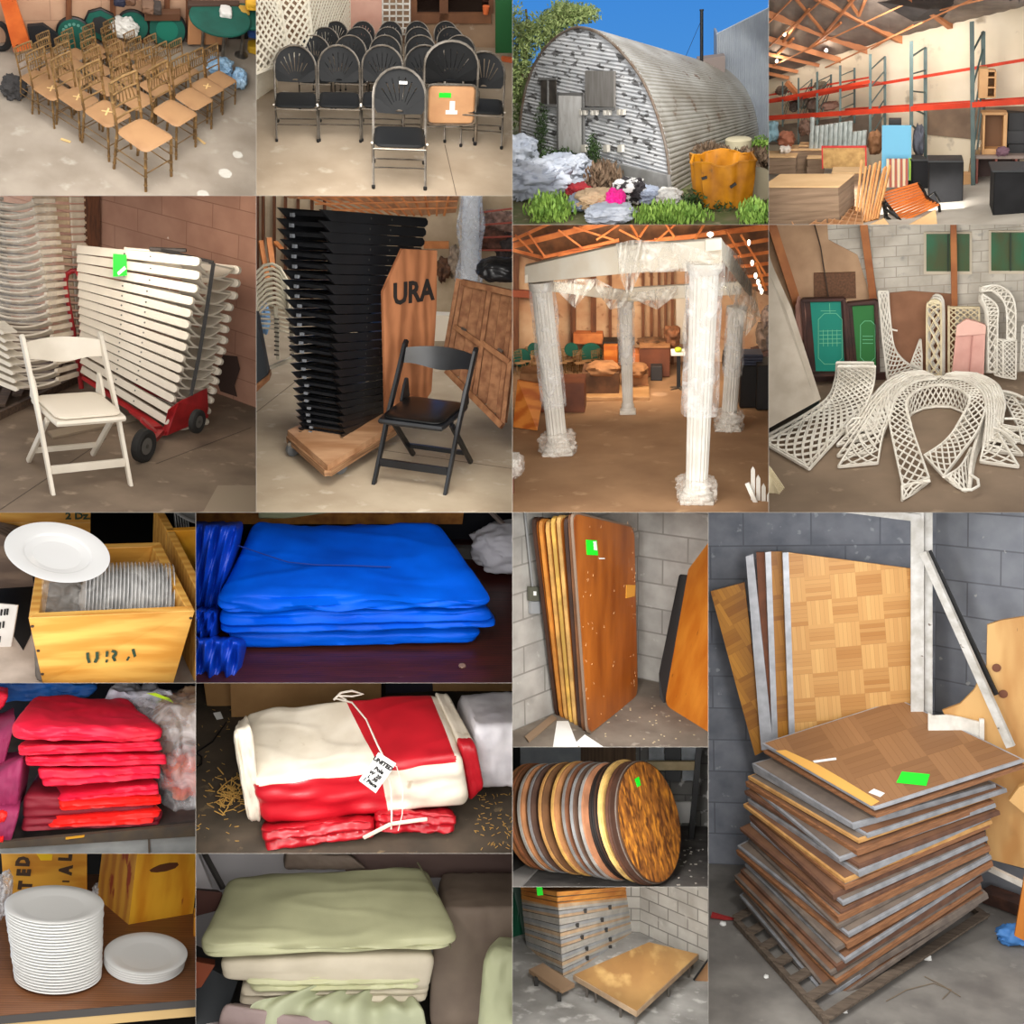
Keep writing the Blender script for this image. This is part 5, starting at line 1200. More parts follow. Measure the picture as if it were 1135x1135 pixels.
# left: stack of pale banquet chairs, cable of light, rails
BG = mat('pale beige shell', (204, 196, 176), .5)
sc_ = None
for i in range(9):
    y = 245+i*17; lb = 'pale shell chair, %s from the top of the stack at the left edge' % ordn[i].replace('topmost', 'first')
    a, b = F.at(-20+i*2, y+50, 4.2), F.at(120+i*1.2, y+72, 4.2); mw = F.M @ axes((a+b)/2, b-a, (0, .1, 1), (b-a).length)
    if sc_ is None:
        sc_ = thing('stacking_chair', lb, 'chair', mw, 'pale shell chairs stacked at left')
        MB().tube([(-.5, 0, -.35), (-.42, 0, .1), (-.2, 0, .38), (0, 0, .45), (.2, 0, .38), (.42, 0, .1), (.5, 0, -.35)], .04, 6).obj('back_frame', BG, sc_)
        MB().tube([(-.5, .3, -.35), (0, .3, -.3), (.5, .3, -.35)], .03, 6).obj('seat', BG, sc_)
    else: dup(sc_, mw, lb)
t = thing('chair_dolly', 'white wheeled frame carrying the pale stacked chairs', 'frame', F.M)
for x in (70, 125):
    MB().beam(F.at(x, 400, 4.1), F.at(x+8, 585, 4.1), .05).obj('post', BG, t, smooth=0)
    for j in range(9): MB().beam(F.at(x-6, 440+j*16, 4.05), F.at(x+12, 443+j*16, 4.05), .02).obj('rung', mat('dark rung', (90, 80, 70)), t, smooth=0)
MB().beam(F.at(40, 620, 4.1), F.at(140, 578, 4.3), .05).obj('base_rail', BG, t, smooth=0)
for k, (a, b) in enumerate((((15, 160), (40, 300)), ((45, 150), (60, 260)), ((68, 165), (90, 190)))): MB().beam(F.at(*a, 4.9), F.at(*b, 4.8), .08, .03).obj('orange_board', HT, mw=F.M, label=['leftmost orange board behind the pale chairs', 'middle orange board behind the pale chairs', 'short orange board right behind the pale chairs'][k], cat='board', smooth=0)
t = thing('pallet_load', 'dark load on a low wooden pallet at the left border', 'load', F.M)
Q([(-20, 700), (42, 640), (2, 430), (-20, 430)], [3.0, 3.2, 3.2, 3.0], .3, 'dark_stack', mat('dark slate load', (58, 62, 66), .7), t); Q([(-20, 722), (48, 660), (46, 640), (-20, 692)], [2.95, 3.15, 3.15, 2.95], .3, 'pallet_board', PW_, t)
heap(F, 'blue_bag', mat('sky bag', (130, 175, 225), .5), (5, 395, 48, 500), 4.6, None, .3, 'light blue plastic bag behind the pale chairs at left', 'bag', 91, .2, n=10)
for a, b in (((0, 775), (160, 650)), ((360, 898), (918, 978))): MB().beam(F.fl(*a, .001), F.fl(*b, .001), .012, .004).obj('floor_joint', mat('joint', (110, 96, 80), .9), mw=F.M, kind='structure')
clip_panel(P)

# ================================================================== canopy on four fluted columns wrapped in plastic
P = Panel('canopy', 568, 249, 852, 568, 3.556)
F = Frame(P, 505, 1120, 0.7, 20)
FLG = mat('amber brown concrete', (172, 134, 98), .8, (146, 110, 78), scale=1.1, col3=(186, 150, 114), sp3=(.6, .72), bump=.05)
floor(F, FLG, 12)
yB = F.fl(500, 545).y
wall(F, (-6, yB, 0), (6, yB, 0), 6, mat('amber hall wall', (182, 138, 104), .9, (206, 172, 138), scale=2.5, col3=(150, 104, 74), sp3=(.6, .7)), 'wall_back', ext=(4, 4))
def Q(pts, y, th, nm, mm, par=None, lab=None, cat=None, kind=None, g=None): return quadm(pts, y, th, nm, mm, par, lab, cat, F, kind, g)
# ceiling
Q([(-20, -40), (1040, -40), (1040, 290), (760, 190), (480, 90), (120, 150), (-20, 110)], yB-.6, .05, 'ceiling', mat('amber roof', (128, 86, 56), .8, (90, 60, 42), scale=6), kind='structure')
OT = mat('amber timber', (214, 132, 72), .7, (180, 98, 50), scale=4)
for k, (a, b, w) in enumerate([((-20, 88), (420, -20), .09), ((-20, 70), (180, -20), .05), ((180, 120), (1030, 0), .07), ((560, 60), (1030, 10), .06), ((820, 90), (1030, 55), .06), ((860, 130), (1030, 105), .05), ((900, 165), (1030, 150), .05), ((920, 205), (1030, 195), .045), ((930, 240), (1030, 232), .04), ((0, 100), (120, 130), .05), ((120, 128), (420, 60), .05)]):
    MB().beam(F.at(*a, yB-1.1), F.at(*b, yB-1.0), w).obj('roof_beam', OT, mw=F.M, label='amber roof beam in the canopy hall, %s in order from upper left' % ordn[k].replace('topmost', 'first'), cat='beam', group='amber roof beams', smooth=0)
for k, (a, b) in enumerate([((60, 30), (130, 130)), ((180, 20), (280, 95)), ((330, 60), (420, 0)), ((460, -10), (495, 50)), ((500, 50), (540, -10)), ((560, 70), (640, 0)), ((640, 50), (600, -10)), ((720, 60), (760, -10)), ((840, 20), (900, 120)), ((900, 40), (1000, 200)), ((960, 150), (1000, 260)), ((10, 40), (80, 110)), ((240, 10), (400, 60)), ((420, 20), (500, 60))]):
    MB().beam(F.at(*a, yB-1.3), F.at(*b, yB-1.2), .03).obj('roof_web', OT, mw=F.M, label='thin slanting roof strut, %s from left in the canopy hall' % ordn[k].replace('topmost', 'first'), cat='strut', group='thin roof struts over the canopy', smooth=0)
m = mat('lit bulb', (255, 250, 235))
for k, (x, y) in enumerate(((780, 38), (958, 200), (968, 225), (975, 245), (982, 262), (945, 150), (932, 70))):
    L = bpy.data.lights.new('bulb', 'POINT'); L.energy = 8 if k == 0 else 1; L.color = (1, .8, .55); L.shadow_soft_size = .02
    o = bpy.data.objects.new('bulb_lamp', L); COL.objects.link(o); o.location = F.M @ F.at(x, y, yB-1.55)
    MB().lathe([(.01, -.05), (.05 if k == 0 else .025, -.02), (.05 if k == 0 else .025, .02), (.01, .04)], 12, Matrix.Translation(F.at(x, y, yB-1.5))).obj('light_bulb', m, mw=F.M, label='glowing bulb on the canopy hall ceiling, %s of the row at right' % ordn[k].replace('topmost', 'brightest'), cat='bulb')
for k, x in enumerate((15, 135, 240, 320, 385, 460, 515, 548, 578, 604, 630)):
    MB().beam(F.at(x, 90, yB-.15), F.at(x, 560, yB-.15), .09 if k < 4 else .05).obj('trim_%d' % (k+1), WPOST, mw=F.M, kind='structure', smooth=0)
MB().beam(F.at(-20, 268, yB-.2), F.at(100, 276, yB-.2), .12).obj('trim_12', mat('red brown beam', (140, 70, 44), .8), mw=F.M, kind='structure', smooth=0)
Q([(240, 470), (360, 470), (355, 432), (240, 430)], yB-.35, .3, 'wall_shelf', OT, lab='orange timber shelf low on the far wall', cat='shelf')
Q([(645, 470), (685, 470), (685, 290), (645, 285)], yB-.2, .03, 'window_1', mat('pale window', (200, 190, 176), .5), kind='structure')
# columns
COLW = mat('white column paint', (216, 212, 204), .55, (202, 196, 186), scale=4)
WR = film('clear wrap', (1, 1, 1), .24, 5, .2); WRW = film('amber wrap', (1, .94, .86), .3, 5, .25)
cols = []
def column(bx, by, tx, ty, wb, wt, lab, wy, lean=0.0, baseh=.14, wrapbase=True, wrapk=1.28):
    b = F.fl(bx, by); t_ = F.at(tx, ty, b.y+lean); ax = t_-b; Ln = ax.length; rb = wb/2/355.6*(D+b.y)/D; rt = wt/2/355.6*(D+b.y)/D
    mwc = F.M @ axes(b, V((ax.z, 0, -ax.x)).normalized(), ax.normalized())
    t = thing('fluted_column', lab, 'column', mwc, 'fluted white columns of the canopy')
    N = 96
    def fn(u, v):
        a = 2*PI*u; r = rb+(rt-rb)*v; k = 1-.13*abs(math.sin(a*9)); return V((r*k*math.cos(a), r*k*math.sin(a), .1+v*(Ln-.1)))
    MB().grid(N, 6, fn).obj('shaft', COLW, t, smooth=30)
    MB().lathe([(rb*1.45, 0), (rb*1.45, .06), (rb*1.2, .09), (rb*1.25, .12), (rb*1.05, .16)], 28).obj('base', COLW, t)
    MB().box((0, 0, .02), (rb*3.1, rb*3.1, .05)).obj('plinth', COLW, t, smooth=0, bevel=.01)
    MB().lathe([(rt*1.02, Ln-.12), (rt*1.2, Ln-.08), (rt*1.25, Ln)], 28).obj('capital', COLW, t)
    sd = len(cols)*3.3
    def wf(u, v):
        a = 2*PI*u; r = (rt*wrapk)*(1+.10*nz((math.cos(a)*2, math.sin(a)*2, v*4), 1.5, sd)+.05*math.sin(a*7+v*9)); return V((r*math.cos(a), r*math.sin(a), Ln*(1-wy)+v*Ln*wy))
    w = MB().grid(48, 24, wf).obj('plastic_wrap', WR, mw=mwc.copy(), label='clear plastic sleeve hanging on the %s' % lab.split(',')[0].replace('white fluted ', ''), cat='plastic sheet', smooth=180)
    if wrapbase:
        def bf(q):
            d = q.normalized() if q.length else q; k = 1+.22*nz(d, 3.5, sd)+.12*nz(d, 8, sd+4)
            return V((q.x*rb*1.75*k, q.y*rb*1.75*k, .13+q.z*.15*k))
        MB().rbox(18, .5, bf).obj('base_wrap', WRW, mw=mwc.copy(), label='crumpled plastic around the foot of the %s' % lab.split(',')[0].replace('white fluted ', ''), cat='plastic sheet', smooth=180)
    cols.append((b, t_)); return b, t_
cL = column(182, 898, 112, 225, 80, 80, 'white fluted left column, at the near left corner', .72)
cM = column(455, 742, 445, 300, 42, 52, 'white fluted back middle column, farthest and thinnest', .55, wrapbase=False)
cB = column(850, 805, 885, 322, 62, 62, 'white fluted right rear column, behind the nearest one', .55)
cR = column(724, 1085, 758, 150, 88, 112, 'white fluted nearest column, right of centre', .62)
# beams of the canopy
BM = mat('cream beam paint', (232, 226, 212), .55, (224, 214, 196), scale=4)
t = thing('beam_canopy', 'square white canopy frame of four deep beams resting on the columns', 'canopy', F.M)
yL, yM, yR, yRB = cL[0].y, cM[0].y, cR[0].y, cB[0].y
def bb(pa, pb, ya, yb_, dep, nm='beam'):
    (x0, t0, b0), (x1, t1, b1) = pa, pb
    p = [F.at(x0, b0, ya), F.at(x1, b1, yb_), F.at(x1, b1, yb_)+V((0, dep, 0)), F.at(x0, b0, ya)+V((0, dep, 0))]
    h0 = F.at(x0, t0, ya)-F.at(x0, b0, ya); h1 = F.at(x1, t1, yb_)-F.at(x1, b1, yb_)
    MB().hexa(p+[p[0]+h0, p[1]+h1, p[2]+h1, p[3]+h0]).obj(nm, BM, t, smooth=0, bevel=.006)
bb((135, 225, 262), (462, 262, 305), yL+.1, yM, .1)
bb((462, 250, 305), (905, 225, 275), yM, yRB+.1, .1)
bb((48, 165, 232), (415, 82, 196), yL-.12, (yL+yR)/2-.1, .2)
bb((415, 82, 196), (825, 62, 160), (yL+yR)/2-.1, yR-.12, .2)
bb((825, 58, 140), (945, 235, 300), yR-.12, yRB+.1, .15)
bb((760, 60, 108), (826, 54, 100), yR-.22, yR-.24, .1, 'corner_block'); bb((48, 198, 232), (80, 192, 228), yL-.15, yL-.16, .05, 'corner_block')
# plastic swags
def swag(nm, top, bot, ya, yb_, seed, mm, lab, n=20):
    def sp(pts, u):
        k = u*(len(pts)-1); i = min(int(k), len(pts)-2); f = k-i; f = f*f*(3-2*f); a, b = pts[i], pts[i+1]; return (a[0]+(b[0]-a[0])*f, a[1]+(b[1]-a[1])*f)
    def fn(u, v):
        a, b = sp(top, u), sp(bot, u); y = ya+(yb_-ya)*u; k = .05*math.sin(19*u+4*v+seed)+.03*nz((u*6, v*4, seed), 1.5)
        return F.at(a[0]+(b[0]-a[0])*v, a[1]+(b[1]-a[1])*v, y-.16+k)
    return MB().grid(n*2, n, fn).obj(nm, mm, mw=F.M, label=lab, cat='plastic sheet', smooth=180, group='plastic sheets on the canopy')
SW = film('swag wrap', (1, .97, .9), .4, 5, .2)
swag('plastic_swag', [(408, 75), (460, 62), (515, 60)], [(425, 210), (460, 288), (505, 185)], (yL+yR)/2-.2, (yL+yR)/2-.3, 1, SW, 'plastic knot hanging from the middle of the front beam')
swag('plastic_swag', [(505, 62), (640, 70), (830, 120)], [(500, 190), (660, 185), (830, 175)], (yL+yR)/2-.2, yR-.15, 2, SW, 'plastic sheet over the right half of the front beam')
swag('plastic_swag', [(160, 225), (240, 215), (325, 215)], [(165, 250), (245, 330), (325, 235)], yL+.05, yL+.6, 3, SW, 'plastic swag hanging behind the left column top')
swag('plastic_swag', [(325, 210), (400, 250), (460, 265)], [(325, 250), (385, 335), (450, 320)], yL+.7, yM-.1, 4, SW, 'plastic swag on the left side beam near the back column')
swag('plastic_swag', [(460, 270), (560, 255), (650, 240)], [(465, 290), (570, 335), (650, 275)], yM, yM-.3, 5, SW, 'plastic swag hanging under the rear beam')
swag('plastic_swag', [(825, 60), (900, 130), (960, 260)], [(835, 260), (890, 330), (975, 370)], yR, yRB-.1, 6, SW, 'amber plastic sheet over the right side beam')
swag('plastic_swag', [(880, 240), (930, 270), (960, 300)], [(870, 330), (920, 440), (980, 360)], yRB-.2, yRB-.1, 7, SW, 'plastic tail hanging beside the right rear column')
# things in the hall behind
def bq(x0, y0, x1, y1, yy, dep, nm, mm, lab=None, cat=None, par=None, g=None, dx=0, bev=.006):
    a, b = F.at(x0, y1, yy), F.at(x1, y1, yy); hv = V((0, 0, (F.at(x0, y0, yy)-a).length)); d = V((dx, dep, 0))
    return MB().hexa([a, b, b+d, a+d, a+hv, b+hv, b+d+hv, a+d+hv]).obj(nm, mm, parent=par, mw=None if par else F.M, label=lab, cat=cat, group=g, smooth=0, bevel=bev)
OW = mat('orange pine sheet', (222, 138, 58), .5, (188, 96, 32), kind='wood', scale=2.5, st=(.6, 1, 2.4))
DBR = mat('brown cabinet', (120, 66, 40), .6, (92, 48, 28), scale=3); CBD = mat('amber cardboard', (172, 122, 80), .8, (140, 96, 60), scale=5)
fy = lambda y, x=400: F.fl(x, y).y
Q([(2, 798), (98, 812), (128, 632), (20, 612)], [fy(800), fy(812), fy(780), fy(780)], .04, 'pine_sheet', OW, lab='orange pine table top leaning at the left behind the column', cat='table top')
bq(30, 588, 125, 625, fy(770), .5, 'cardboard_sheet', CBD, 'brown cardboard sheet lying on the dark cabinet at left', 'cardboard'); bq(110, 625, 285, 740, fy(740), .6, 'low_cabinet', DBR, 'dark brown low cabinet behind the left column', 'cabinet')
t = thing('cardboard_pile', 'pile of slumped brown cardboard on a pallet between left and back columns', 'cardboard', F.M)
bq(275, 585, 420, 680, fy(680), .7, 'box_stack', mat('dark cardboard', (112, 76, 50), .8, (84, 56, 36), scale=6), par=t); bq(430, 590, 535, 640, fy(650), .6, 'box_stack', CBD, par=t); bq(270, 680, 540, 695, fy(695), .8, 'pallet_base', OAK, par=t)
heap(F, 'slumped_sheet', CBD, (290, 560, 420, 610), fy(680)-.05, None, .6, None, None, 101, .2, par=t, n=10); heap(F, 'slumped_sheet', CBD, (430, 565, 530, 610), fy(660), None, .6, None, None, 102, .25, par=t, n=10)
bq(475, 510, 545, 570, fy(600), .5, 'orange_box', mat('orange carton', (206, 120, 66), .7), 'orange carton on the piled cardboard by the back column', 'carton')
bq(500, 485, 620, 600, fy(605), .5, 'brown_cabinet', DBR, 'tall brown cabinet beside the back column', 'cabinet'); bq(500, 478, 622, 488, fy(605)-.02, .5, 'plank_stack', CBD, 'pale plank on top of the tall brown cabinet', 'plank')
bq(545, 560, 590, 615, fy(618), .3, 'dark_bag', mat('dark bag', (44, 42, 44), .6), 'dark bag at the foot of the brown cabinet', 'bag')
bq(360, 478, 415, 570, fy(590), .3, 'orange_board', OW, 'orange panel standing left of the back column', 'panel'); bq(355, 462, 480, 476, fy(580), .4, 'dark_shelf', BLACK, 'dark shelf top above the gold chairs far behind', 'shelf')
for k, (x, y, r) in enumerate(((35, 525, 38), (85, 490, 26), (232, 492, 28), (310, 508, 44))):
    s = r/355.6*(D+yB-.5)/D; MB().lathe([(s*.94, -.02), (s, 0), (s*.94, .02)], 24, Matrix.Translation(F.at(x, y, yB-.5)) @ Matrix.Rotation(PI/2, 4, 'X')).obj('round_tabletop', TEAL, mw=F.M, label='far teal table top, %s from left behind the canopy' % ordn[k].replace('topmost', 'first'), cat='table top', group='teal table tops behind the canopy')
gchair = None
for i in range(14):
    x = 30+i*24+(20 if i > 3 else 0); lb = 'tiny gold chair far behind the canopy, %s from left' % ordn[i].replace('topmost', 'first')
    mw = F.mw(F.fl(x, 588+(i % 3)*-8), 25, .42)
    if proto: dup(proto, mw, lb, 'tiny gold chairs far behind the canopy')
t = thing('rolling_table', 'small white topped table on casters in front of the cabinet', 'table', F.M)
y0 = fy(655); bq(625, 505, 682, 518, y0, .3, 'table_top', PAPER, par=t)
MB().beam(F.at(655, 515, y0+.1), F.at(655, 640, y0+.1), .06).obj('pole', BLACK, t, smooth=0)
for a in range(5): g = F.at(655, 640, y0+.1); MB().beam(g, g+V((.16*math.cos(a*1.26), .16*math.sin(a*1.26), -.03)), .03).obj('foot', CHR, t, smooth=0); MB().lathe([(.02, -.02), (.02, .02)], 8, Matrix.Translation(g+V((.17*math.cos(a*1.26), .17*math.sin(a*1.26), -.05)))).obj('caster', RUB, t)
heap(F, 'yellow_cup', mat('yellow cup', (190, 210, 50), .5), (640, 486, 668, 506), y0, None, .1, 'yellow green cup on the small rolling table', 'cup', 104, .05, n=6)
bq(895, 560, 960, 722, fy(725, 920), .5, 'black_crate', mat('black crate g', (22, 20, 20), .6), 'black crate behind the right rear column', 'crate', bev=.01); bq(960, 555, 1040, 730, fy(735, 980), .6, 'black_crate', MATS['black crate g'], 'black crate at the right edge of the canopy hall', 'crate', bev=.01)
for i in range(4): bq(905-i, 548-i*12, 985+i, 558-i*12, fy(725, 920)+.1, .4, 'folded_cover', mat('blue grey cover', (66, 70, 88), .7), 'blue grey folded cover on the black crate, %s from bottom' % ordn[i].replace('topmost', 'first'), 'cover', g='covers on the black crate')
for k, (q, col) in enumerate([((940, 490, 1030, 560), (110, 80, 70)), ((965, 400, 1030, 500), (150, 130, 118)), ((985, 330, 1030, 410), (170, 150, 140)), ((600, 410, 660, 490), (150, 96, 62)), ((830, 490, 860, 600), (70, 60, 56)), ((490, 455, 600, 486), (130, 90, 60)), ((380, 555, 430, 590), (190, 130, 84))]):
    heap(F, 'storage_clutter', mat('clutter g%d' % k, col, .8, tuple(int(v*.6) for v in col), scale=9), q, yB-.9, None, .4, ['dark clutter on the shelf at the right edge', 'grey stacked goods at right edge above the covers', 'pale stacked goods at right edge under the amber plastic', 'tan bundle on the far wall shelf beside the pale window', 'dark bundle between the two right columns', 'brown row of goods on the far bench', 'tan bundle by the orange panel'][k], 'clutter', 110+k, .3, n=10)
# picket fence and wrapped stand at the lower corners
t = thing('picket_fence', 'white picket fence section at the lower right corner', 'fence', F.M)
for i in range(5):
    x, y0_, y1_ = 948+i*21, 955+i*34, 1180
    a, b, c_, d = F.at(x-8, y1_, .3-.02*i), F.at(x+8, y1_, .3-.02*i), F.at(x+8, y0_+12, .3-.02*i), F.at(x-8, y0_+12, .3-.02*i); e_ = F.at(x, y0_-2, .3-.02*i)
    MB().prism([a, b, c_, e_, d], (0, .02, 0)).obj('picket', COLW, t, smooth=0)
MB().beam(F.at(925, 1018, .26), F.at(1000, 1190, .2), .035, .05).obj('rail', COLW, t, smooth=0)
t = thing('wrapped_stand', 'plastic wrapped white stand at the lower left edge', 'stand', F.M)
bq(-20, 925, 20, 960, .5, .3, 'top', COLW, par=t); bq(-20, 960, 10, 1180, .55, .1, 'side', mat('brown side', (130, 84, 64), .6), par=t)
heap(F, 'crumpled_wrap', film('corner wrap', (.9, .84, .78), .3, 8), (-40, 915, 42, 1010), .45, None, .3, None, None, 121, .2, n=14, par=t)
clip_panel(P)
g = F.M @ F.fl(580, 668); up = F.M.to_3x3() @ V((0.05, .2, 1)).normalized()
spot(g+up*1.3, g, 13, 60, (1, .97, .9), blend=.5)

# ================================================================== white lattice arches on the floor
P = Panel('lattice', 852, 249, 1135, 568, 3.558)
F = Frame(P, 503, 1120, 0.7, 27)
FLH = mat('taupe concrete', (134, 114, 94), .85, (116, 98, 80), scale=1.2, col3=(150, 130, 108), sp3=(.62, .72), bump=.05)
yB = F.fl(500, 598).y
floor(F, FLH, yB+.3)
wall(F, (-4, yB, 0), (4, yB, 0), 4, mat('whitewashed block', (206, 200, 188), .9, (176, 168, 156), kind='block', scale=2.6, bw=.32, bh=.15, msz=.007, mortar=(158, 150, 138), col3=(150, 146, 142), sp3=(.6, .72)), 'wall_back', ext=(2, 2))
def Q(pts, y, th, nm, mm, par=None, lab=None, cat=None, kind=None, g=None): return quadm(pts, y, th, nm, mm, par, lab, cat, F, kind, g)
TB = mat('tan wall patch', (188, 154, 122), .9, (168, 134, 104), scale=3); BR_ = mat('brown wall patch', (150, 106, 80), .9, (132, 92, 68), scale=3)
Q([(-20, 600), (430, 600), (400, 280), (350, 120), (235, 60), (230, -30), (-20, -30)], yB-.02, .02, 'wall_patch', TB, kind='structure')
Q([(476, 600), (735, 600), (735, 275), (560, 262), (478, 270)], yB-.025, .02, 'wall_patch', BR_, kind='structure')
Q([(180, 290), (345, 290), (342, 188), (178, 192)], yB-.05, .03, 'window_3', mat('brown boards', (116, 80, 56), .8, (92, 62, 42), scale=4, st=(8, 1, 8)), kind='structure')
GRW = mat('green painted glass', (30, 92, 58), .35, (62, 72, 34), scale=2.2, st=(2, 1, 1))
for k, (x0, y0, x1, y1) in enumerate(((622, 38, 792, 184), (878, 32, 1030, 182))):
    Q([(x0-10, y1+12), (x1+10, y1+12), (x1+10, y0-8), (x0-10, y0-8)], yB-.04, .03, 'window_frame_%d' % (k+1), mat('sill paint', (196, 184, 164), .8), kind='structure')
    Q([(x0, y1), (x1, y1), (x1, y0), (x0, y0)], yB-.07, .03, 'window_%d' % (k+1), GRW, kind='structure')
    MB().beam(F.at((x0+x1)/2, y0, yB-.09), F.at((x0+x1)/2, y1, yB-.09), .02).obj('window_%d' % (k+4), mat('dark mullion', (30, 50, 30), .6), mw=F.M, kind='structure')
OPO = mat('orange brown post', (172, 108, 60), .7, (140, 82, 44), scale=3)
for (a, b, w) in (((5, -20), (118, 330), .12), ((372, -20), (418, 330), .10), ((728, -20), (733, 330), .08)): MB().beam(F.at(*a, yB-.2), F.at(*b, yB-.12), w).obj('trim_post', OPO, mw=F.M, kind='structure', smooth=0)
MB().tube([F.at(175, -20, yB-.1), F.at(205, 90, yB-.1), F.at(235, 285, yB-.1)], .01, 5).obj('wall_cable', mat('dark cable', (70, 54, 44), .7), mw=F.M, label='thin dark cable hanging down the tan wall', cat='cable')
LW = mat('lattice white', (222, 217, 206), .6, (206, 199, 186), scale=6); LY_ = mat('lattice cream', (214, 200, 166), .6, (196, 180, 146), scale=6)
def spl(pts, u):
    n = len(pts)-1; k = min(u, .99999)*n; i = int(k); f = k-i
    p0, p1, p2, p3 = pts[max(i-1, 0)], pts[i], pts[i+1], pts[min(i+2, n)]
    return 0.5*((2*p1)+(p2-p0)*f+(2*p0-5*p1+4*p2-p3)*f*f+(3*p1-p0-3*p2+p3)*f**3)
def ribbon(e1, e2, lab, st=.128, w=.02, mm=None, border=.022, off=V((0, 0, 0)), Lv=None, t=None, nm='lattice_arch', g=None):
    a = [V(p)+off for p in e1]; b = [V(p)+off for p in e2]
    Lu = sum((spl(a, (i+1)/20)-spl(a, i/20)).length+(spl(b, (i+1)/20)-spl(b, i/20)).length for i in range(20))/2
    Lv = Lv or sum((spl(a, i/8)-spl(b, i/8)).length for i in range(9))/9
    fn = lambda u, v: spl(a, max(0, min(1, u/Lu))).lerp(spl(b, max(0, min(1, u/Lu))), v/Lv)
    m = lattice(MB(), fn, Lu, Lv, st, w, .012, border=border, samp=.06)
    return m.obj(nm, mm or LW, parent=t, mw=None if t else F.M, label=lab, cat='lattice' if lab else None, smooth=0, group=g)
def fz(l, z): return [F.fl(x, y, z) for x, y in l]
G1 = 'white lattice arch sections on the floor'
# sweeping ramp pieces at left
L1, R1 = [(268, 545), (262, 610), (235, 680), (150, 745), (-30, 845)], [(412, 545), (404, 620), (368, 710), (270, 820), (152, 950)]
def ramp(dz, dx, lab):
    hz = [.75, .45, .2, .1, .05]
    return ribbon([F.fl(x+dx, y+dz, h) for (x, y), h in zip(L1, hz)], [F.fl(x+dx, y+dz, h) for (x, y), h in zip(R1, hz)], lab, g=G1)
ramp(14, 8, 'lower of the two sweeping lattice strips at left'); ramp(0, 0, 'upper of the two sweeping lattice strips at left, ending by the teal trays')
# centre arch: top face, inner side
OL = [(530, 1035), (500, 900), (478, 790), (466, 700), (520, 640), (600, 608), (680, 600), (760, 606), (820, 640), (858, 690), (830, 800), (760, 900), (690, 992)]
IL = [(632, 1000), (590, 880), (560, 790), (542, 710), (570, 665), (620, 640), (680, 632), (730, 640), (775, 665), (792, 700), (740, 800), (690, 860), (614, 912)]
HZ = [.10, .14, .2, .26, .3, .3, .3, .3, .3, .26, .2, .14, .1]
t = thing('lattice_arch', 'nearest horseshoe lattice arch in the centre of the floor', 'lattice', F.M, G1)
top1, top2 = [F.fl(x, y, h) for (x, y), h in zip(OL, HZ)], [F.fl(x, y, h) for (x, y), h in zip(IL, HZ)]
ribbon(top1, top2, None, t=t, nm='lattice_face'); ribbon(top2[2:11], [V((p.x, p.y, .0)) for p in top2[2:11]], None, t=t, nm='inner_side')
ribbon([F.fl(*q, .1) for q in ((525, 1030), (580, 1020), (634, 1010))], [F.fl(*q, .02) for q in ((527, 1088), (560, 1065), (634, 1012))], None, t=t, nm='end_face'); ribbon([F.fl(*q, .1) for q in ((690, 995), (750, 960), (800, 880))], [F.fl(*q, .02) for q in ((705, 1005), (785, 1045), (800, 900))], None, t=t, nm='end_face')
ribbon([F.fl(*q, .13) for q in ((862, 700), (835, 800), (808, 890), (796, 960))], [F.fl(*q, .02) for q in ((868, 740), (842, 850), (812, 930), (792, 1048))], None, t=t, nm='outer_side')
MB().tube([F.fl(x, y, .12) for x, y in ((760, 1045), (800, 1046), (828, 1030), (825, 1005), (795, 985))], .018, 6).obj('curved_trim', LW, t)
MB().tube([F.fl(x, y, .03) for x, y in ((555, 748), (610, 725), (660, 718), (720, 720), (770, 740))], .016, 6).obj('curved_trim', LW, t)
# nested arches behind, left legs and right legs
for k in range(4):
    dx, dy = k*-18, k*-8; s = thing('lattice_arch', 'left leg of nested lattice arch, %s behind the centre one' % ['directly', 'second', 'third', 'outermost'][k], 'lattice', F.M, G1)
    o = [(640, 592), (560, 600), (490, 640), (420, 720), (370, 800), (275+k*8, 955-k*38)]; i_ = [(660, 606), (580, 618), (510, 668), (478, 760), (450, 830), (430-k*14, 940-k*34)]
    if k > 1: i_ = [(x-10, y-12) for x, y in i_]
    h = [.34, .34, .3, .22, .14, .04]
    ribbon([F.fl(x+dx*.6, y+dy*.5, z) for (x, y), z in zip(o, h)], [F.fl(x+dx*.6, y+dy*.5, z) for (x, y), z in zip(i_, h)], None, t=s, nm='lattice_face')
    MB().tube([F.fl(x+dx*.6, y+dy*.5-4, z+.02) for (x, y), z in zip(o, h)], .014, 5).obj('edge_strip', LW, s)
    s = thing('lattice_arch', 'right leg of nested lattice arch, %s behind the centre one' % ['directly', 'second', 'third', 'outermost'][k], 'lattice', F.M, G1)
    dx, dy = k*15, k*-5
    o = [(700, 592), (790, 598), (870, 640), (900, 720), (890, 800), (985+k*6, 955-k*45)]; i_ = [(690, 604), (770, 612), (840, 660), (858, 740), (850, 850), (835+k*16, 935-k*40)]
    ribbon([F.fl(x+dx*.7, y+dy*.5, z) for (x, y), z in zip(i_, h)], [F.fl(x+dx*.7, y+dy*.5, z) for (x, y), z in zip(o, h)], None, t=s, nm='lattice_face')
    MB().tube([F.fl(x+dx*.7, y+dy*.5-4, z+.02) for (x, y), z in zip(o, h)], .014, 5).obj('edge_strip', LW, s)
ribbon(fz([(915, 665), (955, 740), (985, 800), (1000, 860)], .1), fz([(945, 660), (1000, 730), (1030, 790), (1040, 850)], .1), 'lattice strip slanting down at the right edge', g=G1)
ribbon(fz([(910, 655), (960, 665), (1020, 690)], .15), fz([(925, 680), (965, 695), (1020, 715)], .02), 'short lattice strip end at the right edge below the boxed post', g=G1)
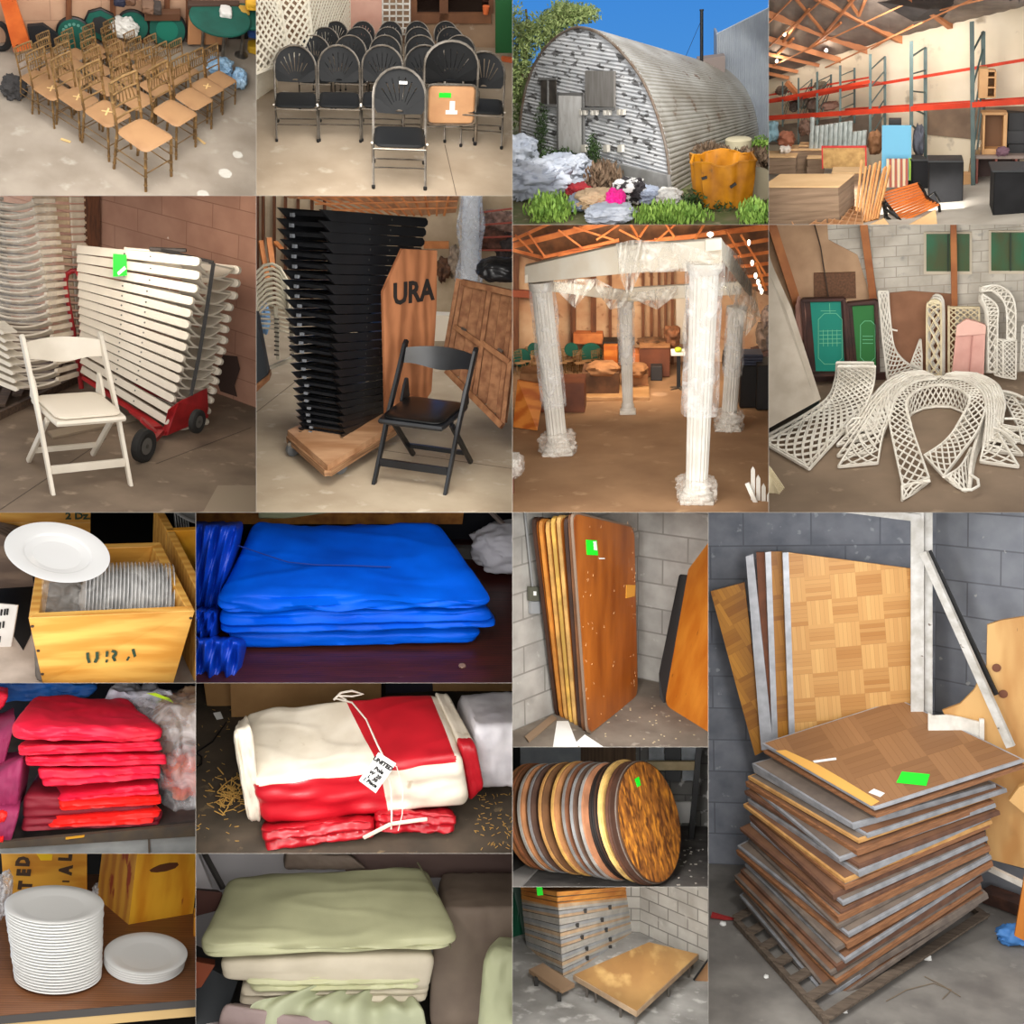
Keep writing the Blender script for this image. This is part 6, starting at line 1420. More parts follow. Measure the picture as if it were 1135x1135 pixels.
for pts, l in ((((310, 830), (305, 795), (330, 765), (368, 762)), 'thin white hoop beside the left nested legs'), (((890, 800), (940, 825), (975, 860)), 'thin curved white strip over the right nested legs'), (((930, 765), (985, 765), (1015, 780)), 'thin white strip above the right nested legs')):
    MB().tube([F.fl(x, y, .2) for x, y in pts], .016, 6).obj('curved_trim', LW, mw=F.M, label=l, cat='trim strip')
# standing lattice pieces along the wall
def stand(l1, l2, y, lab, mm=None, st=.09, dep=0.0, g='lattice pieces standing at the wall', t=None, nm='lattice_piece', w=.017):
    return ribbon([F.at(a, b, y) for a, b in l1], [F.at(a, b, y+dep) for a, b in l2], lab, st, w, mm, t=t, nm=nm, g=g if lab else None)
stand([(434, 262), (448, 430), (458, 520), (468, 606), (470, 606)], [(470, 262), (482, 400), (498, 490), (545, 545), (606, 572)], yB-.35, 'J shaped lattice piece standing left of the brown wall patch')
stand([(597, 452), (575, 510), (562, 548)], [(600, 455), (604, 520), (604, 572)], yB-.38, 'pointed lattice tip beside the J shaped piece', st=.06)
MB().beam(F.at(478, 412, yB-.3), F.at(508, 418, yB-.3), .02).obj('white_clip', WHITE, mw=F.M, label='small white clip on the brown wall beside the J piece', cat='clip', smooth=0)
for k in range(3):
    dx = k*6-6; stand([(630+dx, 595-k*4), (630+dx, 340), (640+dx, 305-k*8), (652+dx, 296-k*10)], [(686+dx, 595-k*4), (686+dx, 340), (678+dx, 305-k*8), (662+dx, 296-k*10)], yB-.3-.1*(2-k), 'round topped lattice post standing in the middle, %s of three' % ['front', 'middle', 'rear'][k], LY_ if k == 0 else LW, .085)
stand([(712, 590), (712, 326)], [(830, 590), (830, 326)], yB-.3, 'rectangular cream lattice panel behind the pink foam', LY_)
Q([(706, 592), (714, 592), (714, 322), (706, 322)], yB-.34, .04, 'panel_edge', LY_, lab='cream edge strip of the rectangular lattice panel', cat='strip')
PNK = mat('pink foam sheet', (214, 164, 152), .7, (200, 148, 136), scale=4)
t = thing('pink_foam', 'pink foam sheet draped in front of the rectangular lattice panel', 'foam sheet', F.M)
Q([(722, 592), (848, 592), (856, 398), (820, 384), (780, 374), (742, 402), (738, 440)], yB-.5, .06, 'sheet', PNK, t); Q([(738, 440), (856, 430), (856, 398), (820, 384), (780, 374), (742, 398)], yB-.53, .03, 'folded_top', mat('pink fold', (222, 176, 162), .7), t); Q([(788, 590), (793, 590), (806, 440), (800, 440)], yB-.52, .02, 'seam', mat('pink seam', (180, 126, 116), .7), t)
for k in range(3):
    o = yB-.28-.1*k; e = k*5
    stand([(856+e, 580), (856+e, 420), (852+e, 340), (830+e, 300-e)], [(890+e, 580), (892+e, 400), (890+e, 320), (832+e, 272)], o, 'tall curved lattice arch leg at right, %s of three' % ['rear', 'middle', 'front'][k])
    stand([(832+e, 262), (880+e, 262), (935, 320), (940, 450)], [(835+e, 244), (900+e, 240), (968, 300), (972, 450)], o-.04, 'curved top of the tall lattice arch at right, %s of three' % ['rear', 'middle', 'front'][k])
stand([(925, 600), (925, 455)], [(974, 608), (976, 455)], yB-.5, 'boxed lattice post front face below the tall arch', st=.065, w=.012); stand([(892, 590), (895, 450)], [(925, 600), (925, 455)], yB-.45, 'boxed lattice post side face below the tall arch', st=.065, w=.012, dep=-.05)
stand([(992, 572), (1000, 400)], [(1030, 572), (1030, 380)], yB-.4, 'lattice panel cut by the right edge of the picture')
# two game trays standing in dark frames
DKF = mat('dark wood frame', (70, 40, 32), .6, (48, 28, 24), scale=4)
def tray(o, inn, felt, lab, lines, y):
    t = thing('game_tray', lab, 'game tray', F.M, 'felt game trays leaning on the wall'); Q(o, y, .04, 'tray_back', DKF, t); Q(inn, y-.015, .02, 'felt', felt, t, lab='printed felt')
    n = 4
    for i in range(4):
        a, b = o[i], o[(i+1) % 4]; MB().beam(F.at(*a, y-.05), F.at(*b, y-.05), .04, .1, (0, 1, 0)).obj('rim', DKF, t, smooth=0)
    lm = mat('pale print', (120, 190, 150), .7); m = MB()
    for a, b in lines: m.beam(F.at(*a, y-.02), F.at(*b, y-.02), .007, .004, (0, 1, 0))
    m.obj('printed_line', lm, t, smooth=0)
octo = lambda x0, y0, x1, y1, k: [((x0+k, y0), (x1-k, y0)), ((x1-k, y0), (x1, y0+k)), ((x1, y0+k), (x1, y1-k)), ((x1, y1-k), (x1-k, y1)), ((x1-k, y1), (x0+k, y1)), ((x0+k, y1), (x0, y1-k)), ((x0, y1-k), (x0, y0+k)), ((x0, y0+k), (x0+k, y0))]
tray([(158, 590), (318, 588), (298, 292), (132, 296)], [(186, 578), (300, 578), (284, 304), (164, 306)], mat('teal tray felt', (16, 130, 112), .7), 'larger teal felt game tray leaning on the wall at left', octo(196, 350, 290, 550, 24)+[((200, 420+i*16), (286, 418+i*16)) for i in range(4)]+[((215+i*18, 415), (216+i*18, 480)) for i in range(4)]+[((240, 310), (242, 350)), ((205, 340), (265, 340))], yB-.35)
tray([(332, 578), (434, 576), (425, 300), (308, 312)], [(350, 566), (424, 564), (414, 318), (330, 322)], mat('green tray felt', (40, 110, 52), .7), 'smaller green felt game tray beside the teal one', octo(362, 380, 420, 540, 16)+[((370, 440+i*14), (412, 440+i*14)) for i in range(3)], yB-.3)
heap(F, 'hanging_cloth', mat('mauve cloth', (150, 110, 96), .8), (108, 295, 150, 470), yB-.4, None, .12, 'dusty mauve cloth hanging left of the teal tray', 'cloth', 130, .2, n=12)
MB().beam(F.fl(150, 606, .05), F.fl(460, 596, .05), .06, .1).obj('floor_timber', DKF, mw=F.M, label='dark timber under the game trays', cat='timber', smooth=0)
# leaning stack of grey slabs at left
SLB = mat('grey slab', (158, 148, 134), .8, (140, 130, 116), scale=3)
for k in range(7):
    d = k*7
    MB().prism([F.at(-30, 820-d*.5, 1.7+.12*k), F.at(186-d*3, 700-d*2, 2.1+.12*k), F.at(70-d, 340-d*.4, 2.4+.12*k), F.at(-30, 120-d, 2.1+.12*k)], (.06, .1, 0)).obj('grey_slab', SLB, mw=F.M, label='grey slab leaning in the stack at the left edge, %s from the front' % ordn[k].replace('topmost', 'first'), cat='slab', group='grey slabs leaning at left', smooth=0)
MB().prism([F.fl(x, y, .01) for x, y in ((0, 835), (195, 735), (200, 690), (0, 790))], (0, 0, .02)).obj('black_mat', BLACK, mw=F.M, label='black mat under the leaning grey slabs', cat='mat', smooth=0)
for k in range(5):
    d = k*9
    MB().prism([F.at(-30, 1180, .3+.04*k), F.at(20+d*1.4, 1180, .3+.04*k), F.at(78+d*0-20+d*.7, 1090-d*.5, .35+.04*k), F.at(10, 1000-d, .5+.04*k), F.at(-30, 960-d, .5)], (0.0, .03, 0)).obj('cream_slab', LY_, mw=F.M, label='cream slab in the lower left corner, %s from the front' % ordn[k].replace('topmost', 'first'), cat='slab', group='cream slabs in the lower left corner', smooth=0)
clip_panel(P)

# ------------------------------------------------------------------ helpers for folded cloth, crates and plates
def box6(F, fbl, fbr, ftr, ftl, btr, btl, y0, y1):
    "eight corners from the front face at depth y0 and the two back top corners at depth y1"
    a, b, cc, d = [F.at(*q, y0) for q in (fbl, fbr, ftr, ftl)]; e, f = F.at(*btr, y1), F.at(*btl, y1)
    return [a, b, b+(e-cc), a+(f-d), d, cc, e, f]
def cloth(F, name, m, six, y0, y1, label, cat='cloth', seed=0, amp=.05, fr=2.0, r=.35, n=(36, 26, 8), group=None, par=None, fold=0.0, sag=0.0, skew=0.0, asp=(3, 2, .6), matf=None, mats=None):
    T = tri(box6(F, *six, y0, y1))
    qs = []
    def fn(q):
        qs.append(q.copy())
        rg = 1-abs(nz((q.x*.9+q.y*.9, q.y*1.2-q.x*.5, 0), fr*.8, seed+7))*2; w = amp*(.9*nz((q.x*1.2, q.y*1.0, q.z), fr*.55, seed)+.22*nz((q.x*3, q.y*1.5, q.z), fr, seed+2)+.35*max(0, rg-.55)-.25)
        qq = V((q.x+skew*(q.y+1)*(1-q.x*q.x), q.y, q.z)); p = T(qq); up = (T(V((q.x, q.y, 1)))-T(V((q.x, q.y, -1)))).normalized()
        fr_ = V((0, -1, 0))*amp*.8*nz((q.x*2.5, 0, q.z*2), fr, seed+11)
        f = fold*math.sin((q.z+.15*nz((q.x*2, q.y, 0), 1, seed))*PI*2.5)*(1 if q.y < 0 else .4)
        return p+up*(w*(1 if q.z > 0 else .3)+sag*(q.x*q.x-.5))+fr_+V((0, -f, 0))
    mb = MB().rbox(n, r, fn, asp)
    o = mb.obj(name, m, parent=par, mw=None if par else F.M, label=label, cat=cat, group=group, smooth=70)
    if mats:
        for k in mats: o.data.materials.append(k)
        for p in o.data.polygons:
            q = V()
            for v in p.vertices: q += qs[v]
            p.material_index = matf(q/len(p.vertices), o.data, p)
    return o
def slabq(F, pts, y, th, nm, mm, par=None, lab=None, cat=None, kind=None, g=None, smooth=0): return quadm(pts, y, th, nm, mm, par, lab, cat, F, kind, g, smooth)
def hexo(F, p8, nm, mm, par=None, lab=None, cat=None, g=None, bev=.006, kind=None):
    return MB().hexa(p8).obj(nm, mm, parent=par, mw=None if par else F.M, label=lab, cat=cat, group=g, smooth=0, bevel=bev, kind=kind)
PLATE = mat('white porcelain', (214, 214, 214), .12, spec=.6)
def plate_mesh(): return MB().lathe([(.30, 0), (.34, -.012), (.36, 0), (.42, .022), (.68, .075), (.99, .115), (1.0, .125), (.985, .13), (.66, .098), (.62, .085), (.56, .05), (.50, .038), (.2, .035), (.02, .035)], 64)
# ================================================================== white plates in a plywood crate
P = Panel('plates in crate', 0, 568, 217, 757, 5.23)
F = Frame(P, 567, 980, 0.8, 38)
TBL = mat('grey worn table', (206, 190, 176), .6, (180, 164, 150), scale=3)
MB().box((0, 1.5, -.03), (8, 7, .06)).obj('floor', TBL, mw=F.M, kind='structure', smooth=0)
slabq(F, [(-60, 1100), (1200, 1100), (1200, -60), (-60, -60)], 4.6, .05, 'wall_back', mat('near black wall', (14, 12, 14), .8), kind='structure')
YP = mat('yellow plywood', (216, 168, 84), .5, (190, 132, 52), kind='wood', scale=1.6, st=(.5, 1.6, 2.6), con=(.3, .7)); YPE = mat('pale plywood edge', (214, 172, 104), .6, (180, 134, 70), scale=4)
def crate_box(tops, bots, zt, lab, th=.1, par_group=None, floor_z=.0):
    t = thing('wooden_crate', lab, 'crate', F.M, par_group)
    T4 = [F.fl(*q, zt) for q in tops]; B = [F.fl(*q, 0) for q in bots]; B4 = [B[0], B[1], B[1]+(T4[2]-T4[1])*.92, B[0]+(T4[3]-T4[0])*.92]
    ce = (T4[0]+T4[1]+T4[2]+T4[3])/4; cb = (B4[0]+B4[1]+B4[2]+B4[3])/4
    def inn(p, c_): d = (c_-p); d.z = 0; return p+V((math.copysign(th, d.x), math.copysign(th, d.y), 0))
    names = ['front_panel', 'side_panel', 'back_panel', 'side_panel']
    for i in range(4):
        j = (i+1) % 4; a, b, c_, d = B4[i], B4[j], T4[j], T4[i]
        hexo(F, [a, b, inn(b, cb), inn(a, cb), d, c_, inn(c_, ce), inn(d, ce)], names[i], YP, t)
    hexo(F, [p+V((0, 0, .02)) for p in B4]+[p+V((0, 0, .06)) for p in B4], 'bottom_panel', YP, t, bev=0)
    return t, T4, B4
ZT = 1.35
t, T4, B4 = crate_box([(165, 612), (1130, 570), (930, 172), (232, 190)], [(262, 1060), (985, 1060)], ZT, 'yellow plywood crate of plates with faded stencilled letters on its front')
INK = mat('dark green stencil ink', (40, 62, 44), .8); fn0 = T4[0]; e1 = (T4[1]-T4[0]).normalized(); e2 = (B4[0]-T4[0]).normalized(); fnn = e1.cross(e2).normalized(); fnn = fnn if fnn.y < 0 else -fnn
def cp(x, y, o=.03): return F.pl(x, y, fn0+fnn*o, fnn)
def sx(x, y): return 80*5.23+(x/12.61)*5.23, (700-568)*5.23+(y/12.61)*5.23
for pts, w in ((((215, 300), (218, 370), (240, 435)), .05), (((348, 290), (350, 370), (318, 432)), .055), (((488, 280), (483, 350)), .045), (((485, 395), (478, 430)), .04), (((555, 272), (600, 285), (610, 320), (570, 355), (600, 410)), .05), (((795, 350), (762, 412)), .04), (((850, 250), (895, 398)), .055)):
    m = MB()
    q = [cp(*sx(*p)) for p in pts]
    for a, b in zip(q, q[1:]): m.beam(a, b, w*.6, .01, (0, 1, 0))
    m.obj('stencil_letter', INK, t, smooth=0)
for x, y in ((188, 660), (222, 802), (245, 937), (1106, 612), (1054, 776), (1016, 890)):
    MB().lathe([(.018, -.004), (.018, .006)], 10, Matrix.Translation(cp(x, y, .012)) @ fnn.to_track_quat('Z', 'Y').to_matrix().to_4x4()).obj('nail', mat('nail', (60, 44, 30), .6), t, smooth=0)
# plates standing on edge inside the crate, under plastic
ple = plate_mesh().mesh('plate', PLATE)
for i in range(24):
    x = 455+i*22; y = 455-28*math.sin(PI*i/30)+i*1; ce = F.fl(x, 560, .62); ce = V((ce.x, (T4[0].y*.52+T4[2].y*.48), .80+.05*math.sin(i*.13)))
    o = bpy.data.objects.new('dinner_plate', ple); COL.objects.link(o); PAN.roots.append(o)
    o.matrix_basis = F.M @ Matrix.Translation(V((F.at(x, 480, ce.y).x, ce.y+.06, ce.z+.14))) @ Matrix.Rotation(R(90+4), 4, 'Y') @ Matrix.Scale(.47, 4)
    tag(o, 'white plate standing on edge in the crate, %s from left' % ordn[i].replace('topmost', 'first'), 'plate', 'plates standing on edge in the crate')
y0c, y1c = T4[0].y+.14, T4[2].y-.14
CW = film('crate wrap', (1, .98, .93), .12, 6, .2)
def cwf(u, v):
    a = R(200-220*v); x = F.at(250+735*u, 500, (y0c+y1c)/2).x
    k = .5+.03*nz((u*5, v*4, 2), 2)+.04*nz((u*12, v*9, 5), 1.3)
    return V((x, (y0c+y1c)/2+k*math.cos(a), .92+k*1.06*math.sin(a)))
MB().grid(50, 40, cwf).obj('plastic_bag', CW, mw=F.M, label='clear crinkled plastic bag over the plates in the crate', cat='plastic bag', smooth=180)
MB().box((F.at(330, 500, y0c+.2).x, (y0c+y1c)/2, .62), (.5, .8, .9)).obj('cardboard_pad', mat('grey pad', (112, 104, 96), .8, (90, 84, 78), scale=6), mw=F.M, label='grey padded block at the left end inside the crate', cat='pad', bevel=.08, seg=3)
def wcap(u, v):
    x0 = F.at(985, 400, y1c-.1).x; return V((x0-.5*(1-u), y1c-.12-.15*u, 1.0+.52*math.sin(PI*.5*(1-v))+.04*nz((u*5, v*5, 1), 2)))
# the big plate lying on the crate edge, tilted towards the camera
o = bpy.data.objects.new('dinner_plate', MB().lathe([(.30, 0), (.34, -.012), (.36, 0), (.42, .022), (.68, .075), (.99, .115), (1.0, .125), (.985, .13), (.68, .098), (.64, .085), (.60, .04), (.54, .03), (.2, .03), (.02, .03)], 96).mesh('plate_big', PLATE, 60)); COL.objects.link(o); PAN.roots.append(o)
ce = F.at(330, 255, F.fl(200, 430, ZT).y-.35)
o.matrix_basis = F.M @ Matrix.Translation(ce) @ Matrix.Rotation(R(11), 4, 'Y') @ Matrix.Rotation(R(4), 4, 'X') @ Matrix.Scale(.53, 4)
tag(o, 'large white rimmed plate tilted on the left corner of the crate', 'plate')
BIGP = o
# neighbours
t2 = thing('wooden_crate', 'yellow crate lettered 2 Dz. standing behind the big plate', 'crate', F.M)
p = [F.at(x, y, 2.2) for x, y in ((-40, 330), (522, 330), (525, -10), (-40, -10))]; MB().prism(p, (0, .1, 0)).obj('front_panel', YP, t2, smooth=0)
hexo(F, [F.at(-40, 62, 2.17), F.at(524, 62, 2.17), F.at(524, 62, 2.2), F.at(-40, 62, 2.2)]+[F.at(-40, 56, 2.17), F.at(524, 56, 2.17), F.at(524, 56, 2.2), F.at(-40, 56, 2.2)], 'lid_seam', YPE, t2, bev=0)
writing('2 Dz.', .14, INK, Matrix.Translation(F.at(452, 22, 2.18)) @ Matrix.Rotation(PI/2, 4, 'X'), parent=t2)
hexo(F, box6(F, (-60, 445), (200, 430), (160, 210), (-60, 90), (120, 80), (-60, 40), 1.6, 2.1), 'grey_board', mat('grey weathered wood', (110, 92, 78), .8, (84, 68, 58), kind='wood', scale=2, st=(.5, 2, 2)), lab='grey weathered board block behind and left of the plate', cat='board')
hexo(F, box6(F, (-60, 1000), (40, 930), (105, 538), (-60, 525), (110, 535), (-60, 520), .75, .8), 'paper_sheet', mat('white sheet', (226, 222, 216), .7), lab='white printed sheet standing at the left edge', cat='paper')
for k, (x, y) in enumerate(((10, 580), (30, 578), (45, 576), (2, 655), (22, 650), (0, 735))):
    MB().beam(F.at(x, y-18, .735), F.at(x-4, y+18, .735), .022, .006, (0, 1, 0)).obj('printed_bar', BLACK, mw=F.M, label='short black printed bar on the white sheet, %s of six' % ordn[k].replace('topmost', 'first'), cat='print', group='bars printed on the white sheet', smooth=0)
t3 = thing('wooden_crate', 'second yellow crate of plates cut by the right edge', 'crate', F.M)
def rim(a, b, th, dn=1.25, nm='side_panel', mm=YP, z=ZT):
    p, q = F.fl(*a, z), F.fl(*b, z); w_ = V((th, 0, 0)) if abs(p.y-q.y) > abs(p.x-q.x) else V((0, th, 0)); d_ = V((0, 0, -dn)); hexo(F, [p+d_, q+d_, q+w_+d_, p+w_+d_, p, q, q+w_, p+w_], nm, mm, t3)
rim((1150, 470), (967, 108), .09); rim((967, 108), (1200, 98), .08, nm='front_panel', mm=mat('bright plywood', (240, 176, 50), .5, (214, 146, 36), scale=3)); rim((965, 105), (890, -30), .1)
MB().prism([F.fl(x, y, .004) for x, y in ((-60, 445), (190, 430), (180, 710), (135, 800), (60, 690), (-60, 640))], (0, 0, .01)).obj('black_sheet', BLACK, mw=F.M, label='flat black sheet on the table left of the crate', cat='cloth', smooth=0)  # thin black polygon over the table beside the crate
MB().prism([F.fl(x, y, .004) for x, y in ((-300, 440), (1500, 440), (1700, -60), (-500, -60))], (0, 0, .01)).obj('black_sheet', BLACK, mw=F.M, label='black sheet added over the table behind the crate', cat='cloth', smooth=0)  # flat sheet added to turn the table black behind the crate
o = bpy.data.objects.new('dinner_plate', plate_mesh().mesh('plate_far', PLATE)); COL.objects.link(o); PAN.roots.append(o)
o.matrix_basis = F.M @ Matrix.Translation(F.fl(1110, 0, 1.2)) @ Matrix.Rotation(R(20), 4, 'Y') @ Matrix.Scale(.34, 4); tag(o, 'white plate at the top right corner in the far crate', 'plate')
for i in range(6): MB().lathe([(.02, 0), (.30, .02), (.31, .03), (.02, .02)], 30, Matrix.Translation(F.fl(1010+i*14, 60, .9)) @ Matrix.Rotation(R(82), 4, 'Y')).obj('dinner_plate', PLATE, mw=F.M, label='plate on edge under the top right plate, %s from left' % ordn[i].replace('topmost', 'first'), cat='plate', group='plates on edge in the far crate')
clip_panel(P)
# ================================================================== royal blue cloths
P = Panel('blue cloth', 217, 568, 568, 757, 3.234)
F = Frame(P, 567, 590, 0.8, 35)
DW = mat('dark red wood', (74, 32, 26), .35, (40, 20, 18), kind='wood', scale=3, st=(.4, 3, 1), con=(.3, .7), col3=(120, 84, 76), sp3=(.70, .74))
MB().box((0, 1.5, -.04), (9, 5, .08)).obj('floor', DW, mw=F.M, kind='structure', smooth=0)
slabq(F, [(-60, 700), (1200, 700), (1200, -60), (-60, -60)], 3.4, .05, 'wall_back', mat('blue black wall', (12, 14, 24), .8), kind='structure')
BL = mat('royal blue satin', (0, 88, 212), .5, (0, 74, 190), scale=1.5, bump=.05, bscale=40, spec=.12)
GBL = 'royal blue folded cloths in the stack'
cloth(F, 'folded_cloth', BL, ((130, 496), (1010, 474), (1045, 430), (100, 440), (860, 180), (215, 170)), 0.60, 2.05, 'lowest royal blue folded cloth resting on the dark wood', seed=3, amp=.03, group=GBL)
cloth(F, 'folded_cloth', BL, ((78, 446), (1100, 418), (1062, 355), (72, 372), (870, 120), (215, 110)), 0.55, 2.05, 'middle royal blue folded cloth with corner sticking out at right', seed=5, amp=.04, fold=.035, group=GBL)
cloth(F, 'folded_cloth', BL, ((62, 366), (1075, 345), (1064, 300), (66, 318), (868, 36), (212, 18)), 0.50, 2.05, 'top royal blue folded cloth, smooth and broad', seed=9, amp=.09, fr=1.6, r=.4, n=(60, 40, 8), group=GBL)
m = MB(); m.tube([F.at(x, y, yy) for x, y, yy in ((150, 118, 1.36), (230, 145, 1.26), (330, 178, 1.11), (430, 188, 1.07), (560, 190, 1.06), (700, 196, 1.04))], .008, 5)
m.obj('seam', mat('dark blue seam', (0, 40, 120), .7), mw=F.M, label='long curved seam across the top blue cloth', cat='seam')
for k, (x0, y0, x1, y1, yy) in enumerate(((-60, 40, 150, 350, 1.0), (-60, 345, 70, 450, .5), (-60, 450, 160, 620, .1))):
    T = tri(box6(F, (x0, y1), (x1-60*(k == 0), y1), (x1, y0+10), (x0, y0), (x1+30, y0-10), (x0, y0-10), yy, yy+.8))
    def fn(q, T=T, k=k):
        d = .06*math.sin(q.x*11+q.z*2.2+k)+.04*math.sin(q.x*23-q.z*3); return T(q)+V((0, -d, d*.4))
    MB().rbox((60, 10, 24), .3, fn, (1.5, 1, 1.5)).obj('pleated_cloth', mat('deep blue satin', (2, 58, 176), .4), mw=F.M, label=['tall pleated blue cloth at the left edge', 'short blue cloth end under the tall pleated one', 'bunched blue cloth at the bottom left corner'][k], cat='cloth', smooth=70)
slabq(F, [(-40, 42), (955, 42), (962, -10), (-40, -10)], 3.0, .15, 'wooden_rail', mat('golden rail', (190, 128, 56), .6, (140, 84, 34), scale=5), lab='golden wooden rail along the top behind the blue cloth', cat='rail')
cloth(F, 'olive_cloth', mat('olive cloth', (112, 116, 88), .8), ((225, 22), (330, 22), (500, -2), (225, 0), (500, -10), (225, -10)), 2.25, 2.45, 'olive cloth edge above the blue stack', seed=1, amp=.01)
heap(F, 'white_fabric', mat('grey white fabric', (214, 212, 220), .7), (1000, 105, 1260, 245), 2.2, None, .8, 'greyish white fabric at the right edge behind the dark table', 'cloth', 140, .18)
slabq(F, [(925, 160), (1010, 175), (1035, 160), (1025, 130), (930, 128)], 2.8, .1, 'grey_block', mat('worn grey', (90, 88, 84), .8), lab='small grey block in the dark gap right of the blue stack', cat='block')
MB().beam(F.at(1040, -20, 2.9), F.at(1150, 90, 2.6), .05).obj('pale_strut', mat('taupe strut', (120, 108, 100), .7), mw=F.M, label='pale slanted strut at the top right corner', cat='strut', smooth=0)
MB().lathe([(.045, 0), (.04, .012), (.01, .014)], 14, Matrix.Translation(F.fl(955, 550))).obj('wood_knot', mat('knot', (120, 96, 84), .6), mw=F.M, label='round pale knot on the dark table front', cat='knot')
clip_panel(P)
# ================================================================== red linens
P = Panel('red linen', 0, 757, 217, 946, 5.23)
F = Frame(P, 567, 930, 0.8, 28)
MB().box((0, 2.3, -.05), (9, 4.4, .1)).obj('floor', mat('dark board table', (62, 50, 44), .7, (40, 32, 30), scale=4), mw=F.M @ Matrix.Translation((0, .15, 0)) @ Matrix.Rotation(R(-4), 4, 'Y'), kind='structure', smooth=0)
slabq(F, [(-60, 930), (1200, 870), (1200, 1120), (-60, 1120)], .15, .05, 'wall_front', mat('pale concrete slab', (150, 152, 150), .85, (128, 130, 130), scale=3), kind='structure')
MB().beam(F.at(862, 895, .11), F.at(868, 1100, .11), .02).obj('slab_joint', mat('dark joint', (78, 66, 54), .9), mw=F.M, kind='structure', smooth=0)
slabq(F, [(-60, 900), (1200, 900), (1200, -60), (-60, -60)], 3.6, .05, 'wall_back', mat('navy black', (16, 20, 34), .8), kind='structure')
slabq(F, [(-60, 965), (1200, 885), (1200, 815), (-60, 930)], .08, .06, 'table_edge', mat('dark board edge', (56, 50, 44), .7, (74, 62, 46), scale=5), lab='dark worn edge board of the table under the red linens', cat='edge board')
slabq(F, [(380, 908), (488, 895), (490, 885), (380, 898)], .06, .02, 'yellow_chip', mat('yellow chip', (190, 140, 30), .6), lab='small yellow chipped patch on the dark edge board', cat='chip')
RD = mat('bright red linen', (224, 16, 58), .66, (206, 8, 42), scale=2); RO = mat('orange red linen', (250, 34, 24), .6, (224, 20, 20), scale=2); MR = mat('maroon linen', (120, 6, 30), .7)
GR = 'red folded linens in the stack'
LYR = [((110, 868), (930, 838), (968, 745), (130, 790), (760, 560), (240, 560), 0.25, 1.55, MR, 'wide maroon linen at the very bottom of the stack', .01),
       ((268, 842), (880, 820), (965, 735), (345, 790), (760, 560), (300, 560), 0.18, 1.45, RO, 'orange red linen with thin layered edges near the bottom', .035),
       ((122, 800), (900, 740), (935, 660), (130, 650), (760, 520), (230, 480), 0.30, 1.45, MR, 'dark maroon linen, third from the bottom', .01),
       ((350, 748), (948, 700), (945, 655), (345, 690), (760, 480), (300, 480), 0.18, 1.45, RO, 'orange red linen, fourth from the bottom', .03),
       ((330, 688), (935, 650), (925, 580), (400, 648), (760, 450), (300, 450), 0.23, 1.45, RD, 'red linen with pale piped edge, fifth from the bottom', .02),
       ((255, 618), (940, 560), (945, 478), (205, 505), (760, 380), (260, 380), 0.20, 1.45, RD, 'thick red linen in the middle of the stack', .03),
       ((145, 490), (985, 480), (975, 405), (135, 430), (760, 300), (230, 300), 0.21, 1.45, RD, 'red linen, third from the top', .02),
       ((100, 425), (960, 395), (940, 340), (92, 365), (750, 250), (220, 250), 0.20, 1.45, RD, 'red linen, second from the top', .02)]
for k, L in enumerate(LYR): cloth(F, 'folded_linen', L[8], L[:6], L[6], L[7], L[9], 'linen', seed=20+k*3, amp=.025, fold=L[10], group=GR, n=(36, 14, 12), r=.3)
cloth(F, 'folded_linen', RD, ((48, 338), (940, 362), (985, 262), (55, 240), (745, 80), (200, 50)), 0.15, 1.45, 'thick red linen on top of the stack, folded over at right', 'linen', seed=44, amp=.06, fr=1.8, r=.5, group=GR, n=(50, 36, 12))
PUR = mat('plum linen', (150, 36, 84), .7, (122, 28, 70), scale=2)
for k, (six, y0, l, mm) in enumerate([(((-60, 960), (60, 950), (120, 740), (-60, 740), (150, 560), (-60, 560)), .85, 'plum linen roll at the lower left edge', PUR), (((-60, 750), (100, 740), (140, 420), (-60, 560), (190, 380), (-60, 400)), 1.0, 'long plum linen slanting along the left edge', PUR), (((-60, 600), (0, 580), (100, 200), (-60, 330), (90, 130), (-60, 180)), 1.4, 'upper plum linen at the left edge', PUR), (((-60, 190), (20, 150), (60, 60), (-60, 40), (50, 20), (-60, 10)), 1.9, 'pinkish red linen at the top left corner', RD), (((-60, 820), (30, 810), (50, 745), (-60, 740), (50, 720), (-60, 720)), .8, 'bright red linen end at the left edge', RO), (((-60, 940), (20, 930), (25, 880), (-60, 870), (25, 860), (-60, 860)), .8, 'small bright red linen end at the bottom left', RO)]):
    cloth(F, 'rolled_linen', mm, six, y0-.75, y0+.15, l, 'linen', seed=60+k, amp=.03, n=(16, 16, 12), r=.5)
cloth(F, 'blue_cloth', mat('sky blue cloth', (40, 120, 210), .6, (24, 84, 160), scale=2), ((-60, 120), (520, 90), (585, 10), (-60, -20), (585, -30), (-60, -60)), 1.95, 2.45, 'sky blue cloth lying behind the red stack', seed=70, amp=.06)
OR = mat('orange fabric', (240, 110, 40), .6, (206, 60, 50), scale=5)
heap(F, 'bagged_fabric', OR, (960, 440, 1260, 720), .75, None, .6, 'orange and red fabric inside the clear bag at right', 'fabric', 150, .3)
heap(F, 'bagged_fabric', mat('tan fabric', (186, 160, 130), .7, (150, 110, 84), scale=5), (900, 120, 1260, 460), 1.15, None, .7, 'tan fabric in the upper part of the clear bag', 'fabric', 151, .3)
T = tri(box6(F, (985, 800), (1260, 860), (1300, 100), (930, 200), (1300, 20), (600, 20), .55, 2.05))
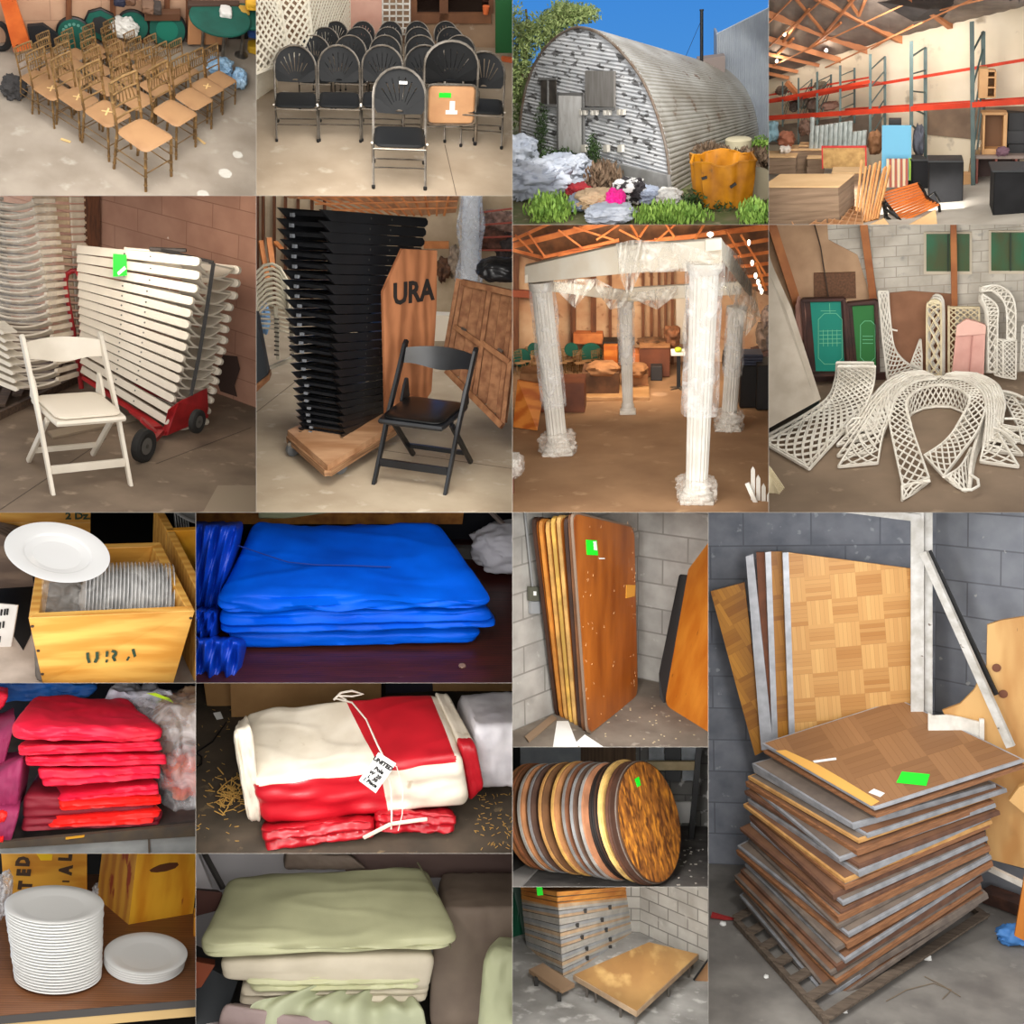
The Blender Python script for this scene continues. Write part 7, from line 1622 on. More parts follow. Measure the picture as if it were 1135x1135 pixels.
MB().rbox((40, 20, 40), .5, lambda q: T(q)+V((0, -.12, .04))*nz(q, 2.2, 3)+V((0, -.04, 0))*nz(q, 5, 5), (1.4, 1.2, 1.4)).obj('plastic_bag', film('linen bag', (.95, .95, .97), .3, 3, .25), mw=F.M, label='clear plastic bag of fabric at the right of the red linens', cat='plastic bag', smooth=180)
cloth(F, 'white_bundle', mat('white bundle', (206, 206, 214), .5, (180, 182, 196), scale=5), ((600, 110), (1000, 160), (1020, 60), (640, 20), (900, 0), (660, 0)), 1.45, 2.15, 'white bundle at top behind the red stack', seed=72, amp=.1)
slabq(F, [(850, 60), (1005, 115), (985, 90), (900, 58)], 1.3, .01, 'yellow_tag', mat('lime tag', (200, 240, 30), .6), lab='lime yellow tag on the white bundle', cat='tag')
clip_panel(P)
# ================================================================== red and white tarpaulin bundle
P = Panel('tarp', 217, 757, 568, 946, 3.234)
F = Frame(P, 567, 600, 0.8, 38)
MB().box((0, 2, -.04), (9, 6, .08)).obj('floor', mat('dark dusty floor', (92, 80, 66), .9, (70, 62, 52), scale=2, col3=(120, 104, 80), sp3=(.64, .7)), mw=F.M, kind='structure', smooth=0)
TW = mat('white vinyl tarp', (222, 214, 198), .4, (206, 196, 178), scale=2.5, spec=.4, col3=(186, 172, 150), sp3=(.66, .74)); TR = mat('red vinyl tarp', (186, 24, 38), .35, (168, 18, 32), scale=2, spec=.45)
tp_ = thing('tarpaulin_bundle', 'folded red and white vinyl tarpaulin bundle tied with thin rope', 'tarpaulin', F.M)
def tarpf(q, me, p):
    if q.z > .80 or q.y > .9: return 1 if .2 < q.x < .9333 else 0
    return 1 if q.x < .2 else 0
cloth(F, 'tarp_body', TW, ((240, 520), (990, 448), (958, 262), (200, 348), (868, 22), (172, 84)), 0.30, 1.50, None, None, seed=81, amp=.07, fr=1.4, r=.32, skew=-.09, n=(90, 50, 20), par=tp_, asp=(3, 2, .9), matf=tarpf, mats=[TR])
cloth(F, 'left_flap', TW, ((182, 500), (240, 505), (205, 150), (125, 175), (185, 110), (150, 130)), 0.35, 0.95, None, None, seed=83, amp=.05, par=tp_, n=(12, 12, 20), asp=(1, 1, 1.6))
cloth(F, 'right_fold', TW, ((985, 440), (1040, 380), (1010, 225), (945, 225), (905, 30), (848, 20)), 0.45, 1.55, None, None, seed=84, amp=.02, par=tp_, n=(14, 30, 20), asp=(1, 2, 1.2), matf=lambda q, me, p: 1 if q.y < -.75 else 0, mats=[TR])
cloth(F, 'bottom_fold', TR, ((255, 612), (640, 560), (640, 480), (225, 520), (640, 440), (240, 480)), 0.07, 0.75, None, None, seed=86, amp=.04, fold=.03, par=tp_, n=(50, 12, 16), asp=(3, 1, .8))
cloth(F, 'bottom_fold', TR, ((640, 545), (930, 545), (945, 465), (640, 455), (900, 430), (640, 430)), 0.15, 0.75, None, None, seed=88, amp=.05, fold=.03, par=tp_, n=(40, 12, 16), asp=(2.4, 1, .8))
m = MB()
for a, b in (((600, 556), (700, 505)), ((700, 505), (830, 488))): m.beam(F.at(*a, -.03), F.at(*b, -.03), .05, .03, (0, 1, 0))
m.obj('white_edge', TW, tp_, smooth=0, bevel=.01)
RP = mat('white rope', (224, 216, 204), .7)
m = MB(); m.tube([F.at(x, y, yy) for x, y, yy in ((500, 55, 1.45), (560, 70, 1.22), (610, 130, .88), (650, 220, .42), (680, 280, .16), (700, 380, .14), (702, 470, .1), (700, 525, .0))], .012, 5)
m.tube([F.at(x, y, yy) for x, y, yy in ((680, 275, .15), (720, 300, .15), (742, 380, .13), (740, 470, .05), (725, 530, -.05))], .006, 5)
m.tube([F.at(x, y, 1.42) for x, y in ((495, 60), (520, 35), (560, 28), (600, 40), (560, 48), (510, 45), (540, 60))], .014, 5); m.obj('rope', RP, tp_)
tg = slabq(F, [(585, 350), (645, 395), (718, 290), (655, 250)], -.08, .012, 'paper_tag', PAPER, lab='white printed tag tied to the tarpaulin bundle', cat='tag')
tcen = F.at(655, 320, -.09)
ax_ = (F.at(718, 290, -.09)-F.at(655, 250, -.09)).normalized()
for txt, x, y, sz in (('UNITED', 671, 290, .075), ('Pole', 657, 314, .07), ('W  20', 643, 330, .062), ('L  30', 634, 343, .062), ('1 Piece', 625, 357, .066)):
    writing(txt, sz, BLACK, axes(F.at(x, y, -.09), ax_) @ Matrix.Rotation(PI/2, 4, 'X'), parent=tg)
cloth(F, 'white_tarp', mat('white tarp cloth', (236, 234, 238), .5, (200, 198, 206), scale=2), ((1000, 385), (1260, 385), (1260, 150), (1000, 160), (1260, 20), (930, 30)), 0.65, 1.85, 'white folded tarp bundle at the right edge', 'tarpaulin', seed=92, amp=.05, n=(20, 24, 14))
slabq(F, [(1085, 390), (1160, 440), (1200, 440), (1200, 380)], 1.6, .02, 'paper_corner', PAPER, lab='white paper corner under the right white tarp', cat='paper')
CB = mat('tan carton', (196, 152, 100), .8, (180, 136, 86), scale=2)
hexo(F, box6(F, (128, 130), (665, 60), (665, -60), (120, -60), (665, -90), (120, -90), 3.0, 3.6), 'cardboard_box', CB, lab='large tan cardboard box behind the tarpaulin bundle', cat='box')
hexo(F, box6(F, (40, 82), (130, 88), (125, -60), (20, -60), (125, -90), (20, -90), 3.3, 3.8), 'cardboard_box', CB, lab='smaller tan box end at the top left corner', cat='box')
hexo(F, box6(F, (850, 30), (1260, 30), (1260, -60), (850, -60), (1260, -90), (850, -90), 3.2, 3.8), 'cardboard_box', CB, lab='tan cardboard box at the top right behind the white tarp', cat='box')
hexo(F, box6(F, (680, 40), (850, 30), (850, -60), (680, -60), (850, -90), (680, -90), 3.5, 3.9), 'dark_box', mat('dark box n', (50, 50, 62), .7), lab='dark box between the tan cardboard boxes', cat='box')
ST = mat('straw', (206, 162, 84), .8); rnd = random.Random(4); m = MB()
for i in range(90):
    x, y = rnd.gauss(120, 30), rnd.gauss(400, 36); a = F.fl(x, y, .02+rnd.random()*.08); g = rnd.random()*PI; m.beam(a, a+V((.12*math.cos(g), .12*math.sin(g), rnd.uniform(-.02, .05))), .012, .006)
for i in range(120):
    x, y = rnd.choice([(rnd.uniform(0, 180), rnd.uniform(60, 600)), (rnd.uniform(1000, 1135), rnd.uniform(400, 600))]); a = F.fl(x, y, .01); g = rnd.random()*PI; m.beam(a, a+V((.05*math.cos(g), .05*math.sin(g), 0)), .008, .004)
m.obj('straw', ST, mw=F.M, label='loose straw scattered on the dark floor by the tarpaulin', cat='straw', kind='stuff', smooth=0)
slabq(F, [(62, 108), (75, 132), (98, 128), (88, 104)], 2.9, .01, 'paper_scrap', PAPER, lab='small paper scrap on the floor at upper left', cat='paper')
MB().tube([F.fl(x, y, .02) for x, y in ((0, 305), (20, 290), (22, 265), (0, 250), (60, 210), (110, 140))], .012, 5).obj('black_wire', BLACK, mw=F.M, label='thin dark wire curled on the floor at the left', cat='wire')
clip_panel(P)
# ================================================================== stacked white plates on a brown table
P = Panel('plate stacks', 0, 946, 217, 1135, 5.23)
F = Frame(P, 567, 850, 0.9, 27, 8)
WT = mat('walnut laminate', (134, 88, 56), .4, (104, 66, 42), kind='wood', scale=2.2, st=(.25, 2.6, 1), con=(.3, .7))
tb = thing('table', 'brown walnut laminate table under the white plate stacks', 'table', F.M)
a, b = F.fl(-80, 945), F.fl(1200, 838); c_, d = F.fl(1300, 120), F.fl(-160, 120)
MB().hexa([p-V((0, 0, .06)) for p in (a, b, c_, d)]+[a, b, c_, d]).obj('table_top', WT, tb, smooth=0)
MB().hexa([a-V((0, .01, .10)), b-V((0, .01, .10)), b-V((0, -.05, .10)), a-V((0, -.05, .10)), a-V((0, .01, .005)), b-V((0, .01, .005)), b-V((0, -.05, .005)), a-V((0, -.05, .005))]).obj('edge_strip', mat('charcoal edge', (66, 62, 60), .5), tb, smooth=0)
MB().hexa([a-V((0, .0, .22)), b-V((0, .0, .22)), b-V((0, -.05, .22)), a-V((0, -.05, .22)), a-V((0, .0, .10)), b-V((0, .0, .10)), b-V((0, -.05, .10)), a-V((0, -.05, .10))]).obj('plywood_edge', mat('tan ply edge', (198, 166, 112), .7), tb, smooth=0)
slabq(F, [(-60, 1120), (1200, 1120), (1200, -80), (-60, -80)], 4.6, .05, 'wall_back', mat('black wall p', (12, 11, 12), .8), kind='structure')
MB().box((0, 1.5, -1.2), (9, 6, .05)).obj('floor', mat('black wall p'), mw=F.M, kind='structure', smooth=0) if False else MB().box((0, 1.5, -1.2), (9, 6, .05)).obj('floor', MATS['black wall p'], mw=F.M, kind='structure', smooth=0)
pm_ = MB().lathe([(.02, 0), (.55, 0), (.60, .0), (.97, .075), (1.0, .095), (.985, .105), (.80, .072), (.64, .034), (.58, .02), (.02, .018)], 72).mesh('plate_p', mat('white porcelain p', (232, 232, 230), .2), 50)
def pstack(x, y, r, n, x1, y1, r1, ratio, lab, g):
    for i in range(n):
        f = i/(n-1); cx_, cy_, rr = x+(x1-x)*f, y+(y1-y)*f, r+(r1-r)*f
        base = F.fl(x, y); p = F.at(cx_, cy_, base.y); sc = rr/523*(D+base.y)/D
        o = bpy.data.objects.new('dinner_plate', pm_); COL.objects.link(o); PAN.roots.append(o)
        o.matrix_basis = F.M @ Matrix.Translation(p+V((random.uniform(-.006, .006), 0, 0))) @ Matrix.Rotation(R(ratio), 4, 'X') @ Matrix.Diagonal((sc, sc, sc, 1))
        lb = lab % ('lowest' if i == 0 else 'topmost' if i == n-1 else ordn[i]+' from the bottom'); tag(o, lb, 'plate', g)
pstack(335, 722, 252, 24, 315, 318, 285, 0, 'white plate in the tall left stack, %s', 'plates in the tall stack')
pstack(836, 652, 240, 5, 842, 598, 250, 5, 'white plate in the short right stack, %s', 'plates in the short stack')
YC = mat('golden ply crate', (238, 178, 50), .5, (214, 140, 30), kind='wood', scale=1.5, st=(1.8, 1, .5), con=(.3, .7), col3=(166, 84, 30), sp3=(.68, .72))
t = thing('wooden_crate', 'golden plywood crate with oval hand hole behind the short stack', 'crate', F.M)
c0, cl, cr = F.fl(745, 412), F.fl(560, 255), F.fl(1118, 348); hgt = V((-.02, 0, 1.5))
MB().hexa([c0, cl, cl+V((.05, .08, 0)), c0+V((.05, .1, 0)), c0+hgt, cl+hgt, cl+hgt+V((.05, .08, 0)), c0+hgt+V((.05, .1, 0))]).obj('side_panel', mat('shaded ply', (206, 150, 52), .55, (176, 112, 40), kind='wood', scale=1.5, st=(1.8, 1, .5), col3=(140, 50, 24), sp3=(.64, .68)), t, smooth=0)  # darker copy of the crate ply, side shade painted into its colour
dr = (cr-c0).normalized(); nn_ = V((dr.y, -dr.x, 0)); 
def cpp(x, y, o=0): return F.pl(x, y, c0+nn_*o, nn_)
MB().prism([c0, cr, cr+hgt, c0+hgt], -nn_*.08).obj('front_panel', YC, t, smooth=0)
pts = [(868, 98), (890, 84), (930, 66), (985, 55), (1030, 54), (1036, 66), (1015, 86), (960, 104), (910, 110), (876, 108)]
MB().prism([cpp(x, y, .006) for x, y in pts], -nn_*.02).obj('hand_hole', mat('deep brown ply', (92, 50, 26)), t, smooth=0, label='dark oval hand hole')
t = thing('lettered_board', 'yellow plywood board with black sideways stencil letters behind the tall stack', 'board', F.M)
lb_ = F.fl(500, 250).y; slabq(F, [(30, 330), (505, 330), (503, -30), (5, -30)], lb_, .08, 'panel', mat('yellow stencil ply', (232, 170, 56), .5, (208, 138, 34), kind='wood', scale=1.6, st=(.5, 1, 2)), t)
SB = mat('stencil brown', (70, 50, 36), .8)
rot = Matrix.Rotation(PI/2, 4, 'X') @ Matrix.Rotation(PI/2, 4, 'Z')
for txt, x, y, sz in (('D', 136, 47, .235), ('E', 141, 112, .235), ('T', 150, 185, .235), ('A', 384, 97, .23), ('L', 382, 25, .23), ('I', 384, 162, .12)):
    writing(txt, sz*.95, SB, Matrix.Translation(F.at(x, y, lb_-.01)) @ rot @ Matrix.Diagonal((.8, 1.02, 1, 1)), parent=t, bold=.07)
slabq(F, [(235, 40), (300, 40), (305, 5), (210, 0)], lb_-.01, .01, 'yellow_patch', mat('bright yellow', (255, 210, 20), .6), t)
heap(F, 'plastic_bag', film('left film', (.8, .8, .82), .5, 8), (-60, 150, 35, 400), 1.8, None, .4, 'crinkled clear plastic at the left edge beside the tall stack', 'plastic bag', 160, .2)
heap(F, 'plastic_wrap', film('small film', (.8, .8, .82), .5, 8), (530, 195, 600, 262), F.fl(560, 262).y, None, .2, 'bit of clear plastic between board and golden crate', 'plastic', 161, .3, n=10)
slabq(F, [(1122, 480), (1200, 480), (1200, 370), (1125, 370)], F.fl(1130, 480).y, .3, 'orange_box', YC, lab='orange box edge at the right side of the table', cat='box')
clip_panel(P)
# ================================================================== sage and cream cloths
P = Panel('sage cloth', 217, 946, 568, 1135, 3.234)
F = Frame(P, 567, 600, 0.8, 33)
MB().box((0, 2, -1.6), (9, 6, .08)).obj('floor', mat('dark shelf q', (40, 36, 34), .8), mw=F.M, kind='structure', smooth=0)
slabq(F, [(-60, 700), (1200, 700), (1200, -60), (-60, -60)], 3.9, .05, 'wall_back', mat('white panel wall', (206, 202, 204), .7), kind='structure')
SG = mat('sage satin', (188, 188, 150), .55, (174, 174, 138), scale=1.5, bump=.05, bscale=40); CRM = mat('cream linen q', (192, 182, 162), .65, (180, 170, 150), scale=2); TP = mat('taupe cloth', (128, 112, 98), .7, (114, 98, 86), scale=2); MV = mat('mauve grey cloth', (146, 128, 124), .7, (132, 114, 112), scale=2)
cloth(F, 'large_cloth', TP, ((830, 650), (1260, 650), (1260, 200), (860, 200), (1260, 60), (870, 55)), 1.9, 3.0, 'broad taupe cloth at the right behind the sage stack', seed=101, amp=.04, n=(24, 30, 10))
cloth(F, 'large_cloth', mat('brown mauve cloth', (104, 82, 76), .75), ((540, 90), (1260, 90), (1260, -20), (520, -20), (1260, -60), (520, -60)), 3.2, 3.6, 'dark mauve cloth along the top right', seed=102, amp=.04)
cloth(F, 'rolled_cloth', TP, ((315, 60), (620, 60), (560, 10), (325, -10), (520, -30), (320, -30)), 2.9, 3.4, 'taupe cloth fold along the top middle', seed=103, amp=.03)
cloth(F, 'rolled_cloth', mat('light sage', (178, 182, 146), .6), ((1000, 700), (1260, 700), (1260, 330), (1030, 345), (1260, 290), (1050, 285)), 1.0, 1.8, 'light sage rolled cloth at the right edge', seed=104, amp=.05, r=.6, n=(20, 20, 30), asp=(1, 1, 1.6))
GS = 'folded cloths in the sage and cream stack'
cloth(F, 'folded_cloth', MV, ((60, 700), (560, 700), (480, 600), (95, 535), (500, 560), (120, 530)), .8, 1.5, 'mauve grey cloth at the bottom left of the stack', seed=105, amp=.03, group=GS)
cloth(F, 'folded_cloth', mat('pale lilac', (188, 178, 180), .7), ((20, 720), (400, 720), (300, 640), (22, 606), (400, 620), (60, 600)), .7, 1.2, 'pale lilac cloth at the very bottom left', seed=115, amp=.02, group=GS)
cloth(F, 'folded_cloth', CRM, ((150, 560), (830, 540), (845, 460), (165, 470), (790, 300), (200, 300)), 1.15, 2.3, 'lower cream cloth inside the stack', seed=106, amp=.02, fold=.03, group=GS)
cloth(F, 'folded_cloth', SG, ((205, 505), (800, 490), (820, 440), (160, 445), (790, 300), (200, 300)), 1.08, 2.3, 'thin sage cloth showing between the cream ones', seed=107, amp=.03, fold=.02, group=GS)
T = tri(box6(F, (120, 640), (835, 680), (815, 560), (170, 530), (800, 520), (480, 450), .85, 1.3))
MB().rbox((70, 16, 16), .5, lambda q: T(q)+V((0, -.10, .10))*math.sin(q.x*7+1.2*q.z+.8)*.5*(.5+.5*(q.x+1)/2)+V((0, -.05, .06))*math.sin(q.x*15+q.y*2), (3, 1, 1)).obj('crumpled_cloth', mat('light sage2', (166, 170, 140), .6), mw=F.M, label='crumpled light sage cloth drooping in front of the stack', cat='cloth', group=GS, smooth=70)
cloth(F, 'folded_cloth', CRM, ((92, 458), (838, 505), (868, 362), (78, 384), (800, 200), (180, 200)), 1.1, 2.4, 'thick cream cloth just under the top sage one', seed=108, amp=.03, r=.3, group=GS)
cloth(F, 'folded_cloth', SG, ((18, 382), (930, 352), (955, 300), (3, 322), (838, 35), (118, 62)), 1.0, 2.6, 'broad sage cloth on top of the stack with stitched hem', seed=111, amp=.08, fr=1.3, r=.42, n=(60, 44, 10), group=GS)
m = MB(); pts = [F.at(x, y, yy) for x, y, yy in ((795, 38, 2.52), (830, 95, 2.25), (868, 165, 1.9), (893, 225, 1.6), (905, 290, 1.2), (912, 345, .95))]
m.tube([p+V((0, -.02, .03)) for p in pts], .012, 5); m.obj('hem_seam', mat('seam olive', (104, 100, 76), .8), mw=F.M, label='dark stitched hem line on the top sage cloth', cat='seam')
hexo(F, box6(F, (-60, 160), (60, 130), (-10, -40), (-60, -40), (-10, -60), (-60, -60), 3.0, 3.2), 'white_box', mat('white carton', (214, 208, 210), .7), lab='white box corner at the upper left', cat='box')
MB().beam(F.at(20, -20, 3.1), F.at(98, 125, 2.7), .06).obj('grey_strut', mat('dark grey strut', (70, 66, 64), .6), mw=F.M, label='dark grey strut slanting at the upper left', cat='strut', smooth=0)
hexo(F, box6(F, (-60, 240), (100, 200), (95, 140), (-60, 125), (80, 130), (-60, 120), 2.3, 2.8), 'brown_board', mat('red brown panel', (78, 46, 38), .6), lab='red brown panel left of the sage stack', cat='panel')
hexo(F, box6(F, (-60, 640), (90, 640), (150, 460), (-60, 360), (160, 400), (-60, 300), 1.4, 2.0), 'dark_box', mat('dark teal box', (34, 38, 42), .6), lab='dark box at the lower left beside the cream cloths', cat='box')
hexo(F, box6(F, (-60, 500), (20, 480), (70, 400), (-60, 380), (70, 380), (-60, 360), 1.3, 1.5), 'orange_edge', mat('rust board', (130, 60, 30), .6), lab='rust coloured board edge at the left border', cat='board')
clip_panel(P)

# ================================================================== wooden banquet tables leaning in a block corner
P = Panel('banquet tables', 568, 568, 785, 828, 4.364)
F = Frame(P, 473, 1110, 0.8, 24)
FLK = mat('dusty grey floor', (126, 116, 104), .9, (104, 94, 84), scale=2.2, col3=(150, 142, 130), sp3=(.62, .7), bump=.1)
floor(F, FLK, 8)
BLK = mat('grey painted block', (176, 172, 166), .85, (146, 142, 136), kind='block', scale=2.4, bw=.72, bh=.34, msz=.012, mortar=(128, 124, 118), col3=(190, 186, 180), sp3=(.64, .74), bump=.1)
kc = F.fl(606, 800); kl = F.fl(-40, 1075); kr = F.fl(960, 870)
kr = V((kr.x, kc.y-.55, 0))
wall(F, kl, kc, 5, BLK, 'wall_left', ext=(1, 0)); wall(F, kc, kr, 5, BLK, 'wall_right', ext=(0, 1))
dl = (kc-kl).normalized(); nl = V((dl.y, -dl.x, 0))
def kw(x, y, o=0): return F.pl(x, y, kl+nl*o, nl)
m = MB().tube([kw(58, -20, .04), kw(72, 120, .04), kw(98, 370, .04)], .015, 6).obj('conduit', mat('grey conduit', (130, 130, 130), .5), mw=F.M, label='grey electrical conduit running down the left block wall', cat='conduit')
t = thing('switch_box', 'grey metal switch box on the left block wall', 'switch box', F.M)
for q, mm, nm, o in (((84, 360, 130, 428), mat('olive box', (88, 88, 76), .6), 'box', .07), ((90, 430, 134, 490), mat('grey plate', (148, 150, 152), .5), 'lower_box', .05), ((104, 382, 116, 402), PAPER, 'switch', .08)):
    x0, y0, x1, y1 = q; MB().prism([kw(x0, y1, o), kw(x1, y1, o), kw(x1, y0, o), kw(x0, y0, o)], -nl*.04).obj(nm, mm, t, smooth=0)
def rpoly(pts, r, n=4):
    o = []; N = len(pts)
    for i in range(N):
        p, a, b = V(pts[i]), V(pts[i-1]), V(pts[(i+1) % N]); ra = p+(a-p).normalized()*r; rb_ = p+(b-p).normalized()*r
        for k in range(n+1):
            f = k/n; o.append(ra.lerp(p, f).lerp(p.lerp(rb_, f), f))
    return o
OWD = mat('orange varnished ply', (176, 100, 36), .32, (128, 64, 20), scale=1.6, st=(2.5, 2.5, .6), con=(.3, .7), det=7)
fA = F.fl(365, 1085); fB = F.fl(607, 880); eK = (fB-fA).normalized(); nK = V((eK.y, -eK.x, 0))
def kp(x, y, o=0): return F.pl(x, y, fA+nK*o, nK)
EC = [((68, 40, 26), 'dark brown'), ((206, 132, 52), 'orange'), ((214, 160, 84), 'tan'), ((226, 178, 84), 'yellow'), ((216, 168, 96), 'pale'), ((64, 40, 30), 'dark brown worn'), ((120, 76, 44), 'brown')]
TL = [(105, 20), (138, 28), (172, 32), (198, 14), (226, 8), (262, 14), (282, -4)]; BLs = [(222, 1000), (246, 1012), (268, 1020), (292, 1040), (314, 1055), (336, 1068), (352, 1078)]
gK = 'wooden banquet tables leaning on edge'
def ktab(tl, bl, tr, br, o, th, m_e, lab, face=None, mark=None):
    t = thing('banquet_table', lab, 'table', F.M, gK)
    pts = rpoly([kp(*bl, o), kp(*br, o), kp(*tr, o), kp(*tl, o)], .16)
    MB().prism(pts, -nK*th).obj('edge', m_e, t, smooth=40)
    ce = sum((V(p) for p in pts), V())/len(pts)
    MB().prism([V(p).lerp(ce, .02)+nK*.004 for p in pts], -nK*.02).obj('table_top', face or OWD, t, smooth=0)
    return t
for i, ((col, nm), tl, bl) in enumerate(zip(EC, TL, BLs)):
    o = -(7-i)*.085
    ktab(tl, bl, (560, 60), (600, 880), o, .045, mat('edge k%d' % i, col, .6, tuple(int(v*.75) for v in col), scale=4, st=(1, 1, 1)), 'wooden table with %s edge, %s from the left behind the front one' % (nm, ordn[i].replace('topmost', 'first')))
t = ktab((288, -8), (365, 1086), (590, 66), (607, 893), 0, .03, mat('grey alu edge', (120, 100, 84), .5), 'orange varnished table in front of the leaning stack with green sticker', OWD)
def kq(pts, nm, mm, th=.006, o=.012): return MB().prism([kp(x, y, o) for x, y in pts], -nK*th).obj(nm, mm, t, smooth=0)
kq([(362, 205), (415, 208), (408, 135), (358, 132)], 'green_sticker', GREEN); kq([(396, 182), (411, 184), (406, 140), (393, 140)], 'paper_label', PAPER, o=.016)
kq([(550, 415), (592, 405), (596, 352), (552, 350)], 'worn_patch', mat('yellow worn wood', (224, 160, 60), .5)); kq([(422, 226), (448, 226), (446, 220), (420, 219)], 'scratch', PAPER)
rnd = random.Random(5)
m = MB()
for i in range(60):
    x, y = rnd.choice([(rnd.uniform(300, 600), rnd.uniform(20, 1000)), (rnd.uniform(570, 600), rnd.uniform(60, 880)), (rnd.uniform(340, 400), rnd.uniform(300, 1050))])
    if y > 1060-(x-365)*.8 or x < 300+y*.06: continue
    a = kp(x, y, .006); m.beam(a, a+eK*rnd.uniform(-.02, .02)+V((0, 0, rnd.uniform(.01, .035))), .003, .003)
m.obj('scratch', mat('pale scratch', (226, 180, 130), .7), t, smooth=0)
# second table on the right
fC = F.fl(735, 935); fD = F.fl(960, 1075); eR = (fD-fC).normalized(); nR = V((eR.y, -eR.x, 0)); nR = nR if nR.y < 0 else -nR
tilt = (F.pl(882, 110, fC, (0, -1, 0)))
t = thing('banquet_table', 'orange banquet table with black underside leaning at the right edge', 'table', F.M, None)
a, b = F.fl(735, 930), F.at(882, 100, fC.y+.75); c1 = F.fl(1010, 1100); d1 = b+(c1-a)
nn = (c1-a).cross(b-a).normalized(); nn = nn if nn.y < 0 else -nn
OW2 = mat('bright orange ply', (204, 130, 46), .35, (176, 96, 26), scale=2, st=(2.5, 2.5, .6), con=(.3, .7), det=7, col3=(130, 76, 28), sp3=(.68, .74))
MB().prism(rpoly([a, c1, d1, b], .14), -nn*.03).obj('table_top', OW2, t, smooth=40)
q5 = [F.at(x, y, yy) for x, y, yy in ((735, 932, a.y+.05), (884, 100, b.y+.02), (852, 122, b.y+.04), (838, 150, b.y+.04), (708, 780, a.y+.25), (712, 890, a.y+.12))]
MB().prism(q5, (.02, .12, 0)).obj('underside', BLACK, t, smooth=0)
for k, (pts, l) in enumerate((([(195, 1140), (215, 1010), (270, 1010), (320, 1140)], 'white torn paper under the leaning tables'), ([(300, 1120), (350, 1075), (440, 1135), (380, 1160)], 'second white paper at the bottom beside the front table'))):
    MB().prism([F.fl(x, y, .004) for x, y in pts], (0, 0, .004)).obj('paper_sheet', PAPER, mw=F.M, label=l, cat='paper', smooth=0)
MB().prism([F.fl(x, y, .004) for x, y in ((60, 1090), (80, 1115), (215, 1000), (190, 985))], (0, 0, .02)).obj('floor_board', mat('dusty board', (140, 116, 92), .9), mw=F.M, label='dusty board on the floor against the left wall', cat='board', smooth=0)
m = MB()
for i in range(40): q = F.fl(rnd.uniform(420, 900), rnd.uniform(930, 1130), .003); m.box(q, (.02, .02, .006))
m.obj('grit', mat('pale grit', (176, 160, 130), .9), mw=F.M, label='pale grit scattered on the floor before the tables', cat='grit', kind='stuff', smooth=0)
clip_panel(P)
# ================================================================== parquet dance floor panels stacked high
P = Panel('dance floor', 785, 568, 1135, 1135, 2.003)
F = Frame(P, 350, 1120, 0.9, 30)
floor(F, mat('grimy floor', (140, 136, 130), .85, (112, 108, 104), scale=1.6, col3=(140, 136, 130), sp3=(.62, .7), bump=.2), 8)
BLL = mat('blue grey block', (152, 156, 166), .8, (122, 127, 138), kind='block', scale=2.2, bw=.98, bh=.5, msz=.012, mortar=(110, 114, 124), col3=(168, 172, 180), sp3=(.64, .68), bump=.15)
wc0 = F.fl(500, 800); wl0 = F.fl(-20, 905); wr0 = F.fl(760, 930)
wl0.y = wc0.y-.35; wr0 = V((wr0.x+.3, wc0.y-1.1, 0))
wall(F, wl0, wc0, 6, BLL, 'wall_left', ext=(1, 0)); wall(F, wc0, wr0, 6, mat('pale grey block', (156, 160, 168), .8, (136, 140, 150), kind='block', scale=2, bw=.98, bh=.5, msz=.012, mortar=(112, 114, 122), col3=(186, 186, 186), sp3=(.66, .7)), 'wall_right', ext=(0, 1))
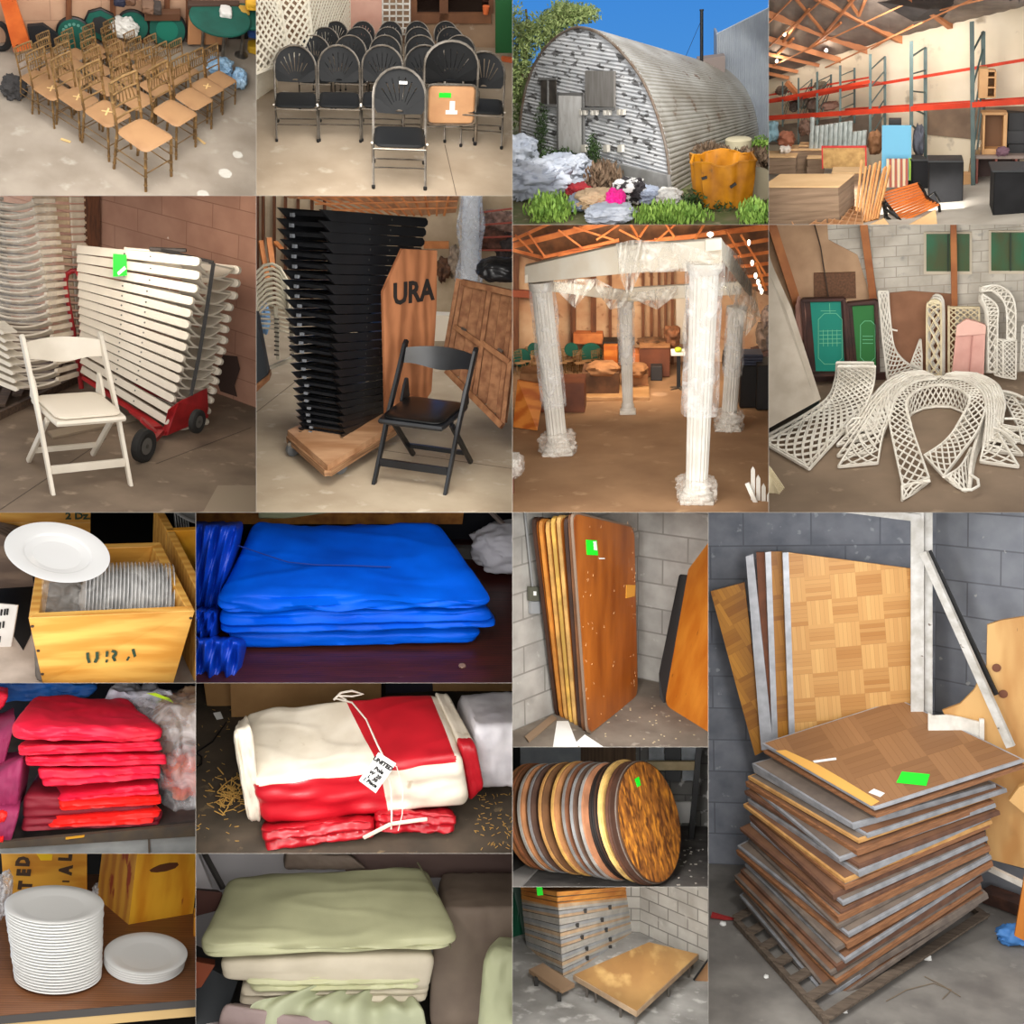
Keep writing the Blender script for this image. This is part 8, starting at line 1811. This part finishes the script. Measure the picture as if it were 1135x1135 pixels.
def parquet(name, ca=(206, 150, 76), cb=(176, 112, 46), cell=.3):
    "oak mosaic: square blocks of strips whose grain alternates"
    if name in MATS: return MATS[name]
    m = mat(name, ca, .42); n, l = m.node_tree.nodes, m.node_tree.links; b = n['Principled BSDF']
    t = n.new('ShaderNodeTexCoord'); sp = n.new('ShaderNodeSeparateXYZ'); l.new(t.outputs['Object'], sp.inputs[0])
    def mth(op, a, bb=None):
        k = n.new('ShaderNodeMath'); k.operation = op
        for i, q in enumerate((a, bb)):
            if q is None: continue
            if hasattr(q, 'is_linked'): l.new(q, k.inputs[i])
            else: k.inputs[i].default_value = q
        return k.outputs[0]
    fx, fy = mth('FLOOR', mth('DIVIDE', sp.outputs[0], cell)), mth('FLOOR', mth('DIVIDE', sp.outputs[1], cell))
    par = mth('PINGPONG', mth('ADD', fx, fy), 1.0)
    def strip(u, v):
        k = mth('MULTIPLY', mth('FRACT', mth('DIVIDE', u, cell)), 6); fl_ = mth('FLOOR', k); fr = mth('FRACT', k)
        w = n.new('ShaderNodeTexWhiteNoise'); w.noise_dimensions = '3D'; cb_ = n.new('ShaderNodeCombineXYZ')
        l.new(fl_, cb_.inputs[0]); l.new(fx, cb_.inputs[1]); l.new(fy, cb_.inputs[2]); l.new(cb_.outputs[0], w.inputs[0])
        return w.outputs[0], mth('LESS_THAN', fr, 0.07)
    w1, g1 = strip(sp.outputs[0], sp.outputs[1]); w2, g2 = strip(sp.outputs[1], sp.outputs[0])
    def mixf(f, a, bb):
        k = n.new('ShaderNodeMix'); l.new(f, k.inputs[0]); l.new(a, k.inputs[2]); l.new(bb, k.inputs[3]); return k.outputs[0]
    wf, gf = mixf(par, w1, w2), mixf(par, g1, g2)
    blk = n.new('ShaderNodeTexWhiteNoise'); cc = n.new('ShaderNodeCombineXYZ'); l.new(fx, cc.inputs[0]); l.new(fy, cc.inputs[1]); l.new(cc.outputs[0], blk.inputs[0])
    f = mth('ADD', mth('MULTIPLY', wf, .4), mth('ADD', mth('MULTIPLY', blk.outputs[0], .3), mth('MULTIPLY', par, .35)))
    k = n.new('ShaderNodeMix'); k.data_type = 'RGBA'; l.new(f, k.inputs[0]); k.inputs[6].default_value = c(*ca); k.inputs[7].default_value = c(*cb)
    k2 = n.new('ShaderNodeMix'); k2.data_type = 'RGBA'; l.new(mth('MULTIPLY', gf, .45), k2.inputs[0]); l.new(k.outputs[2], k2.inputs[6]); k2.inputs[7].default_value = c(110, 64, 26)
    l.new(k2.outputs[2], b.inputs['Base Color']); return m
ALU = mat('dull aluminium', (186, 188, 194), .4, (160, 162, 168), scale=5, metal=.5)
def upright(q, y, lab, mm, edge=True, th=.05, ox=0, ey=None):
    ys = y if isinstance(y, (list, tuple)) else [y]*4
    A, B, C_, D_ = [F.at(*p, yy) for p, yy in zip(q, ys)]     # bottom left, bottom right, top right, top left
    mwx = F.M @ axes(A, B-A) @ Matrix.Rotation(PI/2, 4, 'X'); I = (F.M.inverted() @ mwx).inverted()
    t = thing('dance_floor_board', lab, 'floor panel', mwx, 'parquet panels leaning on the wall')
    l4 = [I @ p for p in (A, B, C_, D_)]
    MB().prism([V((p.x, p.y, 0)) for p in l4], (0, 0, -th)).obj('parquet_face', mm, t, smooth=0)
    if edge: MB().prism([V((l4[0].x-.06, l4[0].y, .01)), V((l4[0].x+.02, l4[0].y, .01)), V((l4[3].x+.02, l4[3].y, .01)), V((l4[3].x-.06, l4[3].y, .01))], (0, 0, -th-.04)).obj('metal_edge', ALU, t, smooth=0)
    return t
PQ1 = parquet('oak parquet', (210, 164, 100), (168, 114, 54), .34); PQ2 = parquet('dark oak parquet', (196, 136, 50), (138, 84, 24), .36)
ub = F.fl(300, 640).y+.4
upright([(190, 520), (446, 500), (450, 120), (168, 80)], [2.6, 2.9, 3.1, 2.9], 'large light parquet panel leaning upright behind the stack', PQ1)
upright([(152, 520), (190, 515), (170, 80), (130, 80)], [2.75, 2.8, 3.05, 3.0], 'parquet panel just left of the large light one', PQ2, True)
upright([(128, 520), (150, 520), (132, 82), (110, 82)], [2.8, 2.8, 3.05, 3.05], 'red brown backed parquet panel third from the wall', mat('red brown back', (128, 76, 48), .7, (104, 60, 38), scale=4), False)
upright([(118, 528), (145, 525), (104, 84), (88, 90)], [2.7, 2.7, 3.0, 3.0], 'silver grey edged panel standing left of the parquet', ALU, False)
upright([(104, 540), (124, 530), (84, 148), (10, 168)], [2.95, 2.95, 3.2, 3.2], 'leftmost dark parquet panel tilted against the wall', PQ2, False)
# post, rail and brace
WPT = mat('chipped white post', (206, 204, 200), .6, (176, 172, 164), scale=6, col3=(110, 96, 84), sp3=(.70, .74))
for x0, x1, y1, yy, l in ((450, 478, 465, 2.75, 'thick chipped white post right of the parquet panels'), (480, 497, 470, 2.85, 'thin grey white post right beside the thick one')):
    MB().beam(F.at((x0+x1)/2, 560, yy), F.at((x0+x1)/2, -30, yy+.1), (x1-x0)/200*1.2, .12).obj('white_post', WPT, mw=F.M, label=l, cat='post', smooth=0)
MB().beam(F.at(280, -12, 2.8), F.at(470, 12, 2.8), .1).obj('white_rail', WPT, mw=F.M, label='white rail meeting the post at the top', cat='rail', smooth=0)
MB().beam(F.at(478, 88, 2.6), F.at(672, 520, 2.1), .07, .1).obj('white_brace', WPT, mw=F.M, label='white diagonal brace from the post down to the right', cat='brace', smooth=0)
MB().beam(F.at(490, 85, 2.66), F.at(640, 405, 2.3), .03, .06).obj('dark_brace', BLACK, mw=F.M, label='dark strip along the upper side of the white brace', cat='strip', smooth=0)
# plywood piece, chair back, right side scraps
KP = mat('knotty golden ply', (212, 168, 106), .5, (184, 132, 72), kind='wood', scale=1.3, st=(1.4, 1, .4), col3=(96, 56, 30), sp3=(.72, .74))
t = thing('plywood_cutout', 'curved orange plywood cutout leaning at the right behind the stack', 'plywood', F.M)
MB().prism([F.at(x, y, 2.45) for x, y in ((740, 800), (625, 770), (600, 600), (520, 440), (560, 425), (590, 395), (618, 340), (620, 250), (650, 240), (740, 225))], (0, .06, 0)).obj('panel', KP, t, smooth=0)
for x, y in ((640, 345), (655, 403)): MB().lathe([(.055, -.002), (.055, .006), (.02, .008)], 16, Matrix.Translation(F.at(x, y, 2.44)) @ Matrix.Rotation(PI/2, 4, 'X')).obj('knot', mat('knot brown', (110, 62, 36), .6), t)
t = thing('white_chair', 'white chair back showing between post and brace', 'chair', F.M)
MB().prism([F.at(x, y, 2.38) for x, y in ((488, 520), (612, 540), (612, 468), (560, 455), (530, 450), (500, 452), (488, 445))], (0, .05, 0)).obj('back_slat', WHITE, t, smooth=0, bevel=.008)
MB().beam(F.at(607, 560, 2.36), F.at(607, 458, 2.36), .06).obj('post', WHITE, t, smooth=0)
slabq(F, [(680, 940), (760, 980), (760, 560), (730, 640)], 1.6, .05, 'orange_board', OW2, lab='orange board edge at the right border', cat='board')
slabq(F, [(668, 640), (740, 700), (740, 590), (690, 610)], 1.9, .1, 'pine_offcut', KP, lab='pale pine offcut at the right border above the orange board', cat='offcut')
MB().beam(F.at(615, 785, 2.4), F.at(740, 845, 2.1), .07).obj('white_pipe', WHITE, mw=F.M, label='white bar on the floor behind the stack at right', cat='bar', smooth=0)
MB().beam(F.fl(615, 845, .1), F.fl(740, 890, .1), .3, .16).obj('brown_timber', mat('brown timber l', (96, 62, 48), .8, (66, 44, 36), scale=4), mw=F.M, label='brown timbers lying right of the stack', cat='timber', smooth=0)
heap(F, 'blue_strap', mat('blue strap', (70, 130, 200), .6), (645, 930, 720, 965), F.fl(680, 970).y, None, .3, 'crumpled blue strap on the floor at right', 'strap', 170, .3, n=10)
slabq(F, [(60, 905), (35, 905), (5, 900), (8, 890)], F.fl(20, 905).y, .05, 'red_scrap', mat('red scrap', (160, 40, 40), .7), lab='small red scrap on the floor at the left edge', cat='scrap')
for k, (x, y, s) in enumerate(((32, 918, .04), (485, 995, .06), (128, 1035, .03), (275, 1118, .06), (300, 1112, .05))):
    heap(F, 'paper_scrap', PAPER, (x-s*180, y-s*150, x+s*180, y+s*100), F.fl(x, y).y, None, .08, ['crumpled paper scrap by the left wall', 'white scrap right of the pallet on the floor', 'small pale scrap left of the pallet', 'greenish scrap at the foot of the pallet', 'second scrap at the foot of the pallet'][k], 'scrap', 180+k, .3, n=6)
m = MB(); m.tube([F.fl(x, y, .012) for x, y in ((395, 1085), (440, 1060), (500, 1045), (540, 1060), (520, 1080))], .006, 4); m.tube([F.fl(x, y, .012) for x, y in ((480, 1030), (520, 1050), (560, 1075))], .006, 4); m.obj('wire', mat('dull wire', (120, 104, 84), .6), mw=F.M, label='thin bent wire on the floor before the stack', cat='wire')
# the stack
EDG = [mat('edge wood', (150, 102, 66), .6, (118, 78, 50), scale=6, st=(1, 1, 8)), mat('edge grey', (164, 166, 172), .45, (136, 138, 142), scale=6, metal=.3), mat('edge brown', (112, 76, 56), .7, (88, 60, 46), scale=6), mat('edge tan', (206, 158, 96), .6, (176, 128, 72), scale=6), mat('edge dusty', (118, 106, 96), .7, (94, 84, 78), scale=6)]
TOPM = [mat('brown panel back', (128, 90, 64), .7, (104, 72, 52), scale=3), mat('dusty panel back', (122, 108, 96), .8, (100, 88, 80), scale=3)]
rnd = random.Random(11)
def fpan(Lp, Fp, Rp, yl, yf, yr, th, lab, em, tm, g='dance floor panels in the tall stack', tp=None):
    L_, F_, R_ = F.at(*Lp, yl), F.at(*Fp, yf), F.at(*Rp, yr); B_ = L_+R_-F_
    d = V((0, 0, th)); mwx = F.M @ axes(F_, R_-F_, (0, 0, 1)); I = (F.M.inverted() @ mwx).inverted()
    t = thing('dance_floor_board', lab, 'floor panel', mwx, g)
    q = [I @ p for p in (F_, R_, B_, L_)]; dd = V((0, 0, th))
    MB().hexa([p-dd for p in q]+q).obj('edge_frame', em, t, smooth=0, bevel=.004)
    ce = (q[0]+q[2])/2
    MB().hexa([p.lerp(ce, .03)-dd*.5 for p in q]+[p.lerp(ce, .03)+V((0, 0, .004)) for p in q]).obj('top_face', tm, t, smooth=0)
    return t, I
nL = 24
for i in range(nL-1, -1, -1):
    s = i/(nL-1); j = lambda a: rnd.uniform(-a, a)
    fx = 335-66*s+ (-40 if i in (4, 9) else 30 if i in (1, 3) else 0)*.6+j(16); fyy = 694+400*s+j(5)
    lx = 92-28*s+j(13)+(0 if i > 2 else 6); ly = 560+300*s**1.05+j(4)
    rx = 650-52*s+j(18); ry = 603+262*s+j(3)
    em = EDG[[1, 1, 3, 0, 1, 2, 1, 3, 0, 2, 1, 2, 0, 4, 1, 0, 4, 1, 2, 4, 0, 4, 1, 4, 0, 4, 4][i]]
    fpan((lx, ly), (fx, fyy), (rx, ry), 2.15-.0*s, 1.2-.87*s, 1.95-.1*s, .055 if i % 3 else .08, 'dance floor panel in the tall stack, %s below the two top boards' % ordn[i].replace('topmost', 'first'), em, TOPM[0 if i % 2 else 1])
fpan((122, 528), (372, 672), (705, 560), 2.2, 1.16, 1.9, .045, 'brown edged panel directly under the top parquet board', EDG[0], TOPM[0])
TPQ = parquet('worn top parquet', (156, 114, 76), (130, 92, 60), .5)
t, I = fpan((118, 512), (368, 656), (702, 548), 2.2, 1.15, 1.9, .04, 'worn parquet board on top of the stack with green sticker', ALU, TPQ)
p0_, p1_, p2_ = F.at(368, 656, 1.15), F.at(702, 548, 1.9), F.at(118, 512, 2.2); pn_ = (p1_-p0_).cross(p2_-p0_).normalized()
def topq(pts, nm, mm, o=0.0): return MB().prism([I @ F.pl(x, y, p0_+pn_*(.008+o), pn_) for x, y in pts], (0, 0, .006)).obj(nm, mm, t, smooth=0)
topq([(418, 600), (484, 607), (492, 582), (430, 576)], 'green_sticker', GREEN); topq([(356, 622), (382, 632), (392, 624), (368, 614)], 'paper_label', PAPER); topq([(362, 652), (240, 582), (150, 530), (172, 528), (245, 561), (300, 593), (380, 642)], 'bare_edge', mat('bare ply', (222, 168, 84), .6)); topq([(236, 556), (285, 549), (284, 545), (232, 552)], 'scratch', PAPER, .004)
PLT = mat('grey pallet wood', (112, 98, 84), .85, (84, 72, 62), scale=4, st=(1, 5, 5))
t = thing('pallet', 'grey wooden pallet under the tall dance floor stack', 'pallet', F.M)
pL, pF, pR = F.fl(62, 900, .1), F.fl(262, 1120, .1), F.fl(615, 890, .1); pB = pL+pR-pF
for i in range(7):
    f = i/6; MB().beam(pF.lerp(pL, f), pR.lerp(pB, f), .14, .03).obj('deck_board', PLT, t, smooth=0)
for f in (0, .5, 1):
    MB().beam(pF.lerp(pR, f)-V((0, 0, .05)), pL.lerp(pB, f)-V((0, 0, .05)), .08, .08).obj('bearer', PLT, t, smooth=0)
clip_panel(P)
# ================================================================== round tables standing on edge
P = Panel('round tables', 568, 828, 785, 983, 5.23)
F = Frame(P, 567, 800, 0.8, 18)
floor(F, mat('dark gritty floor', (92, 88, 84), .9, (66, 62, 60), scale=3, col3=(150, 146, 140), sp3=(.64, .7), bump=.2), 6)
yo = 2.6
wall(F, (-4, yo, 0), (4, yo, 0), 4, mat('dim block wall', (128, 126, 122), .85, (104, 102, 98), kind='block', scale=2.4, bw=.42, bh=.22, msz=.01, mortar=(84, 82, 80), col3=(186, 184, 180), sp3=(.58, .64)), 'wall_back')
def oq(x0, y0, x1, y1, yy, nm, mm, l=None, cat=None, th=.05, kind=None): return slabq(F, [(x0, y1), (x1, y1), (x1, y0), (x0, y0)], yy, th, nm, mm, lab=l, cat=cat, kind=kind)
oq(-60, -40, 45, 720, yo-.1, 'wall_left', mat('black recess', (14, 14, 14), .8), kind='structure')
oq(45, -40, 395, 120, yo-.15, 'grey_tarp', mat('grey tarp', (168, 172, 176), .5, (140, 146, 152), scale=3), 'grey sheet hanging at the top left behind the round tables', 'sheet')
oq(395, -40, 715, 130, yo-.15, 'slatted_board', mat('brown slats', (118, 92, 68), .7, (86, 66, 50), scale=3, st=(9, 1, .3)), 'brown slatted panel behind the round tables', 'panel')
for k, (x0, y0, x1, y1) in enumerate(((790, 0, 880, 95), (885, 5, 975, 200), (980, 0, 1065, 80), (985, 130, 1055, 195))):
    oq(x0, y0, x1, y1, yo-.2, 'metal_cabinet', mat('grey cabinet metal', (140, 144, 148), .4, (110, 114, 118), scale=5, metal=.4) if k != 1 else mat('dark cabinet', (48, 50, 52), .5), 'metal cabinet on the back wall, %s from left' % ordn[k].replace('topmost', 'first'), 'cabinet')
oq(900, 320, 1035, 440, yo-.06, 'wall_patch', mat('white block paint', (206, 204, 200), .8), kind='structure')
oq(780, 85, 1085, 135, yo-.4, 'timber_rail', mat('pale timber', (196, 178, 140), .7, (170, 150, 112), scale=4), 'pale timber rail behind the right side of the round tables', 'rail', .08)
MB().beam(F.at(1025, 640, 2.0), F.at(1085, -40, 2.0), .07).obj('black_post', BLACK, mw=F.M, label='black metal post at the right behind the round tables', cat='post', smooth=0)
m = MB(); rnd = random.Random(9)
for i in range(26): q = F.fl(rnd.uniform(900, 1130), rnd.uniform(580, 800), .005); m.box(q, (rnd.uniform(.01, .04), .02, .01), Matrix.Rotation(rnd.random()*3, 3, 'Z'))
m.obj('debris', mat('pale debris', (170, 164, 154), .9), mw=F.M, label='pale debris scattered on the floor at the right', cat='debris', kind='stuff', smooth=0)
oq(-60, 690, 160, 840, .9, 'floor_plank', mat('grey floor plank', (134, 130, 126), .9), 'pale grey plank on the floor under the left round tables', 'plank') if False else MB().prism([F.fl(x, y, .01) for x, y in ((-40, 830), (40, 830), (170, 690), (120, 670), (-40, 760))], (0, 0, .03)).obj('floor_plank', mat('grey floor plank', (134, 130, 126), .9), mw=F.M, label='pale grey plank on the floor under the left round tables', cat='plank', smooth=0)
RW = mat('burl brown table top', (150, 92, 36), .3, (84, 46, 20), scale=5, st=(2, .7, 1), con=(.42, .6), col3=(206, 134, 44), sp3=(.5, .68), dist=1.5, det=8)
CE = [((150, 96, 52), (126, 84, 52)), ((140, 84, 50), (110, 70, 44)), ((150, 146, 138), (176, 120, 80)), ((130, 128, 128), (90, 66, 54)), ((196, 146, 84), (120, 84, 56)), ((210, 164, 90), (186, 130, 84)), ((130, 126, 122), (124, 80, 56)), ((140, 140, 140), (100, 76, 62)), ((150, 146, 140), (178, 122, 88)), ((26, 24, 24), (30, 28, 28)), ((60, 40, 30), (40, 30, 26)), ((226, 188, 116), (214, 172, 100)), ((90, 56, 38), (70, 44, 32))]
ang = 60
XS = [138, 172, 226, 285, 350, 425, 488, 535, 585, 640, 668, 700, 745]; HH = [318, 322, 328, 332, 338, 345, 350, 352, 356, 350, 356, 368, 372]; TL_ = [75, 75, 75, 72, 68, 62, 62, 68, 68, 72, 60, 52, 60]
def rtable(xc, yt, yb_, yy, lab, ec, eb, th, face, wr=.44):
    ce = F.at(xc, (yt+yb_)/2, yy); Rr = (yb_-yt)/2/523*(D+yy)/D*1.0
    mwx = F.M @ Matrix.Translation(ce) @ Matrix.Rotation(R(ang), 4, 'Z') @ Matrix.Rotation(R(-16), 4, 'X') @ Matrix.Rotation(R(90), 4, 'X')
    t = thing('round_table', lab, 'table', mwx, 'round table tops standing on edge')
    MB().lathe([(Rr*.97, -th*.5), (Rr, -th*.45), (Rr, th*.1), (Rr*.99, th*.12)], 72).obj('edge_band', ec, t, smooth=50)
    MB().lathe([(Rr*.96, th*.12), (Rr*.985, th*.13), (Rr*.985, th*.5), (Rr*.96, th*.52)], 72).obj('table_top', eb, t, smooth=50)
    if face: MB().lathe([(Rr*.955, th*.5), (Rr*.97, th*.56)], 72).obj('top_face', face, t, smooth=0)
    return t, mwx, Rr
for i, x in enumerate(XS):
    a, b = CE[i]; h = HH[i]; yt = TL_[i]+3
    rtable(x, yt, yt+2*h, F.fl(x, yt+2*h).y-.02, 'round table top on edge, %s from the left in the row' % ordn[i].replace('topmost', 'first'), mat('rim a%d' % i, a, .5, tuple(int(v*.8) for v in a), scale=5), mat('rim b%d' % i, b, .5, tuple(int(v*.8) for v in b), scale=5), .062, None)
t, mwx, Rr = rtable(788, 62, 800, F.fl(788, 800).y, 'brown burl round table in front with green sticker, nearest of the row', mat('edge dusty'  , (90, 80, 70)), mat('dark rim front', (70, 46, 30), .5), .05, RW)
I = mwx.inverted() @ F.M
def fq(pts, nm, mm):
    q = [I @ F.pl(x, y, F.M.inverted() @ mwx @ V((0, 0, .032)), (F.M.inverted() @ mwx).to_3x3() @ V((0, 0, 1))) for x, y in pts]; MB().prism(q, (0, 0, .004)).obj(nm, mm, t, smooth=0)
fq([(724, 232), (744, 222), (732, 172), (708, 185)], 'green_sticker', GREEN)
slabq(F, [(618, 550), (638, 540), (622, 458), (594, 462)], .85, .01, 'paper_note', mat('pale blue paper', (206, 220, 232), .7), lab='pale blue paper note stuck between the two front round tables', cat='paper')
clip_panel(P)
# ================================================================== stage panels stacked beside a low platform
P = Panel('stage panels', 568, 983, 785, 1135, 5.23)
F = Frame(P, 567, 790, 0.8, 27)
floor(F, mat('mottled concrete', (156, 154, 150), .85, (124, 122, 118), scale=1.8, col3=(190, 188, 184), sp3=(.55, .68), bump=.1), 8)
BLR = mat('grey cinder block', (168, 164, 156), .9, (144, 140, 132), kind='block', scale=2.4, bw=.36, bh=.17, msz=.009, mortar=(104, 100, 94), col3=(164, 160, 152), sp3=(.6, .68), bump=.2)
ra, rb2 = F.fl(740, 300), F.fl(1140, 420)
wall(F, (ra.x-3, ra.y+.2, 0), (ra.x-.0, ra.y+.2, 0), 5, BLR, 'wall_left', ext=(2, 0)); wall(F, ra+V((0, .2, 0)), (rb2.x, ra.y-.75, 0), 5, BLR, 'wall_right', ext=(0, 1))
slabq(F, [(-60, 515), (105, 470), (45, -40), (-60, -40)], [2.0, 2.3, 2.6, 2.6], .05, 'green_board', mat('dark green board', (14, 82, 56), .5, (12, 66, 46), scale=3), lab='dark green board standing at the left edge', cat='board')
SE = [mat('stage alu a', (190, 186, 178), .45, (168, 164, 156), scale=6, metal=.3), mat('stage alu b', (170, 172, 174), .45, (150, 152, 154), scale=6, metal=.3), mat('stage tan', (186, 160, 130), .6, (164, 138, 110), scale=6), mat('stage dark', (84, 72, 62), .7)]
OS = mat('orange stage ply', (206, 142, 66), .55, (176, 108, 44), scale=2.5, st=(.6, 1, 5))
N = 25
for i in range(N-1, -1, -1):
    s = i/(N-1); th = .052
    up = i < 3
    fx, fy_ = 262+34*s+(0 if not up else -4), (30+i*32 if up else 100+(545-100)*(i-3)/(N-4)); lx, ly = 48+42*s, (20+i*26-25 if up else 68+(438-68)*(i-3)/(N-4)); rx, ry = 745-15*s, (-8+i*22 if up else 55+(305-55)*(i-3)/(N-4))
    L_, F_, R_ = F.at(lx, ly, 2.05), F.at(fx, fy_, 1.25-.2*s), F.at(rx, ry, 2.9-.2*s); B_ = L_+R_-F_
    t = thing('stage_deck', 'stage panel in the tall stack, %s' % (ordn[i]+' from the top' if i else 'topmost with orange edge'), 'stage panel', F.M, 'stage panels in the tall stack')
    em = OS if up else SE[[0, 1, 0, 2, 0, 1, 2, 0][i % 8]]; th = .055 if up else .036+.010*(i % 2)
    q = [F_, R_, B_, L_]; ce = (F_+B_)/2
    MB().hexa([p-V((0, 0, th)) for p in q]+q).obj('edge_frame', em, t, smooth=0)
    MB().hexa([p.lerp(ce, .02)-V((0, 0, th+.02)) for p in q]+[p.lerp(ce, .02)-V((0, 0, th)) for p in q]).obj('deck_underside', SE[3], t, smooth=0)
    if i in (5, 9, 13, 17, 20):
        for f in (.2, .5): p = F_.lerp(R_, f+.05*(i % 3)); MB().box(p+V((.0, -.02, -.03)), (.05, .03, .05)).obj('latch', mat('black latch', (40, 38, 36), .5), t, smooth=0)
slabq(F, [(145, 52), (178, 48), (170, -20), (135, -20)], 1.3, .01, 'green_sticker', GREEN, lab='neon green sticker on the top of the stage panel stack', cat='sticker')
t = thing('pallet', 'brown low skid under the stage panel stack', 'pallet', F.M)
pl_, pf_, pr_ = F.fl(95, 478, .14), F.fl(278, 600, .14), F.fl(360, 560, .14)
MB().hexa([p-V((0, 0, .05)) for p in (pf_, pr_, pr_+(pl_-pf_), pl_)]+[pf_, pr_, pr_+(pl_-pf_), pl_]).obj('deck', mat('skid wood', (138, 112, 86), .8), t, smooth=0)
for f in (.03, .75): MB().beam(pf_.lerp(pl_, f)-V((0, 0, .14)), pf_.lerp(pl_, f)-V((0, 0, .03)), .05).obj('foot', mat('black latch'  , (40, 38, 36)), t, smooth=0)
t = thing('stage_platform', 'low plywood stage platform on short metal legs beside the stack', 'platform', F.M)
zt = .2; S4 = [F.fl(720, 722, zt), F.fl(1080, 388, zt), F.fl(792, 318, zt), F.fl(352, 508, zt)]
STG = mat('worn stage ply', (172, 132, 78), .5, (142, 104, 60), scale=1.6, st=(1, .5, 1), col3=(186, 150, 94), sp3=(.55, .7))
MB().hexa([p-V((0, 0, .07)) for p in S4]+[p-V((0, 0, .004)) for p in S4]).obj('edge_frame', SE[2], t, smooth=0)
ce = sum(S4, V())/4
MB().hexa([p.lerp(ce, .015)-V((0, 0, .02)) for p in S4]+[p.lerp(ce, .015) for p in S4]).obj('deck', STG, t, smooth=0)
for a, b, f in ((0, 3, .02), (0, 3, .25), (0, 3, .65), (0, 3, .8), (0, 1, .5), (0, 1, .85), (1, 2, .1)):
    p = S4[a].lerp(S4[b], f).lerp(ce, .03); MB().tube([V((p.x, p.y, .0)), V((p.x, p.y, zt-.06))], .018, 7).obj('leg', mat('steel leg', (110, 104, 98), .4, metal=.5), t)
slabq(F, [(1050, 540), (1200, 580), (1200, 420), (1135, 440)], F.fl(1060, 545).y, .04, 'brown_board', mat('brown board r', (150, 112, 76), .7), lab='brown board with pale rim at the right edge', cat='board')
MB().beam(F.at(1050, 540, F.fl(1060, 545).y-.02), F.at(1150, 400, F.fl(1060, 545).y-.02), .02).obj('black_strip', BLACK, mw=F.M, label='thin black strip rising at the right edge over the brown board', cat='strip', smooth=0)
clip_panel(P)

# ------------------------------------------------------------------ thin partitions between the display boxes
PAN = None
for a in [(0, 217, 568, 217), (568, 249, 1135, 249), (0, 568, 1135, 568), (0, 757, 568, 757), (0, 946, 568, 946), (568, 828, 785, 828), (568, 983, 785, 983)]:
    divider(*a, 'trim_1')
for a in [(284, 0, 284, 568), (568, 0, 568, 1135), (852, 0, 852, 568), (217, 568, 217, 1135), (785, 568, 785, 1135)]:
    divider(*a, 'trim_2')
